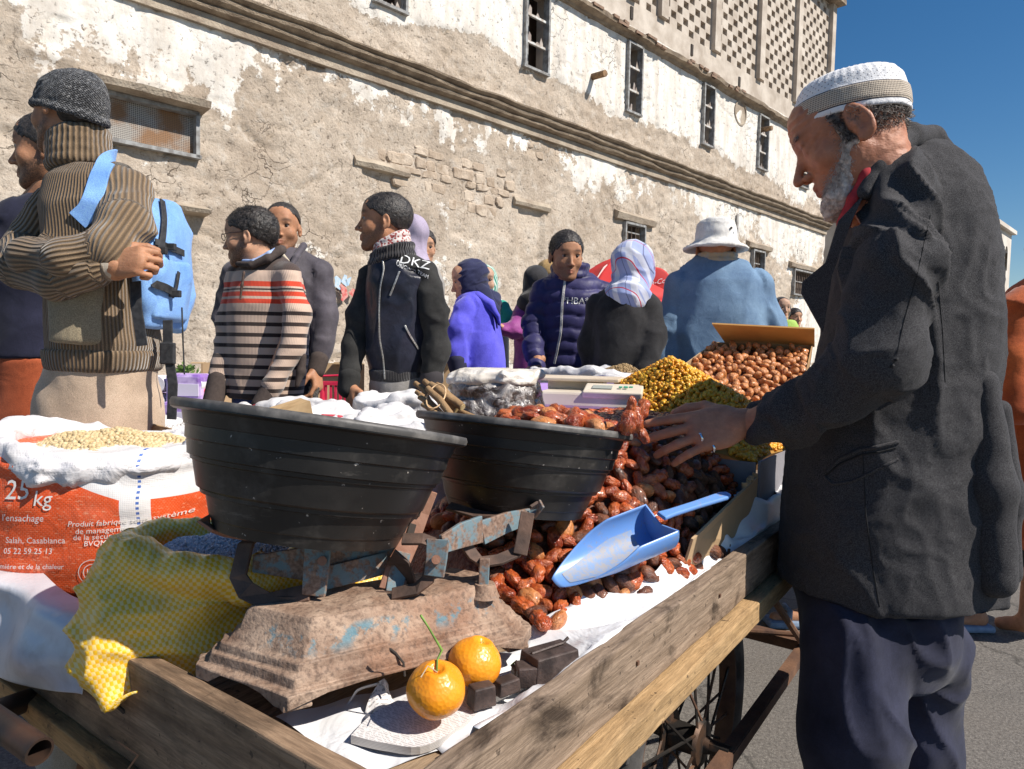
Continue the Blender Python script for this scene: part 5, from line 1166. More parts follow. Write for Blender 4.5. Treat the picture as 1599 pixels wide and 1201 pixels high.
# ---- yellow sack slumped over the front board
prims = [('ell', W(262, 958, .985), (.118, .10, .085)), ('cap', W(192, 900, 1.0), W(180, 1030, .93), .052, .048, .05), ('cap', W(187, 1010, .92), W(172, 1098, .865), .042, .009, .03), ('cap', W(195, 1035, .925), W(296, 1005, .935), .034, .034, .03),
    ('cap', W(330, 935, .98), W(420, 960, 1.03), .062, .05, .04), ('cap', W(400, 900, 1.04), W(600, 915, 1.08), .060, .042, .03)]
RP_ = [((186, 846, 1.05), .028), ((196, 874, .965), .031), ((285, 893, .925), .031), ((385, 904, .925), .029), ((480, 893, .97), .026)]
for (a, ra), (b, rb_) in zip(RP_[:-1], RP_[1:]): prims.append(('cap', W(*a), W(*b), ra, rb_, .008))
prims += [('cap', W(186, 846, 1.05), W(250, 830, 1.12), .027, .022, .01), ('cap', W(250, 830, 1.12), W(400, 834, 1.17), .022, .022, .01), ('ell', W(338, 850, 1.05), (.115, .095, .024), .010, 's')]
lo = W(110, 1130, .8); hi = W(640, 800, 1.2)
o = blob('yellow_sack', prims, YEL, (lo.x-.08, .70, .60), (hi.x+.1, 1.28, .98), .005, lambda V: .007*(1-2.4*np.abs(vnoise(V*np.array([9, 9, 24])+.6*fbm(V*6, 2, 3)[:, None], 4))**.7)+.003*(1-2.4*np.abs(vnoise(V*34, 7))**.7), None, 2)
tag(o, 'slumped yellow checked woven sack hanging over the front board under the scale', 'sack')
m = gridmesh('sack_tip', lambda u, v: W(163+52*u, 1104-24*u*(1+.3*math.sin(u*3))+10*v*(1-u*.7), .84+.012*u), 10, 3, YEL, o, solid=.0012)
SALT = grainmat('pale_grain', (.52, .51, .56), (.66, .65, .70), .6); SG = grain('pale_grain', .0026, .0022, 4, 5)
c = W(350, 848, 1.06); grain_heap('pale_grain', c.x, c.y, c.z-.012, .105, .075, .022, 5200, SG, SALT, 'fine pale grain filling the mouth of the yellow sack')
# ---- pleated brown paper under the front bowl
BRP = mat('brown_paper', (.36, .215, .11), .7, (.28, .16, .08), 12); fanA, fanB = W(330, 715, 1.12), W(338, 815, 1.0)
m = []
e = empty('pleated_paper', W(345, 830, 1.0), 'fan of pleated brown paper squeezed under the front bowl', 'paper')
P0 = W(345, 800, 1.02)
for k in range(11):
    f = k/10; q = 1.75-2.5*f; L_2 = .085-.02*abs(f-.3); m = MB(); m.add([P0, P0+Vector((math.cos(q)*L_2*.9, .02*math.sin(k), math.sin(q)*L_2)), P0+Vector((math.cos(q-.12)*L_2*.9, .012+.02*math.sin(k), math.sin(q-.12)*L_2)), P0+Vector((.002, .002, 0))], [(0, 1, 2, 3)])
    o = m.build('pleat', BRP, e); o.modifiers.new('s', 'SOLIDIFY').thickness = .001
# ---- bundle of folded paper in the front bowl
e = empty('paper_bundle', W(450, 655, .97), 'bundle of folded brown kraft paper bags standing in the front bowl', 'paper')
for k in range(12):
    f = k/11; a = W(412+5*f, 640+12*f, .99-.10*f); b = W(470+14*f, 622+4*f, 1.0-.1*f); c = W(484+7*f, 648+12*f, .99-.1*f); d = W(430+20*f, 672, .98-.1*f)
    m = MB().add([a, b, c, d], [(0, 1, 2, 3)]); o = m.build('paper_bag', mat('kraft_paper', (.55, .37, .19), .75, (.42, .27, .13), 40, 3, .4, .6), e); mo = o.modifiers.new('s', 'SOLIDIFY'); mo.thickness = .0022
# ---- open white sacks further back
def open_sack(px_, py_, Y, rx, ry, h, label, fillz=-.02, band=None, grain_args=None, seed=0, mt=None, rim=.02):
    C = W(px_, py_, Y); z1 = C.z; z0 = BED if C.z-h < BED+.1 else z1-h
    e = empty('white_sack', (C.x, C.y, z0), label, 'sack')
    secs = [(z0, C.x, C.y, rx*.85, ry*.85), (z0+.04, C.x, C.y, rx*.98, ry*.98), ((z0+z1)/2, C.x, C.y, rx*1.02, ry*1.02), (z1, C.x, C.y, rx*.93, ry*.93)]
    P = [('loft', secs)]; n = 20
    pts = [(C.x+rx*.95*math.cos(2*PI*i/n), C.y+ry*.95*math.sin(2*PI*i/n), z1+.012*math.sin(2.0*2*PI*i/n*1+seed)+.008*math.sin(5*2*PI*i/n+seed*2)) for i in range(n)]
    for i in range(n): P.append(('cap', pts[i], pts[(i+1) % n], rim+.006*math.sin(i*1.9+seed), rim+.006*math.sin((i+1)*1.9+seed), .015))
    P.append(('ell', (C.x, C.y, z1+.02), (rx*.86, ry*.86, .045), .01, 's'))
    blob('bag', P, mt or WWH, (C.x-rx-.08, C.y-ry-.08, z0-.02), (C.x+rx+.08, C.y+ry+.08, z1+.08), .009, lambda V: .006*(1-2*np.abs(fbm(V*np.array([9, 9, 16]), 3, seed+3)))+.004*(1-2.4*np.abs(vnoise(V*np.array([24, 24, 40])+fbm(V*9, 2, 4)[:, None], 2))**.7), e, 1)
    if band: m = MB(); m.tube([Vector(p)+Vector((0, 0, rim*.9)) for p in pts[10:]+pts[:1]], .009, 6, flat=.6); m.build('red_hem', mat('red_woven_band', (.60, .07, .09), .6, (.48, .04, .06), 90), e, smooth=True)
    if grain_args:
        n_, h_, mt_, gb, lab = grain_args; grain_heap('grain', C.x, C.y, z1-.022, rx*.84, ry*.84, h_, n_, gb, mt_, lab)
    return C
WG = grainmat('golden_grain', (.50, .36, .13), (.62, .48, .22), .6); WGm = grain('golden_grain', .0042, .003)
DGR = grainmat('grey_grain', (.55, .54, .53), (.72, .70, .69), .6)
open_sack(285, 668, 1.75, .15, .13, .3, 'white sack of pale rice behind the orange sack and beside the front bowl', grain_args=(2500, .03, DGR, WGm, 'pale rice in the sack behind the orange one'), seed=1)
m = MB().box(W(255, 672, 1.62), (.05, .004, .02), Euler((.5, .3, .4)).to_matrix()); o = m.build('burlap_scrap', mat('brown_burlap', (.14, .08, .04), .9, (.3, .2, .1), 60)); tag(o, 'small dark brown scrap lying on the pale rice', 'scrap')
open_sack(540, 655, 1.95, .17, .14, .3, 'white sack with a red hem directly behind the front bowl', band=1, grain_args=(1400, .0, WG, WGm, 'golden grain low in the red hemmed sack'), seed=2, rim=.03)
open_sack(640, 668, 1.7, .12, .11, .25, 'white sack of golden seed between the two black bowls', grain_args=(2200, .01, WG, WGm, 'golden seed in the sack between the bowls'), seed=3)
open_sack(630, 628, 2.5, .17, .15, .32, 'crumpled white sack behind the liquorice bundle', grain_args=(1600, .01, DGR, WGm, 'pale rice in the crumpled sack'), seed=4)
open_sack(455, 640, 2.35, .16, .14, .3, 'white sack with red hem half hidden in front of the striped sweater', band=1, seed=5)
open_sack(960, 592, 2.95, .30, .20, .36, 'wide white sack heaped with brown grain in front of the black coat', grain_args=(0, .0, WG, WGm, ''), seed=6) if False else None
C = open_sack(955, 585, 2.85, .33, .18, .36, 'wide white sack heaped with brown grain at the far end of the cart', seed=6)
BG = grainmat('brown_grain', (.30, .19, .08), (.42, .29, .14), .6); p = W(972, 583, 2.8); grain_heap('brown_grain', p.x, p.y, p.z-.02, .11, .10, .055, 2200, WGm, BG, 'brown grain heap on the wide white sack')
C = open_sack(1010, 600, 2.55, .2, .14, .3, 'small white sack edge between the wide sack and the raisins', seed=7)
# ---- clear bag of dark spice with a folded top
CL = NT('clouded_clear_plastic'); n1 = CL.noise(26, 5, dist=1.5); n2 = CL.noise(9, 4); c = CL.mix(CL.ramp(n1, [(.46, 0), (.56, 1)]), (.085, .065, .055), (.34, .31, .29)); CLM = CL.fin(c, .18, CL.bump(n1, 1.0, .012), spec=.8, coat=.6)
CLT = NT('milky_plastic'); n1 = CLT.noise(18, 4, dist=1); CLT = CLT.fin(CLT.mix(CLT.ramp(n1, [(.4, 0), (.6, 1)]), (.62, .56, .48), (.78, .74, .68)), .3, CLT.bump(n1, .8, .01), spec=.6)
c = W(772, 625, 1.62); e = empty('spice_bag', (c.x, c.y, .98), 'clear plastic bag of dark spice with its milky top folded over', 'bag')
blob('bag', [('loft', [(.93, c.x, c.y, .115, .09), (1.0, c.x, c.y, .118, .095), (1.05, c.x, c.y, .108, .09), (1.085, c.x, c.y, .098, .08)])], CLM, (c.x-.16, c.y-.14, .9), (c.x+.16, c.y+.14, 1.12), .005, lambda V: .005*(1-2*np.abs(fbm(V*np.array([14, 14, 28]), 3, 3))), e, 2)
blob('folded_top', [('loft', [(1.068, c.x-.003, c.y, .108, .088), (1.085, c.x, c.y, .106, .085), (1.098, c.x+.01, c.y, .085, .06)]), ('cap', (c.x-.10, c.y-.03, 1.073), (c.x+.02, c.y-.085, 1.083), .011, .013, .01), ('cap', (c.x+.02, c.y-.085, 1.083), (c.x+.105, c.y-.02, 1.09), .012, .010, .01)], CLT, (c.x-.16, c.y-.14, 1.03), (c.x+.16, c.y+.14, 1.13), .0045, lambda V: .005*(1-2*np.abs(fbm(V*np.array([16, 16, 40]), 3, 5))), e, 2)
o = MB().box((c.x, c.y+.02, (BED+.93)/2), (.20, .16, .93-BED)).build('crate', CARD); tag(o, 'cardboard crate hidden under the clear spice bag and liquorice', 'crate')
# ---- liquorice roots tied with a band
LQ = mat('liquorice_bark', (.34, .21, .10), .85, (.22, .13, .06), 14, 5, .35, .65, 90, .8, .004, stretch=(1, 1, 1)); LQE = mat('liquorice_end', (.66, .50, .26), .8, (.5, .35, .16), 60)
for k, (ax_, ay_, bx_, by_, yy, r_) in enumerate(((648, 598, 690, 648, 1.45, .010), (662, 595, 712, 640, 1.44, .011), (650, 612, 684, 650, 1.40, .009), (672, 600, 722, 636, 1.42, .012), (655, 620, 700, 655, 1.38, .010), (668, 606, 704, 648, 1.37, .011), (690, 632, 742, 652, 1.46, .008), (660, 632, 695, 656, 1.36, .009), (682, 600, 720, 632, 1.47, .010), (700, 645, 760, 655, 1.5, .006))):
    a = W(ax_, ay_, yy+.03); b = W(bx_, by_, yy-.02); md = a.lerp(b, .5)+Vector((0, 0, random.uniform(-.006, .006))); md2 = a.lerp(b, .25)+Vector((random.uniform(-.004, .004), 0, .003))
    e = MB(); e.tube([a, md2, md, b], [r_*.55, r_*.62, r_*.7, r_*.68], 9); labs = ['thick', 'gnarled', 'slim', 'stout', 'knotty', 'straight', 'lowest', 'short', 'rear', 'thin stray']
    o = e.build('liquorice_root', LQ, None, smooth=False, auto=50); tag(o, ['upper left end root of the tied liquorice bundle', 'long gnarled liquorice root on top of the tied bundle', 'lower left liquorice root of the tied bundle', 'thickest liquorice root with a round pale cut end', 'bottom middle root of the liquorice bundle', 'front root crossing under the band of the bundle', 'root sticking out to the right under the thickest one', 'shortest root at the bottom left of the bundle', 'rear root leaning against the spice bag', 'thin twig of liquorice lying toward the date bowl'][k], 'liquorice root', 'liquorice roots tied in a bundle')
    d = (b-a).normalized(); MB().tube([b-d*.0005, b+d*.0015], r_*.6, 9).build('cut_end', LQE, o)
a = W(682, 618, 1.40); o = MB().tube([a+Vector((math.cos(q)*.019, -.012+math.sin(q)*.03, math.sin(q)*.022+.006*math.cos(q))) for q in np.linspace(0, 2*PI, 20)], .0016, 6).build('rubber_band', mat('tan_rubber', (.72, .48, .26), .5), None, smooth=True); tag(o, 'tan rubber band round the liquorice roots', 'rubber band')
# ---- digital scale
CREAM = mat('cream_plastic', (.70, .62, .50), .45, (.62, .53, .41), 9, 4, .4, .6); CREAMD = mat('yellowed_cream_plastic', (.62, .50, .36), .5, (.7, .6, .47), 7)
C = W(918, 604, 2.02); rt_ = Matrix.Rotation(R(-14), 3, 'Z'); e = empty('digital_scale', C-Vector((0, 0, .04)), 'cream digital shop scale with a flat weighing plate', 'scale')
def lb(name, x, y, z, sx_, sy_, sz_, mt_, bev=.004, tilt=0, tp=1): return MB().box(C+rt_ @ Vector((x, y, z)), (sx_, sy_, sz_), rt_ @ Matrix.Rotation(R(tilt), 3, 'X'), tp).build(name, mt_, e, bevel=bev)
lb('body', .02, -.02, -.030, .29, .25, .045, CREAM, .008, 0, .94); lb('front_panel', .085, -.105, -.004, .16, .085, .018, CREAM, .004, 14); lb('display', .055, -.11, .0065, .055, .03, .002, mat('lcd_grey', (.34, .37, .33), .3), .001, 14)
for k in range(4): lb('key', .105+.015*(k % 2)+.012*(k//2), -.115+.018*(k//2), .008, .010, .010, .003, mat('green_key', (.06, .36, .22), .5), .001, 14)
lb('weighing_plate', -.035, .035, .022, .26, .20, .010, CREAMD, .003); lb('plate_post', -.035, .035, .004, .16, .12, .026, CREAM, .003); lb('foot', .0, -.02, -.056, .22, .2, .008, DARK, .001)
PUR = weave('lilac_mesh_mat', (.42, .24, .66), (.52, .34, .74), .004, .6, .5); fp = grid_px([[(760, 612, 2.35), (850, 600, 2.5), (960, 600, 2.5)], [(770, 640, 1.95), (850, 632, 2.0), (965, 636, 2.0)], [(790, 660, 1.62), (860, 655, 1.65), (950, 650, 1.7)]])
o = gridmesh('lilac_mat', lambda u, v: Vector(fp(u, v))+Vector((0, 0, .006*math.sin(u*12+v*5))), 30, 30, PUR, solid=.004); tag(o, 'lilac woven mat spread under the digital scale', 'mat')
o = MB().box(CT(1.75, .72, (BED+.96)/2), (.42, .40, .96-BED), RC).build('crate', CARD); tag(o, 'cardboard crate carrying the lilac mat and digital scale', 'crate')
# loose dark nuts near spice bag
# ================================================================== STALL GOODS BEHIND, AT THE FOOT OF THE WALL
TB = mat('stall_cloth', (.50, .47, .44), .9, (.40, .37, .34), 3)
o = MB().box((W(420, 640, 4.4).x, 4.6, .30), (3.6, .9, .60)).build('low_stall_table', TB); tag(o, 'low cloth covered stall table behind the shoppers', 'table')
PACKW = mat('tissue_paper_white', (.78, .76, .78), .7, (.62, .58, .62), 20); PACKP = mat('purple_wrap', (.30, .16, .52), .3, (.62, .48, .78), 10, 3, .45, .6)
def roll_pack(px_, py_, Y, lab, txt=None):
    C = W(px_, py_, Y); e = empty('paper_roll_pack', C-Vector((0, 0, .12)), lab, 'toilet paper', 'toilet paper packs stacked on the stall')
    for i in range(3):
        for j in range(2):
            M4 = Matrix.Translation(C+Vector((-.13+.115*i, -.06, -.06+.11*j))) @ Matrix.Rotation(R(90), 4, 'X'); MB().lathe([(.018, .05), (.052, .05), (.054, .045), (.054, -.05), (.018, -.05), (.018, .05)], 18, M4).build('roll', PACKW, e, auto=40)
    MB().box(C+Vector((.04, -.045, 0)), (.22, .15, .235)).build('wrapper', PACKP, e, bevel=.02)
    if txt: text_on('lettering', txt, .075, lambda x, y: (C.x+.05+x, C.y-.1225, C.z+.02+y), mat('wrap_lettering', (.25, .12, .5), .4), e, .2)
    MB().box(C+Vector((.05, -.121, .02)), (.17, .004, .075)).build('label', mat('pale_label', (.74, .68, .80), .5), e, bevel=.001)
roll_pack(290, 612, 4.3, 'upper purple and white toilet paper pack showing its lettering', 'Soft'); roll_pack(285, 655, 4.25, 'lower purple toilet paper pack directly under the lettered one'); roll_pack(235, 640, 4.5, 'toilet paper pack half hidden behind the beige trousers')
def cbox(px_, py_, Y, size, lab, yaw=0, mt=CARDL):
    C = W(px_, py_, Y); rt_ = Matrix.Rotation(R(yaw), 3, 'Z'); e = empty('cardboard_box', C-Vector((0, 0, size[2]/2)), lab, 'box', 'cardboard boxes by the wall'); sx_, sy_, sz_ = size
    for nm, off, s2 in (('side_panel', (-sx_/2, 0, 0), (.008, sy_, sz_)), ('side_panel', (sx_/2, 0, 0), (.008, sy_, sz_)), ('side_panel', (0, -sy_/2, 0), (sx_-.01, .008, sz_)), ('side_panel', (0, sy_/2, 0), (sx_-.01, .008, sz_)), ('flap', (-sx_/2-.03, 0, sz_/2), (.08, sy_, .006)), ('flap', (sx_*.2, -sy_/2-.03, sz_/2+.01), (sx_*.5, .10, .006))):
        MB().box(C+rt_ @ Vector(off), s2, rt_).build(nm, mt, e)
    MB().box(C+rt_ @ Vector((0, 0, -sz_/2+.01)), (sx_, sy_, .008), rt_).build('bottom_panel', mt, e)
cbox(348, 600, 4.9, (.26, .22, .30), 'open cardboard box left of the striped sweater', 20); cbox(527, 610, 4.6, (.34, .30, .36), 'tall cardboard box behind the red basket', 12); cbox(694, 590, 5.2, (.26, .2, .3), 'cardboard box beside the hand of the blue robe', 0)
m = MB(); a = W(318, 625, 4.3); m.box(a, (.10, .16, .17), Euler((0, R(18), 0)).to_matrix()); o = m.build('red_canister', mat('red_plastic', (.66, .03, .025), .4, (.55, .02, .02), 9), None, bevel=.012); tag(o, 'bright red plastic canister left of the striped sweater', 'canister')
e = empty('plastic_basket', W(524, 632, 4.0), 'small translucent red plastic basket between the hanging hands', 'basket'); C = W(524, 612, 4.0); RP = mat('pink_red_plastic', (.80, .05, .12), .3, (.7, .03, .09), 8)
for sgn in (-1, 1):
    for k in range(6): MB().box(C+Vector((-.07+.028*k, .05*sgn, -.01)), (.012, .006, .11)).build('slat', RP, e)
    for k in range(3): MB().box(C+Vector((.075*sgn, -.035+.035*k, -.01)), (.006, .012, .11)).build('slat', RP, e)
MB().box(C+Vector((0, -.052, .05)), (.17, .010, .018)).build('basket_edge', RP, e); MB().box(C+Vector((0, .052, .05)), (.17, .010, .018)).build('basket_edge', RP, e); MB().box(C+Vector((0, 0, -.06)), (.15, .10, .01)).build('base', RP, e)
MB().tube([C+Vector((-.08, .0, .05)), C+Vector((-.09, 0, .09)), C+Vector((.09, 0, .10)), C+Vector((.08, 0, .05))], .007, 6).build('handle', RP, e)
# weeds
WEED = mat('weed_leaf', (.10, .20, .04), .7, (.17, .26, .06), 40)
def weed(px_, py_, Y, n, h, lab):
    C = W(px_, py_, Y); m = MB()
    for k in range(n):
        q = random.uniform(0, 6.28); l = h*random.uniform(.5, 1); r_ = random.uniform(.0, h*.8); b = C+Vector((math.cos(q)*r_, math.sin(q)*r_*.4, random.uniform(0, l))); d = Vector((math.cos(q+random.uniform(-1, 1)), random.uniform(-.5, .5), random.uniform(-.1, 1))).normalized(); s_ = Vector((-d.z, random.uniform(-.5, .5), d.x)).normalized()*.014
        m.add([b, b+d*.02+s_, b+d*.055, b+d*.02-s_], [(0, 1, 2, 3)])
    m.tube([C-Vector((0, 0, .2)), C+Vector((0, 0, h*.6))], .006, 5); o = m.build('weed', WEED); tag(o, lab, 'weed')
weed(308, 612, 5.2, 150, .16, 'green leafy weed growing by the wall left of the striped sweater'); weed(290, 585, 6.5, 60, .10, 'smaller weed clump farther along the wall')
m = MB().box(W(300, 650, 5.3), (.9, .5, .42)); o = m.build('rubble_mound', STONE, None, bevel=.05); tag(o, 'low stone kerb block under the weeds', 'stone block')
# ================================================================== red parasol behind the crowd
e = empty('parasol', W(960, 640, 6.2)*1.0, 'red drinks parasol lowered behind the crowd with white script on its side', 'parasol'); e.location.z = 0; PC = W(965, 402, 6.2); RDP = mat('red_parasol_cloth', (.62, .035, .03), .7, (.52, .025, .022), 4, 4, .4, .6, 40, .2, .004)
for k in range(8):
    q0, q1 = 2*PI*k/8+.2, 2*PI*(k+1)/8+.2; n = 8
    def pf(u, v):
        q = q0+(q1-q0)*u; r_ = .55*v; z = PC.z-.36*v**1.5-.05*v*math.sin(PI*u)*0+.0; sag = -.04*math.sin(PI*u)*v
        return PC+Vector((math.cos(q)*r_*(1-.06*math.sin(PI*u)), math.sin(q)*r_, (z-PC.z)+sag))
    gridmesh('canopy_panel', pf, 10, 8, RDP, e, solid=.004)
    gridmesh('valance', lambda u, v: pf(u, 1)+Vector((0, 0, -.10*v)), 8, 2, RDP, e, solid=.004)
    MB().tube([pf(0, 0)+Vector((0, 0, .006)), pf(0, .5)+Vector((0, 0, .006)), pf(0, 1)+Vector((0, 0, .006)), pf(0, 1)+Vector((0, 0, -.10))], .008, 5).build('rib', mat('pale_piping', (.72, .55, .50), .7), e)
MB().tube([(PC.x, PC.y, 0), PC], .02, 8).build('pole', mat('white_pole', (.6, .6, .6), .5), e)
c = W(1022, 444, 5.9); M4 = Matrix.Translation(c) @ Matrix.Rotation(R(90), 4, 'X'); MB().lathe([(0, .012), (.13, .008), (.145, 0), (.14, -.01), (0, -.01)], 32, M4).build('round_badge', RDP, e, smooth=True)
text_on('lettering', 'Coca-Cola', .062, lambda x, y: (c.x+x, c.y-.016, c.z+.015+y+x*.18), mat('badge_white', (.85, .82, .80), .5), e, .25)
# ================================================================== PEOPLE
def skinmat(name, c1, c2, rough=.56):
    t = NT(name); n1 = t.noise(22, 5); n2 = t.noise(260, 3); mk = t.n('Attribute', {'attribute_name': 'mark'}).outputs['Color']; sp = t.n('SeparateColor', ins={0: mk})
    c = t.mix(t.ramp(n1, [(.35, 0), (.65, 1)]), c1, c2); st = t.ramp(n2, [(.35, .45), (.6, 1)])
    c = t.mix(t.math('MULTIPLY', sp.outputs[1], .6), c, (.36, .11, .085))
    c = t.mix(t.math('MULTIPLY', t.math('MULTIPLY', sp.outputs[0], st), .85), c, (.035, .025, .02)); c = t.mix(t.math('MULTIPLY', sp.outputs[2], .85), c, (.02, .014, .012))
    c = t.mix(t.ramp(t.noise(55, 5, rough=.7), [(.40, .28), (.62, 0)]), c, tuple(x*.5 for x in c1)); n4 = t.noise(120, 4, t.obj((1, 1, 2.2)), .7); return t.fin(c, t.ramp(n1, [(.3, rough-.1), (.7, rough+.12)]), t.bump(n2, .35, .0012, t.bump(n4, .45, .0022, t.bump(n1, .25, .004))), sss=.10, spec=.35)
SK = [skinmat('brown_skin', (.43, .20, .105), (.52, .26, .145)), skinmat('tan_skin', (.52, .27, .16), (.60, .34, .21)), skinmat('weathered_skin', (.44, .18, .10), (.54, .24, .14), .5), skinmat('pale_tan_skin', (.50, .30, .20), (.58, .36, .25))]
HAIR = mat('black_hair', (.012, .010, .009), .45, (.055, .045, .038), 60, 3, .35, .65, 170, .9, .004)
GREYH = mat('grizzled_hair', (.05, .04, .035), .6, (.34, .30, .27), 130, 3, .42, .62, 170, .9, .004)
WHITEH = mat('white_beard_hair', (.66, .60, .55), .7, (.40, .34, .30), 120, 3, .4, .6, 150, .6, .003)
EYEW = mat('eye_white', (.36, .31, .28), .25); IRIS = mat('dark_iris', (.02, .012, .008), .15)

def head_mesh(o):
    """head with face, in its own frame (x right, y forward, z up), origin between the ears"""
    h = o.get('h', .0038); s = SDF((-.105, -.135, -.19), (.105, .15, .15), h); j = o.get('jaw', 1.0); nz = o.get('nose', 1.0); ff = o.get('fat', 1.0)
    s.ell((0, -.018, .040), (.076, .096, .083)); s.ell((0, .032, .022), (.063*ff, .062, .078), .03); s.ell((0, .028, -.040), (.058*ff, .058, .066), .03)
    for q in (-1, 1):
        s.cap((q*.052*ff, .005, -.045), (q*.024*ff, .062, -.094*j), .016, .015, .03); s.ell((q*.043*ff, .058, -.024), (.021, .020, .020), .022)
    s.ell((0, .072, -.096*j), (.023, .018, .018), .022)
    s.cap((-.034, .076, .034), (.034, .076, .034), .0105, .0105, .018)                                       # brow ridge
    s.ell((0, .060, .062), (.046, .021, .03), .03)
    for q in (-1, 1): s.ell((q*.0325, .100, .011), (.0165, .017, .0115), .010, 's')                          # sockets
    s.cap((0, .084, .020), (0, .084+.022*nz, -.026), .0068, .0088, .010); s.ell((0, .086+.022*nz, -.031), (.0105, .010, .0085), .006)   # nose
    for q in (-1, 1): s.ell((q*.0125, .092+.004*nz, -.034), (.0085, .010, .0075), .005); s.ell((q*.0065, .099+.006*nz, -.0405), (.0036, .005, .003), .002, 's')
    for q in (-1, 1): s.cap((q*.0325-.013, .0835, .0200), (q*.0325+.013, .0835, .0200), .0040, .0038, .004); s.cap((q*.0325-.011, .0815, .0005), (q*.0325+.011, .0815, .0005), .0030, .0030, .004)  # lids
    if o.get('closed'):
        for q in (-1, 1): s.ell((q*.0325, .074, .009), (.0155, .0135, .012), .004)
    s.ell((0, .078, -.060), (.026, .014, .018), .014)
    s.cap((-.018, .083, -.0605), (0, .0915, -.0585), .0042, .0062, .005); s.cap((.018, .083, -.0605), (0, .0915, -.0585), .0042, .0062, .005)
    s.cap((-.016, .083, -.070), (0, .0905, -.0715), .0045, .0070, .005); s.cap((.016, .083, -.070), (0, .0905, -.0715), .0045, .0070, .005)
    s.cap((-.020, .092, -.0652), (.020, .092, -.0652), .0014, .0014, .003, 's')
    for q in (-1, 1):                                                                                       # ears
        er = rotm(q*-18, -12, 0); es = o.get('ear', 1.0)*.92; ec = np.array((q*.080, -.012, -.002))
        s.ell(ec, (.0085*es, .019*es, .033*es), .006, 'u', er); s.ell(ec+np.array((q*.0085, .001, .004)), (.0058, .0115*es, .021*es), .004, 's', er); s.ell(ec+np.array((q*.001, .006, -.026*es)), (.006, .009, .010), .006)
        s.ell(ec+np.array((q*.006, .009, -.003)), (.004, .005, .009), .004)
    na, nb = o.get('neck', ((0, -.020, -.05), (0, -.045, -.17))); s.cap(na, nb, .052, .060, .03)
    V, Nn, F = s.mesh(); V = box_smooth(V, F, 1)
    x, y, z = V.T; mk = np.zeros((len(V), 4)); mk[:, 3] = 1
    jawm = sst(-.030, -.052, z+.25*(y-.05))*sst(-.150, -.12, z)*sst(-.012, .02, y); mou = np.exp(-((x/.030)**2+((z+.047)/.009)**2))*(y > .06); lips = np.exp(-((x/.019)**4+((z+.0655)/.0115)**4))*(y > .078)
    side = np.exp(-((z+.015)/.03)**2)*np.exp(-((y-.012)/.014)**2)*.7
    mk[:, 0] = np.clip(jawm+mou*1.2+side, 0, 1)*min(1, .2+o.get('beard', .6))*(o.get('beard', .6) > 0)*(1-lips); mk[:, 1] = lips
    bw = np.zeros(len(V))
    for q in (-1, 1): u = (x*q-.034)/.021; bw += np.exp(-u**4)*np.exp(-((z-.0355-.003*(1-u*u))/.0068)**2)*(y > .05)
    mk[:, 2] = np.clip(bw*o.get('brows', 1.0), 0, 1)
    for q in (-1, 1): mk[:, 2] = np.maximum(mk[:, 2], np.exp(-(((x-q*.0325)/.0135)**2+((z-.0165)/.0022)**2))*(y > .078)*.8)
    if o.get('skinfn'): V = o['skinfn'](V, Nn)
    return V, F, mk
def hair_mesh(o):
    """short hair: shell over the skull above a slanting hairline"""
    t = o.get('t', .008); h = .0045; s = SDF((-.11, -.15, -.12), (.11, .13, .17), h); f = o.get('front', .082)-.008; sl = o.get('slope', .80)-.06; ff = o.get('fat', 1.0)
    s.ell((0, -.018, .040), (.076+t, .096+t, .083+t*o.get('top', 1.2))); s.ell((0, .030, .026), (.062*ff+t*.6, .068+t*.7, .074+t), .03)
    z0 = f
    s.op(lambda x, y, z: -(z-(z0-(.092-y)*sl)-.010*np.cos(x*40)*(y > .05))*.78+0*x, (-.2,)*3, (.2,)*3, 0, 'i')
    V, Nn, F = s.mesh(); V = box_smooth(V, F, 1); a = o.get('tex', .004)*.45; V = V+Nn*(a*fbm(V*o.get('fs', 70)*1.6, 3, 4))[:, None]; return V, F
HC = {}
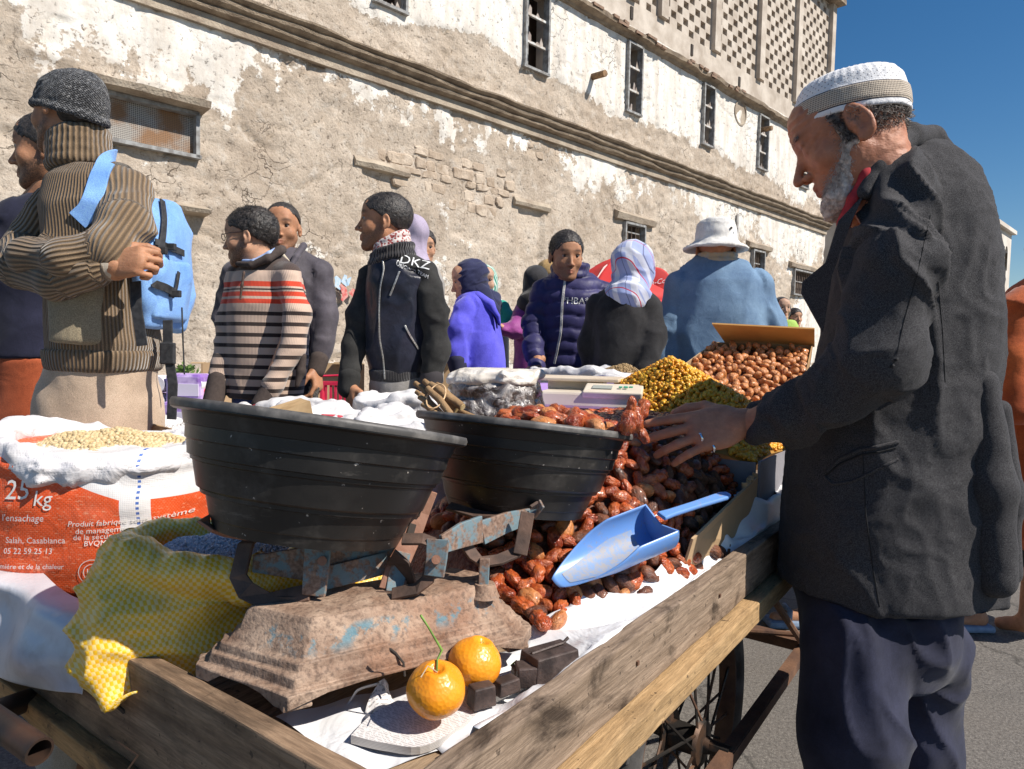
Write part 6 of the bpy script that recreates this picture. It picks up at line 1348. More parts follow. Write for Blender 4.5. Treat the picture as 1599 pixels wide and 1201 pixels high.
def hands_sdf(wrist, dirv, palm, thumb, curl=.5, size=1.0, spread=.12, h=.0042, fists=None, tcurl=.4):
    """palm, four unequal jointed fingers and a thumb; dirv = towards the fingertips, palm = the side the fingers close to, thumb = thumb side"""
    w_ = np.array(wrist, float); d = np.array(dirv, float); d /= np.linalg.norm(d); n = np.array(palm, float); n -= d*(n @ d); n /= np.linalg.norm(n); t = np.array(thumb, float); t -= d*(t @ d)+n*(t @ n); t /= np.linalg.norm(t)
    s = SDF(w_-.20*size, w_+.20*size, h); z = size; k = .010*z
    rot = np.stack([t, n, d], 1).T if False else np.stack([t, n, d], 0).T
    s.ell(w_+d*.050*z, (.040*z, .0155*z, .052*z), 0, 'u', rot); s.cap(w_-d*.035*z, w_+d*.012*z, .024*z, .023*z, .018*z)
    s.cap(w_+d*.020*z+t*.020*z+n*.004*z, w_+d*.048*z+t*.024*z+n*.006*z, .015*z, .013*z, k)
    L = (.078, .086, .080, .062)
    for i in range(4):
        off = (.0295-.0195*i)*z; b = w_+d*(.088-.004*abs(i-1.2))*z+t*off; r_ = (.0092, .0094, .0088, .0078)[i]*z; s.cap(w_+d*.045*z+t*off*.75, b, r_*1.1, r_*1.08, k)
        cu = curl[i] if hasattr(curl, '__len__') else curl*(1+.12*(i-1)); ang = 0; p = b
        for jn, (fr, rr_) in enumerate(((.47, 1.0), (.30, .92), (.23, .82))):
            ang += cu*(.75, 1.0, .7)[jn]; sp_ = (1.5-i)*spread*(.5 if cu > .7 else 1); dd = d*math.cos(ang)+n*math.sin(ang)+t*sp_*math.cos(ang); dd /= np.linalg.norm(dd); q = p+dd*L[i]*fr*z
            s.cap(p, q, r_*rr_*1.04, r_*rr_*.93, .0025*z); p = q
    b = w_+d*.024*z+t*.026*z+n*.006*z; a1 = d*.62+t*.68+n*.28; a1 /= np.linalg.norm(a1); p1 = b+a1*.036*z; a2 = d*.85+t*(.35-tcurl*.5)+n*(.2+tcurl); a2 /= np.linalg.norm(a2); p2 = p1+a2*.030*z; a3 = d*.8+t*(.1-tcurl*.6)+n*(.15+tcurl*1.3); a3 /= np.linalg.norm(a3); p3 = p2+a3*.024*z
    s.cap(b, p1, .0140*z, .0115*z, .010*z); s.cap(p1, p2, .0108*z, .0098*z, .003*z); s.cap(p2, p3, .0098*z, .0078*z, .003*z)
    V, Nn, F = s.mesh(); return box_smooth(V, F, 1), F
def seg_uv(V, segs):
    """coordinates along and around the nearest segment"""
    best = np.full(len(V), 1e9); U_ = np.zeros(len(V)); A_ = np.zeros(len(V)); cum = {}
    for (ch, a, b, r) in segs:
        a = np.array(a, float); b = np.array(b, float); ba = b-a; L = np.linalg.norm(ba)+1e-9; t = np.clip(((V-a) @ ba)/L**2, 0, 1); q = V-a-t[:, None]*ba; d = np.linalg.norm(q, axis=1)-r; m = d < best
        ax = ba/L; e1 = np.cross(ax, (0.3, 1, .2)); e1 /= np.linalg.norm(e1); e2 = np.cross(ax, e1); ang = np.arctan2(q @ e2, q @ e1); c0 = cum.get(ch, 0)
        U_[m] = (ang*r)[m]; A_[m] = (c0+t*L)[m]; best[m] = d[m]; cum[ch] = c0+L
    return U_, A_
class Person:
    def __init__(s, label, px, Y, group=None):
        s.k = 1.0; s.base = W(px, 560, Y); s.base.z = 0; s.Y = Y; s.root = empty('person', s.base, label, 'person', group); s.V = []; s.F = []; s.M = []; s.n = 0
    def P(s, p): # (px, py, depth offset)
        return W(p[0], p[1], s.Y+(p[2]*s.k if len(p) > 2 else 0))
    def addskin(s, V, F, mk=None):
        s.V.append(V); s.F.append(F+s.n); s.M.append(mk if mk is not None else np.tile([0, 0, 0, 1.], (len(V), 1))); s.n += len(V)
    def head(s, c, hpx, yaw, pitch=0, roll=0, dy=0, **o):
        """c = pixel of the point between the ears, hpx = crown-to-chin height in pixels"""
        s.hc = np.array(s.P((c[0], c[1], dy))); s.hs = hpx/FPX*(s.Y+dy)/.250; s.hR = rotm(yaw, pitch, roll); V, F, mk = head_mesh(o); s.addskin((V*s.hs) @ s.hR.T+s.hc, F, mk)
        for q in (() if o.get('closed') else (-1, 1)):
            for nm, cc, r_, mt_ in (('eye', (q*.0325, .0745, .0105), .0120, EYEW),):
                m = MB(); Mx = Matrix.Translation(s.hw(cc)) @ Matrix(s.hR.tolist()).to_4x4(); m.lathe([(0, -r_*s.hs)]+[(r_*s.hs*math.sin(a), -r_*s.hs*math.cos(a)) for a in np.linspace(.2, PI-.2, 7)]+[(0, r_*s.hs)], 12, Mx); e = m.build('eye', EYEW, s.root, smooth=True)
                m = MB(); g = o.get('gaze', (0, 0)); cc2 = (cc[0]+g[0], cc[1]+r_*.52, cc[2]+g[1]); Mx = Matrix.Translation(s.hw(cc2)) @ Matrix(s.hR.tolist()).to_4x4(); rr_ = .0082*s.hs; m.lathe([(0, -rr_)]+[(rr_*math.sin(a), -rr_*math.cos(a)) for a in np.linspace(.3, PI-.3, 5)]+[(0, rr_)], 10, Mx); m.build('iris', IRIS, e, smooth=True)
        return s
    def hw(s, p): return Vector(((np.array(p)*s.hs) @ s.hR.T+s.hc).tolist())
    def hair(s, mt_=None, **o):
        V, F = hair_mesh(o); return link('hair', mesh_data('hair', (V*s.hs) @ s.hR.T+s.hc, F), mt_ or HAIR, s.root)
    def hairs(s, n=1400, ln=.011, r_=.0006, mt_=None, front=.082, sl=.8, seed=1, lift=.35):
        """fine strands over the cropped hair so its outline is soft"""
        rg_ = np.random.default_rng(seed); n = n*2; ln = ln*1.25; v = rg_.normal(0, 1, (n*4, 3)); v /= np.linalg.norm(v, axis=1)[:, None]; p = np.array((0, -.014, .040))+v*np.array((.0785, .100, .088))
        p = p[(p[:, 2] > front-(.092-p[:, 1])*sl+.004)][:n]; m_ = len(p); nn = (p-np.array((0, -.014, .04)))/np.array((.078, .1, .088))**2; nn /= np.linalg.norm(nn, axis=1)[:, None]
        fl = np.cross(nn, np.array((1., 0, 0))); d = nn*lift+fl*-.6*rg_.uniform(.2, 1, (m_, 1))+rg_.normal(0, .35, (m_, 3)); d /= np.linalg.norm(d, axis=1)[:, None]; sd_ = np.cross(d, rg_.normal(0, 1, (m_, 3))); sd_ /= np.linalg.norm(sd_, axis=1)[:, None]; up_ = np.cross(sd_, d); V = []
        for f, w2 in ((0, 1), (.5, .8), (1, .25)):
            c_ = p+d*ln*f-nn*(f*f*ln*.25)
            for k in range(3): V.append(c_+(sd_*math.cos(2.09*k)+up_*math.sin(2.09*k))*r_*w2)
        V = np.stack(V, 1).reshape(-1, 3); b = (np.arange(m_)*9)[:, None, None]; q = np.array([[i*3+k, i*3+(k+1) % 3, i*3+3+(k+1) % 3, i*3+3+k] for i in range(2) for k in range(3)]); F = (q[None]+b).reshape(-1, 4)
        o = link('hair_strands', mesh_data('hair_strands', (V*s.hs) @ s.hR.T+s.hc, F), mt_ or HAIR, s.root); o['kind'] = 'stuff'; return o
    def hpart(s, name, build, mt_, h=.0045, disp=None, sm=1, lo=(-.16, -.17, -.26), hi=(.16, .17, .18), uv=False):
        g = SDF(lo, hi, h); build(g); V, Nn, F = g.mesh(); V = box_smooth(V, F, sm)
        if disp is not None: V = V+Nn*disp(V)[:, None]
        me = mesh_data(name, (V*s.hs) @ s.hR.T+s.hc, F)
        if uv: attr(me, 'lx', V[:, 0]); attr(me, 'ly', V[:, 1]); attr(me, 'lz', V[:, 2])
        return link(name, me, mt_, s.root)
    def hand(s, wrist, tip, palm, thumb, curl=.5, size=1.0, **k):
        w_ = np.array(s.P(wrist)); d = np.array(s.P(tip))-w_; V, F = hands_sdf(w_, d, palm, thumb, curl, size, **k); s.addskin(V, F); return s
    def core(s, top, hip, feet=None, arms=(), w_=.14, h=.016):
        """hidden trunk, arms and legs under the clothes"""
        tp = np.array(s.P(top)); hp = np.array(s.P(hip)); ft = feet or [(hip[0]-22*2.5/s.Y, 0, .02), (hip[0]+22*2.5/s.Y, 0, -.02)]
        fl_ = []
        for f in ft: p = np.array(W(f[0], 560, s.Y+f[2])); p[2] = .06; fl_.append(p)
        lo = np.minimum.reduce([tp, hp]+fl_)-.35; hi = np.maximum.reduce([tp, hp]+fl_)+.35; lo[2] = -.02
        allp = [np.array(s.P(p[:3])) for ch in arms for p in ch]
        if allp: lo = np.minimum(lo, np.min(allp, 0)-.1); hi = np.maximum(hi, np.max(allp, 0)+.1); lo[2] = -.02
        g = SDF(lo, hi, h); g.cap(hp, tp, w_*.75, w_*.55, .05); g.cap(tp, np.array(s.hc)+np.array((0, 0, -.1*s.hs)), .06, .05, .04)
        for f in fl_:
            kn = (hp+f)/2+np.array((0, .02, 0)); g.cap(hp+(f-hp)*.08*np.array((1, 1, 0)), kn, .075, .05, .04); g.cap(kn, f, .05, .035, .03); g.cap(f, f+np.array((-.05, .08, -.03)), .035, .028, .02)
        for ch in arms:
            pp = [np.array(s.P(p[:3])) for p in ch]
            for a, b in zip(pp[:-1], pp[1:]): g.cap(a, b, .036, .03, .03)
        V, Nn, F = g.mesh(); s.addskin(V, F); return s
    def finish(s, skin):
        V = np.concatenate(s.V); F = np.concatenate(s.F); me = mesh_data('body', V, F); attr(me, 'mark', np.concatenate(s.M), 'FLOAT_COLOR'); s.body = link('body', me, skin, s.root); return s
    def garment(s, name, mt_, torso=(), limbs=(), h=.010, k=.03, pw=2.3, disp=None, sm=2, cuts=(), extra=(), ends=True, uv=True):
        """torso rows (py, x left, x right, half thickness[, depth offset]); limbs chains of (px, py, dY, radius)"""
        secs = []
        for r in torso:
            a = np.array(s.P((r[1], r[0], 0))); b = np.array(s.P((r[2], r[0], 0))); c = (a+b)/2; secs.append((c[2], c[0], c[1]+(r[4] if len(r) > 4 else 0), abs(b[0]-a[0])/2*.96, r[3]*.92*s.k))
        pts = [np.array([q[1], q[2], q[0]])+sg*np.array([q[3], q[4], 0]) for q in secs for sg in (-1, 1)]; chains = [[(np.array(s.P(p)), p[3]*.86*s.k) for p in ch] for ch in limbs]
        pts += [p+sg*r for ch in chains for p, r in ch for sg in (-1, 1)]; lo = np.min(pts, 0)-.05; hi = np.max(pts, 0)+.05; g = SDF(lo, hi, h)
        if secs: g.loft(secs, 0, 'u', pw)
        segs = []
        if secs and chains and name != 'jacket_tail':
            tp_ = sorted(secs, key=lambda q: -q[0])[0]; tc_ = np.array((tp_[1], tp_[2], tp_[0]-.035))
            for ch in chains:
                if np.linalg.norm(ch[0][0]-tc_) < .32: g.cap(tc_, ch[0][0]+np.array((0, 0, .012)), .045*s.k, ch[0][1]*.92, .03)
        for ci, ch in enumerate(chains):
            for (a, ra), (b, rb_) in zip(ch[:-1], ch[1:]): g.cap(a, b, ra, rb_, k); segs.append((ci+1, a, b, (ra+rb_)/2))
        for e in extra: getattr(g, e[0])(*e[1:])
        for (a, n) in cuts:     # keep the side n points away from
            a = np.array(a, float); n = np.array(n, float); n /= np.linalg.norm(n); g.op(lambda x, y, z: (x-a[0])*n[0]+(y-a[1])*n[1]+(z-a[2])*n[2]+0*x*y*z, lo, hi, 0, 'i')
        V, Nn, F = g.mesh(); V = box_smooth(V, F, sm); U_ = V[:, 0]*0; A_ = V[:, 2]*0
        if uv and secs:
            z0, z1 = min(q[0] for q in secs), max(q[0] for q in secs); A = np.array(sorted(secs)); cx = np.interp(V[:, 2], A[:, 0], A[:, 1]); cy = np.interp(V[:, 2], A[:, 0], A[:, 2]); ra = np.interp(V[:, 2], A[:, 0], A[:, 3]); rb_ = np.interp(V[:, 2], A[:, 0], A[:, 4])
            k0 = np.sqrt(((V[:, 0]-cx)/ra)**2+((V[:, 1]-cy)/rb_)**2); dt = (k0-1)*np.minimum(ra, rb_)+np.where((V[:, 2] < z0-.01) | (V[:, 2] > z1+.03), .2, 0)
            U0 = np.arctan2((V[:, 0]-cx)/ra, -(V[:, 1]-cy)/rb_)*.17; A0 = V[:, 2]
            if segs:
                U_, A_ = seg_uv(V, segs); best = np.min([np.linalg.norm(V-(a+np.clip(((V-a) @ (b-a))/max((b-a) @ (b-a), 1e-9), 0, 1)[:, None]*(b-a)), axis=1)-r for _, a, b, r in segs], 0); m = dt < best-.004
                U_[m] = U0[m]; A_[m] = A0[m]; arm = np.where(m, 0, 1.)
            else: U_, A_, arm = U0, A0, 0*A0
        elif uv and segs: U_, A_ = seg_uv(V, segs); arm = np.ones(len(V))
        else: arm = np.zeros(len(V))
        if disp is not None: V = V+Nn*disp(V, arm, U_, A_)[:, None]
        me = mesh_data(name, V, F); attr(me, 'u', U_); attr(me, 'v', A_); attr(me, 'arm', arm); return link(name, me, mt_, s.root)
def wrinkle(amp=.006, sc=9, seed=1, ax=(1, 1, .8), fine=.0015):
    def f(V, arm, U_, A_):
        a = 1-2.4*np.abs(vnoise(V*sc*np.array(ax)*1.05+.5*fbm(V*4, 2, seed+9)[:, None], seed))**.8; b = 1-2.2*np.abs(vnoise(V*sc*np.array((.7, .7, 1.9))+.6*V[:, [0]]*sc, seed+4))**.8; return amp*np.where(arm > .5, b, a)*.8+fine*.35*fbm(V*60, 2, seed)
    return f
def puff(step=.055, amp=.011):
    w0 = wrinkle(.003, 14)
    def f(V, arm, U_, A_): return amp*(np.abs(np.sin(A_*PI/step+.25*np.sin(U_*30)))**.45-.6)+w0(V, arm, U_, A_)
    return f
def knit(name, c1, c2, rib='u', period=.009, rough=.95, depth=.9, extra=None, dark=.6):
    if name in MATS: return MATS[name]
    t = NT(name); a = t.attr(rib); sn = t.math('SINE', t.math('MULTIPLY', a, 2*PI/period)); h = t.math('ADD', t.math('MULTIPLY', sn, .5), .5); n1 = t.noise(8, 5); n2 = t.noise(500, 2)
    c = t.mix(t.ramp(n1, [(.3, 0), (.7, 1)]), c1, c2); c = t.mix(t.math('MULTIPLY', t.math('SUBTRACT', 1.0, h), dark), c, tuple(x*.22 for x in c1)); c = t.mix(.4, c, t.ramp(n2, [(.3, .2), (.7, .8)]), 'OVERLAY')
    if extra: c = extra(t, c)
    MATS[name] = t.fin(c, rough, t.bump(n2, .3, .0015, t.bump(h, depth, .004)), sheen=.3, spec=.2); return MATS[name]
def chainmesh(name, pts, wd, th, nrm, mt_, par): return MB().bar(pts, wd, th, nrm).build(name, mt_, par, bevel=.001)
SHOE = mat('dark_shoe', (.03, .025, .022), .5)
ZIP = mat('zip_metal', (.55, .53, .48), .35, (.3, .28, .25), 200, 2, .4, .6, metal=.6)
# ---------------------------------------------------------------- the old seller
PR = Person('elderly man in white skullcap and charcoal jacket bending over the cart with his hand out', 1370, 1.44); PR.k = 1.16
# wrinkled skin on the neck and brow
def oldskin(V, N):
    x, y, z = V.T; back = sst(.02, -.05, y)*sst(-.02, -.06, z); fr = .0016*np.sin(z*420+2.0*np.sin(x*60)+y*60)*np.exp(-((z-.062)/.02)**2)*(y > .03)
    nk = -.0011*np.maximum(0, np.sin(z*230+fbm(V*30, 2, 3)*2.4))*back-.0022*np.maximum(0, np.sin((y-x*.3)*260+fbm(V*25, 2, 5)*2.5))*sst(-.03, -.07, z)*sst(-.05, -.0, y)*0-.002*np.exp(-((z-.008)/.018)**2)*np.maximum(0, np.sin(z*500+y*250))*np.exp(-((y-.06)/.016)**2)
    return V+N*(fr+nk+.0009*fbm(V*90, 2, 7))[:, None]
hr = dict(closed=1, beard=0, nose=1.3, jaw=1.04, ear=1.28, brows=.45, h=.0033, neck=((0, -.030, -.040), (.0, -.005, -.15)), skinfn=oldskin)
PR.head((1328, 214), 200, -66, -27, 2, -.05, **hr)
# cap
CAPM = NT('white_crochet_cap'); lz = CAPM.attr('lz'); ang = CAPM.attr('lx'); n1 = CAPM.noise(300, 2)
lat = CAPM.math('MULTIPLY', CAPM.math('SINE', CAPM.math('ADD', CAPM.math('MULTIPLY', ang, 95.0), CAPM.math('MULTIPLY', lz, 900.0))), CAPM.math('SINE', CAPM.math('SUBTRACT', CAPM.math('MULTIPLY', ang, 95.0), CAPM.math('MULTIPLY', lz, 900.0))))
latm = CAPM.ramp(CAPM.math('ADD', CAPM.math('MULTIPLY', lat, .5), .5), [(.38, 0), (.52, 1)])
bandc = CAPM.mix(latm, (.13, .10, .08), (.66, .56, .44))
inb = CAPM.math('MULTIPLY', CAPM.math('GREATER_THAN', lz, .013), CAPM.math('LESS_THAN', lz, .044))
l1 = CAPM.math('LESS_THAN', CAPM.math('ABSOLUTE', CAPM.math('SUBTRACT', lz, .0125)), .0012); l2 = CAPM.math('LESS_THAN', CAPM.math('ABSOLUTE', CAPM.math('SUBTRACT', lz, .0445)), .0012)
dots = CAPM.math('MULTIPLY', CAPM.math('GREATER_THAN', CAPM.math('MULTIPLY', CAPM.math('SINE', CAPM.math('MULTIPLY', ang, 46.0)), CAPM.math('SINE', CAPM.math('MULTIPLY', lz, 620.0))), .78), CAPM.math('MULTIPLY', CAPM.math('GREATER_THAN', lz, .049), CAPM.math('LESS_THAN', lz, .074)))
c = CAPM.mix(inb, (.80, .79, .79), bandc); c = CAPM.mix(CAPM.math('MAXIMUM', l1, l2), c, (.03, .025, .04)); c = CAPM.mix(CAPM.math('MULTIPLY', dots, .8), c, (.12, .11, .12))
CAPM = CAPM.fin(c, .9, CAPM.bump(CAPM.math('ADD', n1, CAPM.math('MULTIPLY', latm, inb)), .5, .002), sheen=.2)
tilt_c = 12
def capb(g):
    rc = rotm(0, 5, 0)
    g.loft([(.0, 0, -.014, .0825, .103), (.045, 0, -.014, .081, .100), (.068, 0, -.016, .076, .093), (.082, 0, -.018, .066, .082), (.090, 0, -.020, .050, .064), (.0945, 0, -.02, .028, .036), (.096, 0, -.02, .012, .014)], 0, 'u', 2.05)
    g.loft([(-.01, 0, -.014, .076, .096), (.02, 0, -.014, .076, .096), (.03, 0, -.014, .06, .08)], 0, 's', 2.05)
ct = math.radians(20); RT = np.array([[1, 0, 0], [0, math.cos(ct), -math.sin(ct)], [0, math.sin(ct), math.cos(ct)]])
g = SDF((-.12, -.15, -.03), (.12, .13, .13), .003); capb(g); V, Nn, F = g.mesh(); V = box_smooth(V, F, 2); LX, LZ = np.arctan2(V[:, 0], V[:, 1]+.014), V[:, 2].copy()
V = V+Nn*(.0012*np.maximum(0, np.sin(LX*34))*sst(.05, .075, LZ)+.0010*fbm(V*40, 2, 2)+.0022*(np.abs(LZ-.029) < .0150))[:, None]
Vl = V @ RT.T+np.array((0, .002, .026)); me = mesh_data('cap', (Vl*PR.hs) @ PR.hR.T+PR.hc, F); attr(me, 'lx', LX); attr(me, 'lz', LZ); link('skullcap', me, CAPM, PR.root)
# curly grey hair around the back, short sideburn
def strands(name, n, region, ln, r_, mt_, curl=0, seed=1, par=None, PRS=None, down=(0, 0, -1)):
    rg_ = np.random.default_rng(seed); V = []; F = []; PRS = PRS or PR; cnt = 0
    while cnt < n:
        p, nn = region(rg_); p = np.array(p); nn = np.array(nn); nn = nn/np.linalg.norm(nn); l = ln*rg_.uniform(.6, 1.3); d = nn*.6+np.array(down)*.8+rg_.normal(0, .35, 3); d /= np.linalg.norm(d); sd_ = np.cross(d, rg_.normal(0, 1, 3)); sd_ /= np.linalg.norm(sd_)
        pts = [p+d*l*f+nn*.0006+(sd_*math.sin(f*5)*curl*l+nn*math.sin(f*4)*curl*l if curl else 0) for f in (0, .4, .75, 1)]; b = len(V)
        for i, q in enumerate(pts):
            w2 = r_*(1-.8*i/3)
            for k in range(3): V.append(q+sd_*w2*math.cos(2.09*k)+np.cross(sd_, d)*w2*math.sin(2.09*k))
        for i in range(3):
            for k in range(3): F.append((b+i*3+k, b+i*3+(k+1) % 3, b+i*3+3+(k+1) % 3, b+i*3+3+k))
        cnt += 1
    V = (np.array(V)*PRS.hs) @ PRS.hR.T+PRS.hc; o_ = link(name, mesh_data(name, V, np.array(F)), mt_, par or PRS.root); o_['kind'] = 'stuff'; return o_
def ell_region(c, r, cond):
    def f(rg_):
        while True:
            v = rg_.normal(0, 1, 3); v /= np.linalg.norm(v); p = np.array(c)+v*np.array(r)
            if cond(p): return p, v/np.array(r)
    return f
PR.hpart('back_hair', lambda g: (g.ell((0, -.018, .040), (.0785, .0990, .083)), g.op(lambda x, y, z: np.maximum(np.maximum(z-.034-.35*y, y+.005), -(z+.042+.25*(y+.1)))+0*x, (-.2,)*3, (.2,)*3, 0, 'i')), GREYH, .0035, lambda V: .004*fbm(V*110, 3, 2))
strands('curly_hair', 1500, ell_region((0, -.018, .040), (.079, .099, .084), lambda p: p[1] < .0 and -.045-.2*(p[1]+.1) < p[2] < .030+.35*p[1]), .016, .0007, GREYH, .35, 3)
for q_ in (-1, 1): PR.hpart('sideburn', lambda g: g.cap((q_*.066, .022, .034), (q_*.065, .012, -.025), .010, .011), GREYH, .0035, lambda V: .002*fbm(V*120, 3, 2))
strands('sideburn_strands', 900, lambda rg_: (lambda s_, f, v: (np.array((s_*(.066-.001*f), .022-.010*f+v[1]*.012, .034-.06*f))+np.array((s_*.0105, 0, 0)), np.array((s_, v[1], v[2]))))(rg_.choice([-1, 1]), rg_.random(), rg_.normal(0, .5, 3)), .009, .00045, GREYH, .1, 4, down=(0, -.5, -.9))
# white beard: short thick hair along the jaw
PR.hpart('beard', lambda g: (g.cap((-.059, .012, -.026), (-.030, .062, -.096), .0165, .0215, .01), g.cap((.059, .012, -.026), (.030, .062, -.096), .0165, .0215, .01), g.cap((-.028, .066, -.100), (.028, .064, -.099), .0225, .0225, .02), g.ell((0, .084, -.110), (.028, .021, .026), .02), g.ell((0, .106, -.066), (.022, .016, .0075), .004, 's')), WHITEH, .0035, lambda V: .0032*fbm(V*120, 3, 2))
def beard_reg(rg_):
    while True:
        s_ = rg_.choice([-1, 1]); f = rg_.random(); a = np.array((s_*.056, .012, -.020)); b = np.array((s_*.02, .072, -.104)); c = a+(b-a)*f; v = rg_.normal(0, 1, 3); v /= np.linalg.norm(v)
        if v[0]*s_ < -.3 or v[1] < -.5 and f > .5: continue
        r_ = .0175+.0085*f; return c+v*r_, v
strands('beard_hair', 5200, beard_reg, .0125, .00042, WHITEH, .08, 5, down=(0, .25, -1))
strands('eyebrow', 260, lambda rg_: ((lambda x: (np.array((x, .0885-abs(abs(x)-.01)*.16, .036+rg_.uniform(-.003, .003))), np.array((0, 1, .2))))(rg_.choice([-1, 1])*rg_.uniform(.014, .052))), .008, .0004, GREYH, .05, 7, down=(0, .1, -.4))
# ---- jacket
SUIT = NT('charcoal_tweed'); wv = SUIT.noise(900, 2, rough=.8); w2 = SUIT.noise(300, 2, rough=.8); big = SUIT.noise(6, 5, rough=.6); cr = SUIT.noise(11, 3, rough=.4, dist=1)
c = SUIT.mix(SUIT.ramp(wv, [(.44, 0), (.60, 1)]), (.008, .008, .009), (.098, .094, .098)); c = SUIT.mix(SUIT.ramp(w2, [(.50, 0), (.66, .35)]), c, (.085, .082, .085)); c = SUIT.mix(SUIT.ramp(big, [(.35, .35), (.6, 0)]), c, (.022, .021, .024))
SUIT = SUIT.fin(c, .88, SUIT.bump(wv, .5, .0014, SUIT.bump(cr, .3, .012)), sheen=.04, spec=.25)
def suitdisp(V, arm, U_, A_):
    x, y, z = V.T; f = 1-2.4*np.abs(vnoise(V*np.array([9, 9, 3.2])+.8*fbm(V*3, 2, 1)[:, None], 3))**.7; b = 1-2.6*np.abs(vnoise(np.stack([A_*15+U_*9+1.5*vnoise(V*6, 2), U_*7, A_*0], 1), 8))**.7; c2 = 1-2.4*np.abs(vnoise(V*21+.6*fbm(V*8, 2, 5)[:, None], 9))**.7; d = np.where(arm > .5, .012*b+.0030*c2, .0065*f+.0022*c2)
    return d+.0010*fbm(V*70, 2, 2)
T = [(228, 1398, 1452, .07, .02), (250, 1385, 1486, .10, .02), (275, 1360, 1514, .12, .02), (320, 1338, 1528, .145, .02), (400, 1322, 1545, .165, .02), (500, 1308, 1550, .17, .02), (600, 1290, 1540, .165, .02), (700, 1250, 1545, .17, .03), (800, 1238, 1553, .175, .03), (900, 1232, 1560, .18, .03), (930, 1232, 1562, .18, .03)]
L1 = [(1408, 300, -.10, .058), (1392, 420, -.16, .072), (1372, 560, -.17, .066), (1300, 618, -.12, .056), (1235, 650, -.075, .047), (1178, 668, -.035, .038)]
L2 = [(1452, 315, .15, .055), (1425, 450, .26, .062), (1340, 560, .32, .055), (1290, 600, .36, .045)]
hem_a = PR.P((1400, 958, 0)); 
cuts = [(PR.P((1240, 922, 0)), (.03, .0, -1.0)), (PR.P((1168, 668, -.03)), (-1, .0, .10))]
ex = []
jk = PR.garment('jacket', SUIT, T, [L1, L2], .006, .035, 2.4, suitdisp, 2, cuts,
    [('cap', PR.P((1470, 590, -.205)), PR.P((1500, 800, -.215)), .002, .022, .006, 's'), ('cap', PR.P((1500, 800, -.215)), PR.P((1512, 960, -.21)), .022, .036, .006, 's')])
# back tail beyond the vent
g = SDF(np.array(PR.P((1470, 940, 0)))-.35, np.array(PR.P((1610, 560, 0)))+.35, .006)
def tail_pt(px_, py_, d): return np.array(PR.P((px_, py_, d)))
for (a, b, r0_, r1_) in (((1530, 600, -.10), (1548, 760, -.11), .028, .034), ((1548, 760, -.11), (1556, 905, -.12), .034, .030), ((1560, 640, -.02), (1572, 780, -.03), .02, .026), ((1572, 780, -.03), (1580, 898, -.05), .024, .016)): g.cap(tail_pt(*a), tail_pt(*b), r0_*1.16, r1_*1.16, .03)
V, Nn, F = g.mesh(); V = box_smooth(V, F, 3); link('jacket_tail', mesh_data('jacket_tail', V+Nn*(.003*fbm(V*14, 3, 3))[:, None], F), SUIT, PR.root)
# collar and lapel
def roll(name, pts, mt_, par, h=.004, sm=1, k=.01):
    P_ = [(np.array(PR.P(p[:3])), p[3]*PR.k) for p in pts]; A = np.array([p for p, r in P_]); g = SDF(A.min(0)-.06, A.max(0)+.06, h)
    for (a, ra), (b, rb_) in zip(P_[:-1], P_[1:]): g.cap(a, b, ra, rb_, k)
    V, Nn, F = g.mesh(); V = box_smooth(V, F, sm); return link(name, mesh_data(name, V+Nn*(.001*fbm(V*50, 2, 3))[:, None], F), mt_, par)
roll('collar', [(1488, 250, .0, .016), (1452, 218, -.02, .022), (1418, 214, -.055, .023), (1394, 232, -.085, .021), (1372, 262, -.10, .017), (1350, 300, -.11, .013)], SUIT, PR.root)
roll('collar', [(1452, 222, .06, .02), (1420, 216, .10, .02), (1380, 250, .12, .018), (1340, 310, .08, .014)], SUIT, PR.root)
m = MB(); lp = [PR.P(q) for q in ((1352, 300, -.115), (1330, 345, -.12), (1300, 430, -.10), (1286, 520, -.095), (1252, 458, -.06), (1254, 440, -.06), (1290, 410, -.09), (1310, 345, -.10))]
m.add(lp+[p+Vector((0, .006, 0)) for p in lp], [tuple(range(8)), tuple(range(15, 7, -1))]+[(i, (i+1) % 8, 8+(i+1) % 8, 8+i) for i in range(8)]); m.build('lapel', SUIT, PR.root, bevel=.002)
RED = mat('dark_red_wool', (.48, .035, .04), .9, (.32, .02, .03), 40)
roll('red_pullover', [(1405, 226, -.070, .010), (1378, 246, -.092, .009), (1352, 272, -.105, .008), (1332, 310, -.10, .008), (1318, 350, -.09, .012)], RED, PR.root)
PR.garment('pullover', mat('dull_red_wool', (.30, .045, .035), .9, (.2, .03, .025), 40), [(640, 1310, 1480, .12, .03), (700, 1288, 1480, .12, .04), (885, 1252, 1480, .12, .05)], (), .012)
SEAM = mat('dark_seam_thread', (.012, .012, .013), .9)  # near-black thread colour for seams, buttons and the pocket slit
from mathutils.bvhtree import BVHTree
def surf_line(name, pts, r_, mt_, par, target):  # thin raised seam following the cloth
    from mathutils.bvhtree import BVHTree
    bv = BVHTree.FromPolygons([v.co for v in target.data.vertices], [p.vertices for p in target.data.polygons]); out = []
    o0 = Vector((0, 0, CAM_H))
    for i in range(len(pts)-1):
        for f in np.linspace(0, 1, 26, endpoint=False):
            x = pts[i][0]*(1-f)+pts[i+1][0]*f; y = pts[i][1]*(1-f)+pts[i+1][1]*f; hit = bv.ray_cast(o0, ray(x, y).normalized())
            if hit[0] is not None: out.append(hit[0]+hit[1]*(-.0 if hit[1].dot(ray(x, y)) > 0 else .0003))
    if len(out) > 2: return MB().tube(out, r_, 5).build(name, mt_, par, smooth=True)
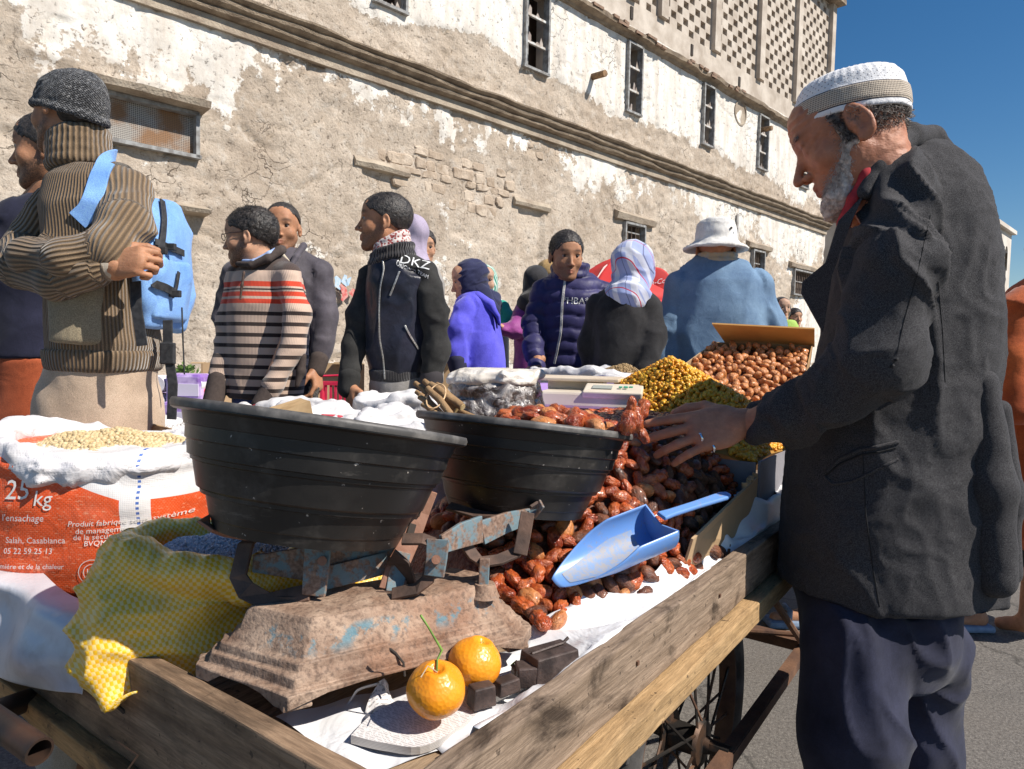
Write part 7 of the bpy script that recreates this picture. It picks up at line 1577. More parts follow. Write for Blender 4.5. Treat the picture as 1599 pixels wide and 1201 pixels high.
surf_line('seam', [(1453, 335), (1432, 430), (1412, 500), (1400, 555)], .0007, SEAM, PR.root, jk); surf_line('seam', [(1465, 440), (1472, 520), (1476, 600)], .0007, SEAM, PR.root, jk)
surf_line('seam', [(1347, 700), (1352, 800), (1362, 880), (1374, 950)], .0010, SEAM, PR.root, jk)
surf_line('pocket_welt', [(1292, 736), (1312, 716), (1345, 702), (1372, 698), (1404, 690)], .0042, SUIT, PR.root, jk); surf_line('pocket_opening', [(1288, 744), (1312, 724), (1345, 710), (1372, 706), (1400, 699)], .0020, SEAM, PR.root, jk); surf_line('pocket_flap_edge', [(1288, 744), (1300, 756), (1330, 752), (1368, 734), (1404, 716)], .0030, SUIT, PR.root, jk)
for x, y in ((1398, 560), (1392, 570)): surf_line('sleeve_button', [(x, y), (x+2, y+3)], .004, SEAM, PR.root, jk)
# ---- trousers
NAVY = cloth('navy_trousers', (.012, .013, .028), 900, .25, .85, .1, .1, (.024, .026, .052))
PR.garment('trousers', NAVY, [(930, 1256, 1492, .15, .03), (1000, 1258, 1490, .15, .03), (1050, 1262, 1484, .13, .04)], [[(1326, 1010, -.05, .105), (1332, 1150, -.09, .098), (1334, 1300, -.08, .085), (1330, 1420, -.05, .072), (1330, 1530, -.02, .066)], [(1430, 1010, .04, .100), (1428, 1150, .06, .090), (1420, 1300, .07, .078), (1412, 1490, .06, .066)]], .008, .022, 2.4,
    lambda V, arm, U_, A_: .010*(1-2.4*np.abs(vnoise(V*np.array([5, 5, 9])+.9*fbm(V*4, 2, 2)[:, None]+V[:, [0]]*5, 12))**.7))
for fx, dd in ((1325, -.02), (1405, .05)):
    q = PR.P((fx, 560, dd)); m = MB(); m.tube([(q.x+.09, q.y, .045), (q.x, q.y, .05), (q.x-.10, q.y+.01, .04), (q.x-.17, q.y+.01, .03)], [.035, .042, .042, .028], 12, flat=1); m.build('shoe', SHOE, PR.root, smooth=True)
# ---- hand
PR.core((1440, 380, .04), (1400, 850, .03), [(1325, 0, -.02), (1405, 0, .05)], [[(1420, 420, -.06), (1372, 560, -.15), (1300, 618, -.12), (1165, 664, -.035)]], .12)
PR.hand((1160, 660, -.035), (1042, 684, -.05), (-.05, .9, -.62), (-.25, .45, .9), (.14, .20, .32, .38), 1.17, spread=.10, h=.0028, tcurl=.15)
PR.finish(SK[2])
SILV = mat('silver', (.72, .72, .74), .2, metal=1)
for (px_, py_, sz_) in ((1093, 684, .0115), (1112, 699, .0105)):
    bv = BVHTree.FromPolygons([v.co for v in PR.body.data.vertices], [p.vertices for p in PR.body.data.polygons]); d_ = ray(px_, py_).normalized(); h_ = bv.ray_cast(Vector((0, 0, CAM_H)), d_)
    if h_[0] is None: continue
    C_ = h_[0]+d_*.0100; ax_ = (PR.P((1040, 688, -.05))-PR.P((1160, 660, -.035))).normalized(); M4 = Matrix.Translation(C_) @ ax_.to_track_quat('Z', 'Y').to_matrix().to_4x4(); MB().lathe([(sz_, -.003), (sz_+.0016, -.002), (sz_+.0016, .002), (sz_, .003)], 20, M4, closed=True).build('finger_ring', SILV, PR.root, smooth=True)
# ---------------------------------------------------------------- beanie man with a backpack
DKN = (.10, .065, .035)
A1 = Person('tall man in grey knit beanie and ribbed brown sweater with folded arms', 160, 1.62)
A1.head((106, 182), 126, -76, 2, 0, -.02, beard=.9, nose=1.15, ear=.35, neck=((0, -.02, -.05), (0, -.03, -.15)))
BN = NT('speckled_grey_knit'); n1 = BN.noise(240, 3); n2 = BN.noise(95, 4, dist=.5); lzb = BN.math('SINE', BN.math('MULTIPLY', BN.attr('lz'), 900.0)); lxb = BN.math('SINE', BN.math('MULTIPLY', BN.attr('lx'), 75.0)); st = BN.math('MULTIPLY', lzb, lxb)
c = BN.mix(BN.ramp(n1, [(.50, 0), (.66, 1)]), (.018, .018, .020), (.20, .20, .205)); c = BN.mix(BN.ramp(n2, [(.60, 0), (.70, .6)]), c, (.42, .41, .40)); BN = BN.fin(c, 1, BN.bump(BN.math('ADD', BN.math('MULTIPLY', st, .5), n1), .8, .006), sheen=.3)
g = SDF((-.12, -.15, -.06), (.12, .14, .19), .0038)
g.loft([(-.012, 0, -.010, .082, .112), (.02, 0, -.010, .085, .114), (.055, 0, -.012, .082, .108), (.08, 0, -.018, .073, .095), (.105, 0, -.026, .056, .072), (.120, 0, -.034, .036, .044), (.127, 0, -.040, .014, .018)], 0, 'u', 2.05)
for k in range(22):
    q0, q1 = 2*PI*k/22, 2*PI*(k+1)/22; g.cap((.081*math.cos(q0), -.010+.112*math.sin(q0), -.006), (.081*math.cos(q1), -.010+.112*math.sin(q1), -.006), .0085, .0085, .010)
V, Nn, F = g.mesh(); V = box_smooth(V, F, 2); LX, LZ = np.arctan2(V[:, 0], V[:, 1]), V[:, 2].copy(); V = V+Nn*(.0025*fbm(V*35, 3, 2)+.0012*np.sin(LX*60)*np.sin(LZ*700))[:, None]
cb_, sb_ = math.cos(R(12)), math.sin(R(12)); RT = np.array([[1, 0, 0], [0, cb_, -sb_], [0, sb_, cb_]]); Vl = V @ RT.T+np.array((0, 0, .016)); me = mesh_data('beanie', (Vl*A1.hs) @ A1.hR.T+A1.hc, F); attr(me, 'lx', LX); attr(me, 'lz', LZ); link('beanie', me, BN, A1.root)
A1.hpart('collar_hair', lambda g: (g.ell((0, -.022, .025), (.0775, .096, .080)), g.op(lambda x, y, z: np.maximum(z-.02, np.maximum(-(z+.035), y+.03))+0*x, (-.2,)*3, (.2,)*3, 0, 'i')), HAIR, .0045)
SWC = (.225, .150, .085); SWL = (.285, .195, .115)
RIB = knit('brown_ribbed_knit', SWC, SWL, 'u', .0105, dark=.75)
Tt = [(262, 105, 196, .075, .0), (285, 82, 214, .10, .0), (330, 72, 232, .12, .0), (400, 78, 236, .125, .0), (480, 84, 240, .13, .0), (540, 84, 245, .13, .0), (572, 88, 241, .125, .0)]
cutb = [(A1.P((160, 577, 0)), (.03, 0, -1))]
A1.garment('sweater', RIB, Tt, [[(202, 300, -.02, .052), (200, 350, -.09, .058), (168, 396, -.15, .054), (105, 406, -.17, .048), (45, 398, -.13, .042), (30, 404, -.09, .036)]], .007, .03, 2.3, wrinkle(.006, 8, 3), 2, cutb)
A1.garment('sweater_sleeve', RIB, (), [[(85, 320, .06, .055), (38, 392, .02, .055), (34, 420, -.08, .050), (90, 440, -.15, .045), (140, 424, -.165, .038), (170, 416, -.165, .034)]], .007, .02, 2.3, wrinkle(.004, 10, 5), 2, [(A1.P((169, 417, -.165)), (1, .05, .05))])
HEM = knit('brown_hem_knit', SWC, SWL, 'u', .012, dark=.8); A1.garment('hem_band', HEM, [(545, 80, 249, .136, .0), (552, 81, 250, .137, .0), (572, 84, 246, .132, .0), (580, 88, 241, .128, .0)], (), .007, disp=None)
ck = knit('striped_cuff', (.20, .14, .085), (.30, .23, .16), 'v', .014, dark=.5, extra=lambda t, c: t.mix(t.ramp(t.math('SINE', t.math('MULTIPLY', t.attr('v'), 420.0)), [(.7, 0), (.8, .8)]), c, (.48, .42, .34)))
A1.garment('cuff', ck, (), [[(148, 421, -.165, .0365), (172, 416, -.165, .0345)]], .005, 0, disp=None)
# turtleneck as stacked rolls
CRB = knit('collar_knit', SWC, SWL, 'u', .009, dark=.8)
def ringgarment(P_, name, cpx, cpy, dy, rx, ry, tilt, hgt, rolls, mt_, thick=.010, ampl=.004, freq=0):
    C = np.array(P_.P((cpx, cpy, dy))); lo = C-np.array((rx+.05, ry+.05, hgt+.06)); hi = C+np.array((rx+.05, ry+.05, hgt+.06)); g = SDF(lo, hi, .0045)
    def pt(q, f): return C+np.array((math.cos(q)*rx*(1-.06*f), math.sin(q)*ry*(1-.06*f), (f-.5)*hgt+tilt*math.cos(q)*rx))
    n = 26; m_ = rolls*3
    for j in range(m_+1):
        f = j/m_; rr_ = thick*(1+.35*math.cos(f*rolls*2*PI))
        for k in range(n): g.cap(pt(2*PI*k/n, f), pt(2*PI*(k+1)/n, f), rr_, rr_, .005)
    V, Nn, F = g.mesh(); V = box_smooth(V, F, 1); q = np.arctan2(V[:, 1]-C[1], V[:, 0]-C[0]); V = V+Nn*(ampl*fbm(V*25, 2, 3))[:, None]; me = mesh_data(name, V, F); attr(me, 'u', q*(rx+ry)/2); attr(me, 'v', V[:, 2]); attr(me, 'arm', q*0); return link(name, me, mt_, P_.root)
ringgarment(A1, 'turtleneck', 124, 236, -.01, .053, .056, .22, .060, 3, CRB, .011)
FL = cloth('olive_brown_fleece', (.26, .215, .14), 500, .2, .95, .3, .8)
A1.garment('fleece_panel', FL, [(430, 98, 210, .140, -.020), (460, 92, 216, .142, -.022), (538, 92, 217, .142, -.020)], (), .007, disp=wrinkle(.007, 13, 11), cuts=[(A1.P((203, 480, -.12)), (1, .15, 0)), (A1.P((96, 480, -.1)), (-1, 0, 0)), (A1.P((150, 480, -.02)), (0, 1, 0))])
BEI = cloth('beige_chino', (.46, .335, .235), 800, .12, .85, .1, .25, (.54, .41, .30))
A1.garment('trousers', BEI, [(560, 86, 240, .12, .0), (600, 78, 238, .12, .0), (660, 68, 234, .12, .0), (720, 62, 230, .11, .0)], [[(112, 640, -.03, .085), (100, 800, -.05, .085), (95, 1000, -.03, .065), (95, 1230, .0, .055)], [(195, 640, .03, .095), (198, 800, .03, .085), (200, 1000, .05, .065), (200, 1200, .08, .055)]], .009, .03, 2.3, wrinkle(.006, 7, 6))
for fx, d_ in ((95, .0), (200, .08)):
    q = W(fx, 600, 1.62+d_); m = MB(); m.tube([(q.x+.08, q.y, .04), (q.x-.03, q.y, .045), (q.x-.14, q.y+.03, .03)], [.034, .042, .028], 10); m.build('shoe', SHOE, A1.root, smooth=True)
BLK = mat('black_webbing', (.018, .018, .02), .7, (.04, .04, .042), 90)
m = MB(); m.bar([A1.P(q) for q in ((212, 440, -.13), (213, 480, -.145), (218, 510, -.15), (222, 540, -.15))], .022, .004, (0, -1, 0)); m.build('hanging_strap', BLK, A1.root)
A1.hand((172, 415, -.165), (226, 406, -.185), (-.1, .95, -.3), (.15, .05, 1), (1.15, 1.25, 1.35, 1.45), .86, h=.0036, tcurl=.5, spread=.02)
A1.core((150, 330, 0), (160, 620, 0), [(95, 0, 0), (200, 0, .08)], [[(90, 330, .05), (36, 400, .02), (182, 417, -.165)]], .13).finish(SK[0])
# backpack : top-level, worn
bp = empty('backpack', A1.P((262, 500, .06)), 'light blue backpack with black buckled straps on the beanie wearer', 'backpack')
BPM = cloth('sky_blue_nylon', (.16, .34, .70), 700, .12, .55, .1, .6, (.24, .44, .80))
class _W:  # helper with the wearer's frame but its own parent
    pass
BPp = Person.__new__(Person); BPp.k = 1.0; BPp.Y = 1.62; BPp.root = bp
BPp.garment('pack_body', BPM, [(308, 226, 250, .09, .04), (345, 224, 262, .12, .04), (400, 222, 268, .13, .04), (470, 222, 266, .13, .04), (515, 226, 256, .10, .04)], (), .007, pw=2.6, disp=wrinkle(.009, 11, 21))
BPp.garment('front_pocket', BPM, [(405, 244, 274, .08, .02), (430, 244, 277, .09, .02), (500, 242, 268, .08, .02)], (), .007, pw=2.8, disp=wrinkle(.006, 15, 22))
def strap(name, pts, wd, mt_, th=.004, nrm=(0, -1, .1)): return MB().bar([BPp.P(q) for q in pts], wd, th, nrm).build(name, mt_, bp, bevel=.001)
from mathutils.bvhtree import BVHTree
def ontop(objs, pts, off=.006, n=8):
    vs = []; fs = []
    for o_ in objs: b = len(vs); vs += [v.co.copy() for v in o_.data.vertices]; fs += [[i+b for i in p.vertices] for p in o_.data.polygons]
    bv = BVHTree.FromPolygons(vs, fs); out = []; nr = []; o0 = Vector((0, 0, CAM_H)); last = None
    for i in range(len(pts)-1):
        for f in np.linspace(0, 1, n, endpoint=(i == len(pts)-2)):
            x = pts[i][0]*(1-f)+pts[i+1][0]*f; y = pts[i][1]*(1-f)+pts[i+1][1]*f; d = ray(x, y).normalized(); hit = bv.ray_cast(o0, d)
            if hit[0] is not None:
                k = hit[1] if hit[1].dot(d) < 0 else -hit[1]; out.append(hit[0]+k*off-d*off*.5); nr.append(k)
    return out, nr
def strap_on(name, par, objs, pts, wd, mt_, th=.004, off=.005):
    P_, N_ = ontop(objs, pts, off)
    if len(P_) < 2: return None
    for _ in range(4):
        P_ = [P_[0]]+[(P_[i-1]+P_[i]*2+P_[i+1])/4 for i in range(1, len(P_)-1)]+[P_[-1]]; N_ = [N_[0]]+[(N_[i-1]+N_[i]+N_[i+1]).normalized() for i in range(1, len(N_)-1)]+[N_[-1]]
    V = []; F = []
    for i, (p, n) in enumerate(zip(P_, N_)):
        t_ = (P_[min(i+1, len(P_)-1)]-P_[max(i-1, 0)]).normalized(); sd_ = t_.cross(n).normalized(); ww = wd if not hasattr(wd, '__len__') else wd[0]+(wd[1]-wd[0])*i/(len(P_)-1)
        for x, y in ((-1, -1), (1, -1), (1, 1), (-1, 1)): V.append(p+sd_*x*ww/2+n*y*th/2)
    for i in range(len(P_)-1):
        for k in range(4): F.append((i*4+k, i*4+(k+1) % 4, i*4+4+(k+1) % 4, i*4+4+k))
    F += [(3, 2, 1, 0), tuple(range(len(P_)*4-4, len(P_)*4))]; return MB().add(V, F).build(name, mt_, par, bevel=.001, auto=60)
swe = [o for o in A1.root.children if o.name.startswith(('sweater', 'turtleneck'))]; pk_ = [o for o in bp.children]
strap_on('shoulder_strap', bp, swe, [(200, 246), (183, 240), (168, 250), (156, 275), (148, 305), (138, 330), (122, 345)], (.034, .044), BPM, .006, .003)
strap_on('black_strap', bp, pk_, [(250, 310), (254, 340), (252, 370), (246, 400), (243, 420)], .016, BLK); strap_on('black_strap', bp, pk_, [(240, 378), (255, 384), (275, 392), (284, 396)], .016, BLK); strap_on('black_strap', bp, pk_, [(238, 442), (255, 448), (268, 456)], .018, BLK); strap_on('black_strap', bp, pk_, [(276, 425), (272, 450), (266, 464)], .010, BLK)
for x, y in ((262, 386), (270, 458), (250, 392)):
    q, n = ontop(pk_, [(x-3, y), (x+3, y)], .010, 2)
    if q: MB().box(q[0], (.026, .012, .016)).build('buckle', BLK, bp, bevel=.002)
strap('long_strap', [(262, 500, -.02), (262, 545, -.03), (270, 600, -.04), (268, 655, -.04)], .022, BLK); MB().box(BPp.P((262, 552, -.035)), (.034, .012, .05)).build('buckle', BLK, bp, bevel=.003)
strap('cord', [(284, 480, 0), (286, 540, 0), (288, 585, 0)], .003, BLK)

# ---------------------------------------------------------------- man at the left edge
A2 = Person('man in navy shirt and rust trousers cut by the left edge of the photo', 20, 2.1)
A2.head((80, 240), 122, -104, -2, 0, 0, beard=1.0, nose=1.1, fat=1.06)
A2.hair(front=.070, slope=.72, t=.008, tex=.004, fs=90); A2.hairs(1500, .009, .0006, None, .070, .72)
NV = cloth('navy_jersey', (.010, .011, .026), 900, .2, .9, .1, .3, (.018, .019, .042))
A2.garment('shirt', NV, [(300, 48, 92, .06, .02), (318, 22, 112, .09, .02), (350, 6, 122, .12, .02), (440, 2, 118, .14, .02), (560, 0, 112, .14, .02)], [[(18, 340, -.04, .052), (6, 430, -.06, .052), (-2, 520, -.05, .044), (-6, 560, -.04, .04)]], .009, .03, 2.3, wrinkle(.006, 8, 31), 2, [(A2.P((50, 562, 0)), (0, 0, -1))])
roll2 = lambda PRS, name, pts, mt_, h=.005, k=.008: (lambda P_: (lambda A: (lambda g: ([g.cap(a, b, ra, rb_, k) for (a, ra), (b, rb_) in zip(P_[:-1], P_[1:])], (lambda m3: link(name, mesh_data(name, box_smooth(m3[0], m3[2], 1), m3[2]), mt_, PRS.root))(g.mesh()))[1])(SDF(A.min(0)-.06, A.max(0)+.06, h)))(np.array([p for p, r in P_])))([(np.array(PRS.P(p[:3])), p[3]) for p in pts])
RUSTT = cloth('rust_trousers', (.28, .055, .018), 800, .2, .85, .1, .3, (.36, .08, .028))
A2.garment('trousers', RUSTT, [(556, 0, 112, .13, .02), (600, -4, 108, .13, .02), (680, -8, 100, .13, .02)], [[(20, 640, 0, .09), (12, 850, 0, .07), (10, 1030, 0, .05)], [(80, 640, .05, .09), (82, 850, .05, .07), (84, 1000, .08, .05)]], .011, .03, 2.3, wrinkle(.006, 7, 33))
A2.core((55, 350, .02), (55, 600, .02), [(10, 0, 0), (84, 0, .06)], [[(18, 350, -.03), (-6, 580, -.04)]], .13).hand((-8, 575, -.04), (-10, 620, -.04), (.8, .6, 0), (0, -1, 0), .6, 1.0, h=.005).finish(SK[0])

# ---------------------------------------------------------------- striped sweater with glasses
A3 = Person('man with glasses in cream sweater with red and brown stripes leaning on the sacks', 415, 2.9)
A3.head((391, 373), 92, -92, -5, 0, 0, beard=.85, nose=1.0, fat=1.10, ear=1.0)
A3.hair(front=.080, slope=.66, t=.009, tex=.006, fs=60, top=1.3); A3.hairs(1500, .018, .0008, None, .080, .66, 2, .5)
zz = [W(415, y, 2.9).z for y in (412, 440, 446, 455, 464, 470, 478, 620)]
def stripe_extra(t, c):
    z = t.n('SeparateXYZ', ins={0: t.tc.outputs['Object']}).outputs[2]; zr = t.n('Math', {'operation': 'ADD'}, {0: z, 1: 0}).outputs[0]
    def band(a, b): return t.math('MULTIPLY', t.math('GREATER_THAN', zr, min(a, b)), t.math('LESS_THAN', zr, max(a, b)))
    Z = lambda y: W(415, y, 2.9).z
    c = t.mix(1.0, c, (.56, .415, .325)); fr = t.math('FRACT', t.math('MULTIPLY', zr, 1/.0435)); st = t.math('MULTIPLY', t.math('LESS_THAN', fr, .36), t.math('LESS_THAN', zr, Z(479))); c = t.mix(st, c, (.042, .028, .024))
    for a, b in ((442, 450), (458, 465), (469, 476)): c = t.mix(band(Z(a), Z(b)), c, (.62, .062, .028))
    c = t.mix(band(Z(453.0), Z(455.5)), c, (.04, .028, .024)); c = t.mix(t.math('GREATER_THAN', zr, Z(425)), c, (.075, .052, .045)); c = t.mix(t.math('LESS_THAN', zr, Z(613)), c, (.06, .043, .038)); return c
STR = knit('striped_knit', (.5, .4, .3), (.5, .4, .3), 'u', .006, depth=.25, dark=.0, extra=stripe_extra)
A3.garment('sweater', STR, [(402, 392, 442, .06, .02), (412, 376, 456, .085, .02), (432, 361, 472, .11, .02), (480, 352, 478, .13, .02), (560, 352, 480, .135, .02), (622, 356, 472, .13, .02)], [[(450, 432, -.06, .055), (464, 490, -.11, .058), (456, 545, -.15, .052), (428, 600, -.19, .043), (412, 628, -.21, .036)], [(372, 436, .05, .055), (357, 500, .03, .054), (345, 570, -.02, .046), (335, 620, -.07, .038)]], .009, .03, 2.3, wrinkle(.006, 8, 41), 2, [(A3.P((415, 628, 0)), (0, 0, -1))])
DBR = mat('dark_brown_knit', (.05, .036, .031), .95, (.07, .052, .045), 90, 3, .3, .7, 400, .4, .001)
roll2(A3, 'collar', [(372, 412, -.05, .012), (392, 414, -.085, .014), (418, 404, -.075, .018), (436, 392, -.03, .020), (440, 390, .04, .02)], DBR)
roll2(A3, 'shirt_collar', [(380, 408, -.055, .009), (396, 408, -.083, .009), (420, 396, -.07, .010), (434, 388, -.03, .010)], mat('light_blue_cotton', (.36, .46, .68), .8, (.28, .38, .62), 30))
roll2(A3, 'zip_placket', [(381, 425, -.125, .006), (378, 445, -.135, .006), (375, 468, -.14, .005)], DARKI)
roll2(A3, 'elbow_patch', [(474, 556, -.150, .012), (470, 580, -.155, .018), (464, 602, -.165, .010)], DBR)
roll2(A3, 'cuff', [(424, 606, -.19, .040), (408, 632, -.215, .038)], DBR); roll2(A3, 'cuff', [(342, 592, -.04, .044), (332, 630, -.08, .04)], DBR)
JEAN = cloth('blue_denim', (.025, .045, .13), 700, .3, .9, .1, .3, (.05, .08, .20))
A3.garment('trousers', JEAN, [(610, 360, 470, .12, .02), (700, 360, 468, .12, .02)], [[(385, 690, 0, .085), (384, 860, 0, .06), (384, 940, 0, .05)], [(440, 690, .05, .085), (442, 860, .05, .06), (442, 930, .05, .05)]], .014)
SPM = mat('spectacle_metal', (.10, .09, .08), .3, metal=.8); sp_ = empty('glasses', A3.hw((0, .09, .01)), 'thin framed glasses worn by the man in the striped sweater', 'glasses')
for q in (-1, 1):
    MB().tube([A3.hw((q*.032+.021*math.cos(a), .1005-.02*abs(q*.032+.021*math.cos(a)), .008+.014*math.sin(a))) for a in np.linspace(0, 2*PI, 17)], .0016, 5).build('rim', SPM, sp_); MB().tube([A3.hw((q*.054, .098, .014)), A3.hw((q*.079, .06, .016)), A3.hw((q*.083, -.002, .016))], .0016, 5).build('temple', SPM, sp_)
MB().tube([A3.hw((-.012, .1035, .012)), A3.hw((.012, .1035, .012))], .0014, 5).build('bridge', SPM, sp_)
A3.hand((410, 632, -.215), (398, 668, -.25), (-.6, .4, -.6), (-.6, -.6, .2), .4, 1.0, h=.006); A3.hand((334, 625, -.07), (326, 660, -.1), (.4, .4, -.6), (.6, -.6, .2), .4, 1.0, h=.006)
A3.core((415, 430, .02), (415, 640, .02), [(384, 0, 0), (442, 0, .05)], [[(450, 440, -.06), (464, 500, -.11), (410, 632, -.21)]], .12).finish(SK[1])

# ---------------------------------------------------------------- man in dark zipped jacket behind him
A4 = Person('balding man in open dark jacket holding keys behind the striped sweater', 440, 3.3)
A4.head((441, 358), 80, 172, -4, 0, 0, beard=.45, nose=1.0, fat=1.02)
A4.hairs(700, .006, .0006, None, .100, .62, 3); A4.hair(front=.100, slope=.62, t=.006, tex=.004, fs=90)
DJ = cloth('grey_violet_jacket', (.045, .038, .045), 700, .25, .7, .15, .5, (.085, .075, .09))
A4.garment('jacket', DJ, [(388, 412, 472, .06, .0), (402, 385, 492, .09, .0), (425, 362, 506, .12, .0), (500, 364, 502, .14, .0), (580, 362, 500, .14, .0)], [[(500, 428, 0, .062), (510, 490, -.02, .060), (505, 545, -.08, .050), (494, 572, -.12, .042)], [(366, 428, 0, .062), (350, 490, .0, .058), (358, 560, -.05, .048)]], .011, .03, 2.3, wrinkle(.009, 8, 51), 2)
roll2(A4, 'collar', [(428, 396, -.09, .014), (446, 412, -.12, .012)], DJ); roll2(A4, 'collar', [(474, 384, -.03, .018), (462, 402, -.10, .015), (456, 414, -.125, .012)], DJ)
roll2(A4, 'shirt_collar', [(438, 394, -.08, .010), (450, 408, -.115, .008)], mat('cream_cotton', (.52, .45, .34), .85)); roll2(A4, 'cuff', [(498, 562, -.11, .044), (493, 578, -.125, .042)], DBR)
A4.garment('trousers', mat('dark_cotton', (.03, .03, .035), .9), [(570, 366, 500, .12, .0), (680, 370, 496, .12, .0)], [[(400, 670, 0, .08), (400, 880, 0, .05)], [(462, 670, 0, .08), (462, 880, 0, .05)]], .015)
A4.hand((493, 574, -.125), (497, 612, -.15), (-.8, .1, -.2), (-.3, -.9, 0), (.7, .8, .9, 1.0), 1.12, h=.005, tcurl=.5)
A4.core((440, 425, 0), (440, 640, 0), [(400, 0, 0), (462, 0, 0)], [[(500, 430, 0), (510, 490, -.02), (493, 574, -.12)]], .12).finish(SK[0])
ky = empty('keys', A4.P((490, 605, -.16)), 'bunch of keys hanging from the hand of the dark jacketed man', 'keys')
for k, (x, y) in enumerate(((486, 612), (491, 616), (495, 613))): MB().box(A4.P((x, y, -.17)), (.012, .003, .05), Euler((0, .3*(k-1), 0)).to_matrix()).build('key', ZIP, ky)
MB().tube([A4.P((490, 600, -.165))+Vector((.014*math.cos(q), 0, .014*math.sin(q))) for q in np.linspace(0, 2*PI, 12)], .002, 5).build('key_ring', ZIP, ky)

# ---------------------------------------------------------------- young man in the black bomber jacket
A5 = Person('young man in profile in black quilted bomber jacket with checked scarf', 620, 2.75)
A5.head((600, 349), 92, -97, 2, 0, 0, beard=.6, nose=1.12, fat=.94, jaw=1.04, ear=1.05)
A5.hair(front=.083, slope=.74, t=.007, tex=.003, fs=90); A5.hairs(1600, .010, .0006, None, .083, .74, 4)
SAT = cloth('black_navy_satin', (.010, .011, .018), 1200, .3, .34, .1, .8, (.022, .024, .040), .1); BWL = cloth('black_wool_sleeve', (.014, .014, .013), 600, .3, .9, .05, .4, (.034, .033, .031))
A5.garment('jacket', SAT, [(396, 585, 640, .07, .01), (410, 574, 664, .095, .01), (440, 567, 678, .125, .01), (500, 568, 676, .13, .01), (560, 572, 668, .125, .01), (583, 578, 660, .12, .01)], (), .008, .03, 2.3, wrinkle(.010, 10, 61))
A5.garment('jacket_sleeve', BWL, (), [[(664, 428, -.03, .062), (678, 490, -.05, .064), (681, 545, -.06, .056), (673, 592, -.08, .046)]], .008, .03, disp=wrinkle(.007, 10, 62), cuts=[(A5.P((673, 595, -.08)), (-.1, 0, -1))]); A5.garment('jacket_sleeve', BWL, (), [[(580, 430, .05, .058), (564, 490, .02, .060), (552, 545, -.03, .052), (545, 592, -.07, .042)]], .008, .03, disp=wrinkle(.007, 10, 63), cuts=[(A5.P((545, 595, -.07)), (-.1, 0, -1))])
A5.garment('shoulder_yoke', BWL, [(398, 600, 652, .078, .012), (410, 590, 674, .10, .012), (424, 596, 684, .118, .012)], (), .008, disp=None)
RBK = knit('black_rib', (.03, .027, .028), (.05, .045, .046), 'u', .010, dark=.7); A5.garment('hem_band', RBK, [(577, 574, 662, .126, .01), (590, 576, 660, .126, .01), (597, 580, 656, .12, .01)], (), .008)
ringgarment(A5, 'collar_band', 612, 398, -.005, .080, .076, .28, .034, 1, RBK, .009)
roll2(A5, 'cuff', [(674, 590, -.08, .045), (672, 612, -.085, .042)], mat('black_cuff', (.035, .03, .032), .9)); roll2(A5, 'cuff', [(546, 588, -.07, .043), (543, 606, -.075, .04)], BWL)
KEF = NT('checked_scarf'); v = KEF.vor(95, out=0); KEF = KEF.fin(KEF.mix(KEF.ramp(v, [(.42, 0), (.5, 1)]), (.30, .06, .055), (.66, .58, .54)), .9, KEF.bump(v, .4, .003))
ringgarment(A5, 'scarf', 610, 386, .0, .062, .060, .50, .045, 2, KEF, .011)
jk5 = [o for o in A5.root.children if o.name.startswith(('jacket', 'shoulder', 'hem'))]
strap_on('zip', A5.root, jk5, [(597, 402), (600, 420), (594, 450), (592, 490), (593, 530), (599, 560), (601, 592)], .006, ZIP, .003, .003)
strap_on('pocket_zip', A5.root, jk5, [(624, 424), (617, 442), (609, 462)], .007, ZIP, .003, .003); strap_on('pocket_zip', A5.root, jk5, [(632, 508), (640, 524), (653, 545)], .007, ZIP, .003, .003)
def text_proj(name, s_, size, px_, py_, ang, mt_, par, objs, sc_=1, bold=0):
    """lettering printed on cloth: projected along the view of the wearer's front"""
    vs = []; fs = []
    for o_ in objs: b = len(vs); vs += [v.co.copy() for v in o_.data.vertices]; fs += [[i+b for i in p.vertices] for p in o_.data.polygons]
    bv = BVHTree.FromPolygons(vs, fs); o0 = Vector((0, 0, CAM_H)); ca, sa = math.cos(R(ang)), math.sin(R(ang)); h0 = bv.ray_cast(o0, ray(px_, py_).normalized())
    if h0[0] is None: return
    n0 = h0[1] if h0[1].dot(ray(px_, py_)) < 0 else -h0[1]; n0 = (n0+(-ray(px_, py_).normalized())*1.2).normalized(); ux = Vector((0, 0, 1)).cross(n0).normalized(); uy = n0.cross(ux)
    def fn(x, y):
        p = h0[0]+ux*(x*ca-y*sa)+uy*(x*sa+y*ca); h = bv.ray_cast(p+n0*.2, -n0); return tuple((h[0] if h[0] is not None else p)+n0*.0035)
    return text_on(name, s_, size, fn, mt_, par)
WPR = mat('white_print', (.75, .75, .73), .6)
text_proj('lettering', 'DKZ', .058, 648, 410, -14, WPR, A5.root, jk5); text_proj('lettering', 'ORIGINAL TEAM', .017, 644, 420, -14, WPR, A5.root, jk5)
GRT = cloth('grey_trousers', (.24, .225, .205), 800, .15, .85, .1, .4, (.32, .30, .28))
A5.garment('trousers', GRT, [(585, 578, 660, .115, .01), (640, 574, 660, .12, .01), (700, 576, 656, .12, .01)], [[(595, 690, 0, .085), (594, 960, 0, .05)], [(640, 690, .05, .085), (640, 950, .06, .05)]], .012, disp=wrinkle(.006, 8, 64))
A5.hand((544, 600, -.07), (553, 640, -.09), (.8, .5, 0), (.3, -.9, .1), .5, 1.1, h=.005); A5.hand((672, 606, -.085), (668, 642, -.09), (.6, .6, 0), (-.3, -.9, 0), .5, 1.0, h=.006)
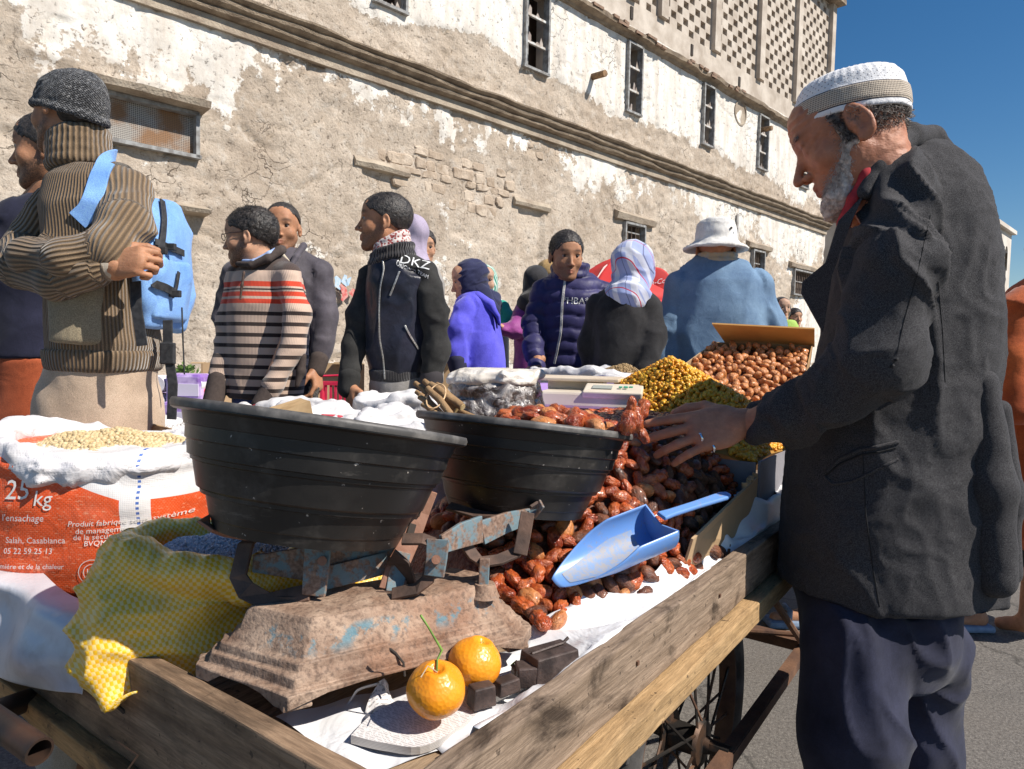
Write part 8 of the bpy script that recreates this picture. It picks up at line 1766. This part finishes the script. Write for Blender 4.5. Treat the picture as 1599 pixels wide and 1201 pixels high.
A5.core((618, 430, .01), (618, 640, .01), [(594, 0, 0), (640, 0, .05)], [[(664, 430, -.03), (680, 500, -.05), (672, 606, -.08)], [(578, 430, .05), (563, 500, .02), (544, 600, -.07)]], .12).finish(SK[0])

# ---------------------------------------------------------------- two half hidden people behind him
def scarfhead(P_, mt_, face=True, h=.006, disp=None, drape=.30, wide=1.0, back=.0, uv=False):
    """headscarf round the head, falling on the shoulders, open at the face"""
    def b(g):
        g.ell((0, -.020, .036), (.087*wide, .106, .092)); g.ell((0, -.005, -.03), (.090*wide, .088, .09), .03); g.cap((0, -.03, -.08), (0, -.05-back, -drape+.10), .075, .11, .04)
        if face: g.ell((0, .095, -.010), (.050, .060, .078), .012, 's')
    return P_.hpart('headscarf', b, mt_, h, disp or (lambda V: .0035*(1-2*np.abs(fbm(V*np.array([14, 14, 9]), 2, 3)))), 2, (-.2, -.25, -drape-.06), (.2, .2, .17), uv=uv)
LIL = cloth('lilac_headscarf', (.36, .30, .40), 800, .1, .9, .1, .3, (.44, .38, .48))
A6 = Person('person in pale lilac headscarf half hidden behind the bomber jacket', 640, 3.5); A6.head((636, 372), 72, -60, 0, beard=0, ear=.4); scarfhead(A6, LIL)
A6.garment('robe', LIL, [(400, 612, 668, .09), (430, 600, 682, .12), (700, 596, 690, .15), (880, 592, 694, .17)], (), .015); A6.core((640, 430), (640, 640), None, (), .10).finish(SK[1])
A7 = Person('dark haired person whose crown shows above the bomber jacket shoulder', 661, 4.3); A7.head((660, 388), 58, 160, -8, beard=0); A7.hair(front=.085, slope=.7, t=.012, tex=.008)
A7.garment('shirt', mat('plain_grey_shirt', (.3, .28, .26), .9), [(415, 640, 684, .09), (440, 628, 696, .12), (600, 632, 694, .13)], (), .015); A7.garment('trousers', mat('dark_cotton', (.03, .03, .035), .9), [(590, 634, 692, .12), (800, 640, 688, .12)], (), .02); A7.core((660, 430), (660, 600), None, (), .10).finish(SK[1])

# ---------------------------------------------------------------- woman in blue robe
A8 = Person('woman in bright blue violet robe and navy headscarf walking left', 745, 3.6)
A8.head((733, 440), 66, -100, -14, 0, 0, beard=0, ear=.4, nose=1.0, fat=1.05, brows=.6)
NVS = cloth('navy_headscarf', (.014, .016, .05), 900, .2, .85, .2, .5, (.026, .03, .085)); scarfhead(A8, NVS, True, .005, lambda V: .006*(1-2*np.abs(fbm(V*np.array([9, 9, 22])+V[:, [2]]*6, 2, 3))), .24, 1.0, .0)
A8.garment('headscarf_drape', NVS, (), [[(738, 446, -.02, .06), (754, 458, -.04, .045), (772, 482, -.07, .026), (780, 506, -.08, .010)]], .008, .02, disp=wrinkle(.006, 12, 71))
BLU = cloth('blue_violet_robe', (.075, .07, .56), 800, .15, .85, .25, .5, (.13, .12, .72))
A8.garment('robe', BLU, [(456, 724, 762, .07, .0), (470, 712, 776, .11, .0), (500, 706, 782, .14, .0), (540, 712, 790, .17, .0), (580, 712, 796, .18, .0), (680, 708, 800, .19, .0), (860, 704, 806, .2, .0)], [[(728, 484, -.09, .062), (716, 515, -.13, .064), (712, 545, -.15, .056), (714, 568, -.16, .048)]], .010, .03, 2.2, wrinkle(.010, 7, 72))
roll2(A8, 'cuff', [(713, 562, -.16, .050), (715, 574, -.16, .046)], mat('navy_trim', (.02, .02, .05), .8))
A8.garment('hood', BLU, [], [[(746, 462, -.07, .030), (766, 476, -.10, .026), (778, 494, -.11, .014), (782, 512, -.11, .006)]], .008, .01, disp=wrinkle(.003, 12, 73))
A8.hand((715, 574, -.16), (717, 600, -.17), (.8, .4, 0), (0, -1, 0), .9, 1.0, h=.006)
A8.core((745, 480), (750, 640), None, [[(728, 484, -.09), (714, 530, -.14), (715, 574, -.16)]], .11).finish(SK[1])
# ---------------------------------------------------------------- woman in teal scarf
A9 = Person('woman in teal patterned headscarf and green top beyond the blue robe', 768, 4.5)
A9.head((757, 441), 55, 176, -2, 0, 0, beard=0, ear=.4, nose=.9, brows=.8)
TEA = NT('teal_patterned_scarf'); n1 = TEA.n('TexWave', {'wave_type': 'RINGS'}, {'Scale': 14.0, 'Distortion': 4.0, 'Vector': TEA.tc.outputs['Object']}).outputs[0]; TEA = TEA.fin(TEA.mix(TEA.ramp(n1, [(.55, 0), (.65, 1)]), (.02, .26, .20), (.62, .66, .58)), .85); scarfhead(A9, TEA, True, .007, None, .22)
GRN2 = cloth('green_top', (.015, .26, .18), 700, .15, .85, .1, .5, (.03, .34, .25)); A9.garment('top', cloth('pale_mint_top', (.45, .52, .47), 700, .15, .85), [(466, 745, 785, .10), (490, 738, 796, .14), (560, 740, 796, .15), (800, 738, 800, .16)], (), .014); A9.garment('sleeve', GRN2, (), [[(784, 480, -.05, .055), (794, 500, -.10, .058), (788, 512, -.13, .05)], [(745, 480, 0, .05), (742, 540, 0, .05)]], .012, .03, disp=wrinkle(.006, 9, 74)); A9.core((768, 490), (768, 620), None, (), .10).finish(SK[3])
# ---------------------------------------------------------------- woman in magenta robe, and a tan hood behind
A10 = Person('woman in magenta robe and black headscarf seen from behind by the puffer jacket', 828, 4.3)
A10.head((838, 444), 56, 20, -2, beard=0, ear=.4); BKS = cloth('black_headscarf', (.016, .015, .016), 800, .2, .85, .2, .4, (.034, .032, .034)); scarfhead(A10, BKS, False, .007, None, .24, 1.0, .02)
A10.garment('headscarf_drape', BKS, (), [[(838, 460, -.05, .07), (826, 475, -.06, .05), (812, 490, -.08, .02)]], .010, .02)
MAG = cloth('magenta_robe', (.20, .03, .16), 700, .2, .6, .3, .6, (.34, .06, .27)); A10.garment('robe', MAG, [(468, 815, 862, .10), (482, 806, 870, .13), (540, 802, 872, .15), (600, 798, 876, .17), (780, 792, 882, .18)], [[(818, 486, -.06, .062), (806, 515, -.12, .062), (786, 514, -.16, .05)]], .011, .03, disp=wrinkle(.008, 8, 75)); A10.hand((788, 514, -.16), (776, 508, -.17), (0, -.3, -1), (0, -1, .2), .4, .9, h=.007); A10.core((835, 490), (835, 620), None, [[(818, 486, -.06), (806, 515, -.12), (788, 514, -.16)]], .10).finish(SK[1])
A11 = Person('person in tan hood behind the black headscarf and the puffer jacket', 856, 5.0); A11.head((858, 432), 52, 0, 0, beard=0, ear=.4); TANH = cloth('tan_headscarf', (.42, .26, .10), 700, .15, .85, .1, .3, (.50, .33, .15)); scarfhead(A11, TANH, False, .008, None, .24, 1.15); A11.garment('robe', TANH, [(460, 838, 885, .1), (480, 832, 890, .13), (740, 830, 892, .16)], (), .015); A11.core((860, 480), (860, 600), None, (), .09).finish(SK[1])

# ---------------------------------------------------------------- man in navy puffer
A12 = Person('man in navy quilted puffer jacket with white zip facing the cart', 885, 3.6)
A12.head((884, 402), 76, 168, -9, 0, -.06, beard=.35, nose=1.0, jaw=1.0); A12.hair(front=.083, slope=.85, t=.008, tex=.006, fs=70, top=2.2); A12.hairs(1400, .016, .0008, None, .083, .85, 5, .7)
PUF = cloth('navy_quilted_nylon', (.020, .018, .075), 1100, .15, .5, .15, .4, (.034, .030, .11), .1)
A12.garment('puffer_jacket', PUF, [(428, 858, 925, .085, .0), (440, 848, 938, .11, .0), (465, 842, 946, .14, .0), (520, 846, 940, .15, .0), (590, 846, 938, .15, .0)], [[(848, 455, .0, .066), (834, 505, -.01, .066), (833, 545, -.08, .056), (838, 572, -.13, .046)], [(942, 458, .0, .064), (948, 520, .0, .062), (940, 575, -.06, .05)]], .008, .03, 2.2, puff(.066, .013), 1)
ringgarment(A12, 'collar', 890, 425, -.01, .088, .080, .05, .050, 1, PUF, .014)
pj = [o for o in A12.root.children if o.name.startswith(('puffer', 'collar'))]
strap_on('zip', A12.root, pj, [(883, 432), (881, 450), (878, 475), (877, 500), (876, 520), (871, 545), (866, 568)], .012, mat('white_zip', (.62, .60, .56), .5, (.4, .38, .35), 200), .004, .004)
text_proj('lettering', '*HBA*', .047, 899, 470, -2, WPR, A12.root, pj)
A12.garment('trousers', mat('dark_cotton', (.03, .03, .035), .9), [(585, 848, 936, .12), (700, 850, 932, .12), (830, 856, 926, .11)], (), .018)
A12.hand((839, 568, -.14), (829, 580, -.17), (0, .2, -1), (0, -1, .3), .5, 1.0, h=.006); A12.core((890, 460), (890, 640), None, [[(848, 455, 0), (834, 510, -.01), (839, 568, -.14)]], .11).finish(SK[0])
# ---------------------------------------------------------------- woman in plaid scarf
A13 = Person('woman in black coat and pale blue plaid headscarf seen from behind', 975, 3.15)
A13.head((990, 420), 84, 35, 0, 0, 0, beard=0, ear=.4)
PLD = NT('pale_blue_plaid'); lx, lz_ = PLD.attr('lx'), PLD.attr('lz'); ly = PLD.attr('ly'); a1 = PLD.math('ADD', PLD.math('MULTIPLY', ly, .8), PLD.math('MULTIPLY', lz_, .6)); a2 = PLD.math('ADD', lx, PLD.math('MULTIPLY', lz_, .25))
def strp(a, per, w_, off=0): return PLD.math('LESS_THAN', PLD.math('ABSOLUTE', PLD.math('SUBTRACT', PLD.math('FRACT', PLD.math('ADD', PLD.math('MULTIPLY', a, 1/per), off)), .5)), w_)
c = PLD.mix(PLD.ramp(PLD.noise(9, 3), [(.3, 0), (.7, 1)]), (.27, .33, .58), (.36, .42, .66)); c = PLD.mix(PLD.math('MULTIPLY', strp(a2, .085, .16), .8), c, (.68, .69, .74)); c = PLD.mix(PLD.math('MULTIPLY', strp(a1, .10, .12), .7), c, (.66, .67, .73)); c = PLD.mix(strp(a1, .10, .022, .33), c, (.50, .03, .07)); c = PLD.mix(PLD.math('MULTIPLY', strp(a2, .085, .02, .4), .7), c, (.05, .06, .16))
PLD = PLD.fin(c, .85, PLD.bump(PLD.noise(30, 3, dist=1), .3, .006), sheen=.2)
scarfhead(A13, PLD, False, .0055, lambda V: .006*(1-2*np.abs(fbm(V*np.array([12, 12, 9])+V[:, [2]]*4, 2, 3))), .22, 1.05, .0, uv=True)
BKC = cloth('black_coat', (.012, .011, .012), 700, .25, .85, .1, .6, (.026, .025, .026)); A13.garment('coat', BKC, [(444, 952, 1010, .09, .0), (458, 938, 1020, .12, .0), (485, 922, 1026, .15, .0), (540, 922, 1026, .165, .0), (600, 920, 1028, .17, .0), (760, 915, 1035, .18, .0), (880, 915, 1035, .18, .0)], [[(1012, 480, -.06, .062), (1022, 530, -.10, .062), (1010, 580, -.18, .05)], [(936, 480, .0, .060), (922, 540, .02, .060), (925, 590, .1, .05)]], .010, .03, disp=wrinkle(.010, 7, 81)); A13.core((975, 480), (975, 640), None, (), .11).finish(SK[1])
# ---------------------------------------------------------------- man in bucket hat
A14 = Person('broad man in pale blue shirt and white bucket hat with his back to us', 1120, 3.3)
A14.head((1117, 392), 84, 12, 0, 0, 0, beard=.3, ear=1.1)
HATM = cloth('cream_quilted_hat', (.62, .60, .56), 400, .08, .9, .1, .8, (.72, .70, .66), .5)
def hatb(g):
    g.loft([(.035, 0, -.015, .094, .113), (.075, 0, -.015, .092, .110), (.115, 0, -.018, .086, .102), (.135, 0, -.02, .070, .085), (.142, 0, -.02, .03, .04)], 0, 'u', 2.1)
    g.loft([(.000, 0, -.015, .150, .172), (.010, 0, -.015, .145, .166), (.030, 0, -.015, .108, .128), (.042, 0, -.015, .095, .114)], .006, 'u', 2.05); g.loft([(-.02, 0, -.015, .145, .165), (-.006, 0, -.015, .135, .155), (.020, 0, -.015, .098, .118), (.033, 0, -.015, .084, .102), (.1, 0, -.015, .08, .096)], .002, 's', 2.05)
A14.hpart('bucket_hat', hatb, HATM, .0055, lambda V: .004*fbm(V*22, 3, 5)+.0015*np.sin(V[:, 2]*900)*(V[:, 2] < .04), 2, (-.21, -.24, -.05), (.21, .21, .19))
for k in range(2): MB().tube([A14.hw((.055+.03*k, -.095-.0*k, .085)), A14.hw((.057+.03*k, -.115+.02*k, .085))], .005, 8).build('hat_eyelet', DARK, A14.root)
BSH = cloth('faded_blue_shirt', (.11, .19, .31), 900, .10, .85, .1, .5, (.17, .27, .39)); A14.garment('shirt', BSH, [(400, 1090, 1148, .085, .0), (413, 1072, 1168, .12, .0), (440, 1050, 1192, .16, .0), (490, 1044, 1198, .18, .0), (560, 1040, 1200, .19, .0), (640, 1036, 1204, .19, .0), (720, 1036, 1204, .19, .0)], [[(1060, 448, .0, .075), (1040, 510, .0, .078), (1030, 590, -.04, .066), (1032, 660, -.08, .05)], [(1182, 448, .0, .075), (1204, 510, .0, .078), (1214, 590, -.04, .066), (1212, 660, -.08, .05)]], .010, .04, 2.2, wrinkle(.013, 6, 82, (1.3, 1.3, .45)))
ringgarment(A14, 'shirt_collar', 1119, 404, .0, .088, .082, .0, .030, 1, mat('tan_collar', (.34, .36, .36), .85, (.44, .36, .24), 20), .009)
A14.garment('trousers', mat('dark_cotton', (.03, .03, .035), .9), [(700, 1050, 1190, .16), (880, 1060, 1180, .15)], (), .02); A14.core((1120, 460), (1120, 660), None, (), .13).finish(SK[0])
# ---------------------------------------------------------------- far woman, far head
A15 = Person('far off woman in black headscarf and lime green top', 1222, 5.9); A15.head((1221, 482), 36, 176, -2, beard=0, ear=.4, brows=.8); scarfhead(A15, BKS, True, .008, None, .24)
LIM = cloth('lime_top', (.30, .46, .08), 600, .1, .85, .1, .4, (.36, .52, .12)); A15.garment('top', LIM, [(500, 1212, 1240, .10), (512, 1206, 1246, .13), (700, 1208, 1244, .14)], (), .016, disp=wrinkle(.006, 9, 84)); A15.core((1224, 520), (1224, 600), None, (), .09).finish(SK[3])
A16 = Person('distant dark haired passer by just left of the old man jacket', 1243, 7.5); A16.head((1241, 497), 30, 170, 0, beard=0); A16.hair(front=.08, t=.012); A16.garment('coat', mat('dark_cotton', (.03, .03, .035), .9), [(512, 1230, 1254, .12), (530, 1226, 1258, .14), (690, 1228, 1256, .14)], (), .02); A16.core((1242, 530), (1242, 600), None, (), .09).finish(SK[1])
# ---------------------------------------------------------------- person in rust robe at the right edge
A17 = Person('person in long rust orange robe cut by the right edge of the photo', 1650, 2.8)
A17.head((1655, 375), 95, -60, 0, beard=0, ear=.4); RRB = cloth('rust_orange_robe', (.36, .065, .015), 600, .2, .85, .2, .7, (.50, .11, .025)); scarfhead(A17, RRB, False, .007)
A17.garment('robe', RRB, [(430, 1620, 1695, .10, .0), (448, 1585, 1730, .16, .0), (480, 1562, 1750, .19, .0), (600, 1556, 1755, .21, .0), (750, 1562, 1755, .22, .0), (860, 1580, 1750, .22, .0)], [[(1592, 480, -.05, .075), (1580, 560, -.10, .08), (1590, 640, -.16, .07)]], .011, .04, disp=wrinkle(.016, 5, 85, (1.4, 1.4, .4)))
A17.garment('trousers', mat('dark_cotton', (.03, .03, .035), .9), [(850, 1590, 1740, .16), (880, 1592, 1735, .15)], [[(1630, 880, 0, .08), (1628, 960, 0, .06)], [(1700, 880, 0, .08), (1700, 960, 0, .06)]], .02); A17.core((1655, 480), (1655, 700), [(1630, 0, 0), (1700, 0, 0)], (), .13).finish(SK[0])
# ---------------------------------------------------------------- walker hidden behind the jacket, feet in sandals
A18 = Person('walking person hidden behind the old man with blue sandals showing', 1410, 2.75)
A18.head((1420, 345), 88, -80, 0, beard=.3); A18.hair(); A18.garment('shirt', mat('dull_brown_shirt', (.2, .14, .1), .9), [(395, 1395, 1450, .08), (415, 1370, 1475, .12), (600, 1375, 1470, .14), (680, 1375, 1470, .14)], (), .015)
A18.garment('trousers', mat('dark_cotton', (.03, .03, .035), .9), [(660, 1378, 1468, .13), (720, 1375, 1470, .13)], [[(1440, 720, .0, .08), (1470, 860, .05, .06), (1500, 930, .08, .05)], [(1400, 720, 0, .08), (1350, 850, -.03, .06), (1285, 950, -.03, .05)]], .016)
fA = W(1515, 965, 2.83); fA = WZ(1512, 962, .06); fB = WZ(1262, 960, .05)
s_ = SDF((min(fA.x, fB.x)-.3, min(fA.y, fB.y)-.2, -.01), (max(fA.x, fB.x)+.3, max(fA.y, fB.y)+.2, .35), .008)
for f_ in (fA, fB): s_.cap((f_.x+.03, f_.y, .07), (f_.x-.0, f_.y+.01, .30), .036, .040, .02); s_.ell((f_.x+.045, f_.y, .05), (.035, .032, .032), .02); s_.cap((f_.x+.03, f_.y, .05), (f_.x-.14, f_.y, .035), .034, .024, .02)
V, Nn, F = s_.mesh(); A18.addskin(box_smooth(V, F, 1), F)
SAN = mat('grey_blue_foam', (.22, .30, .42), .7, (.16, .22, .32), 30)
for f_ in (fA, fB): m = MB(); m.box((f_.x-.045, f_.y, .018), (.27, .10, .030)); m.build('sandal', SAN, A18.root, bevel=.012); MB().tube([(f_.x-.10, f_.y-.048, .03), (f_.x-.09, f_.y-.03, .075), (f_.x-.09, f_.y+.03, .078), (f_.x-.10, f_.y+.048, .03)], .012, 6).build('sandal_strap', SAN, A18.root, smooth=True)
A18.core((1420, 430), (1420, 700), [(1450, 0, .1), (1400, 0, 0)], (), .10).finish(SK[0])
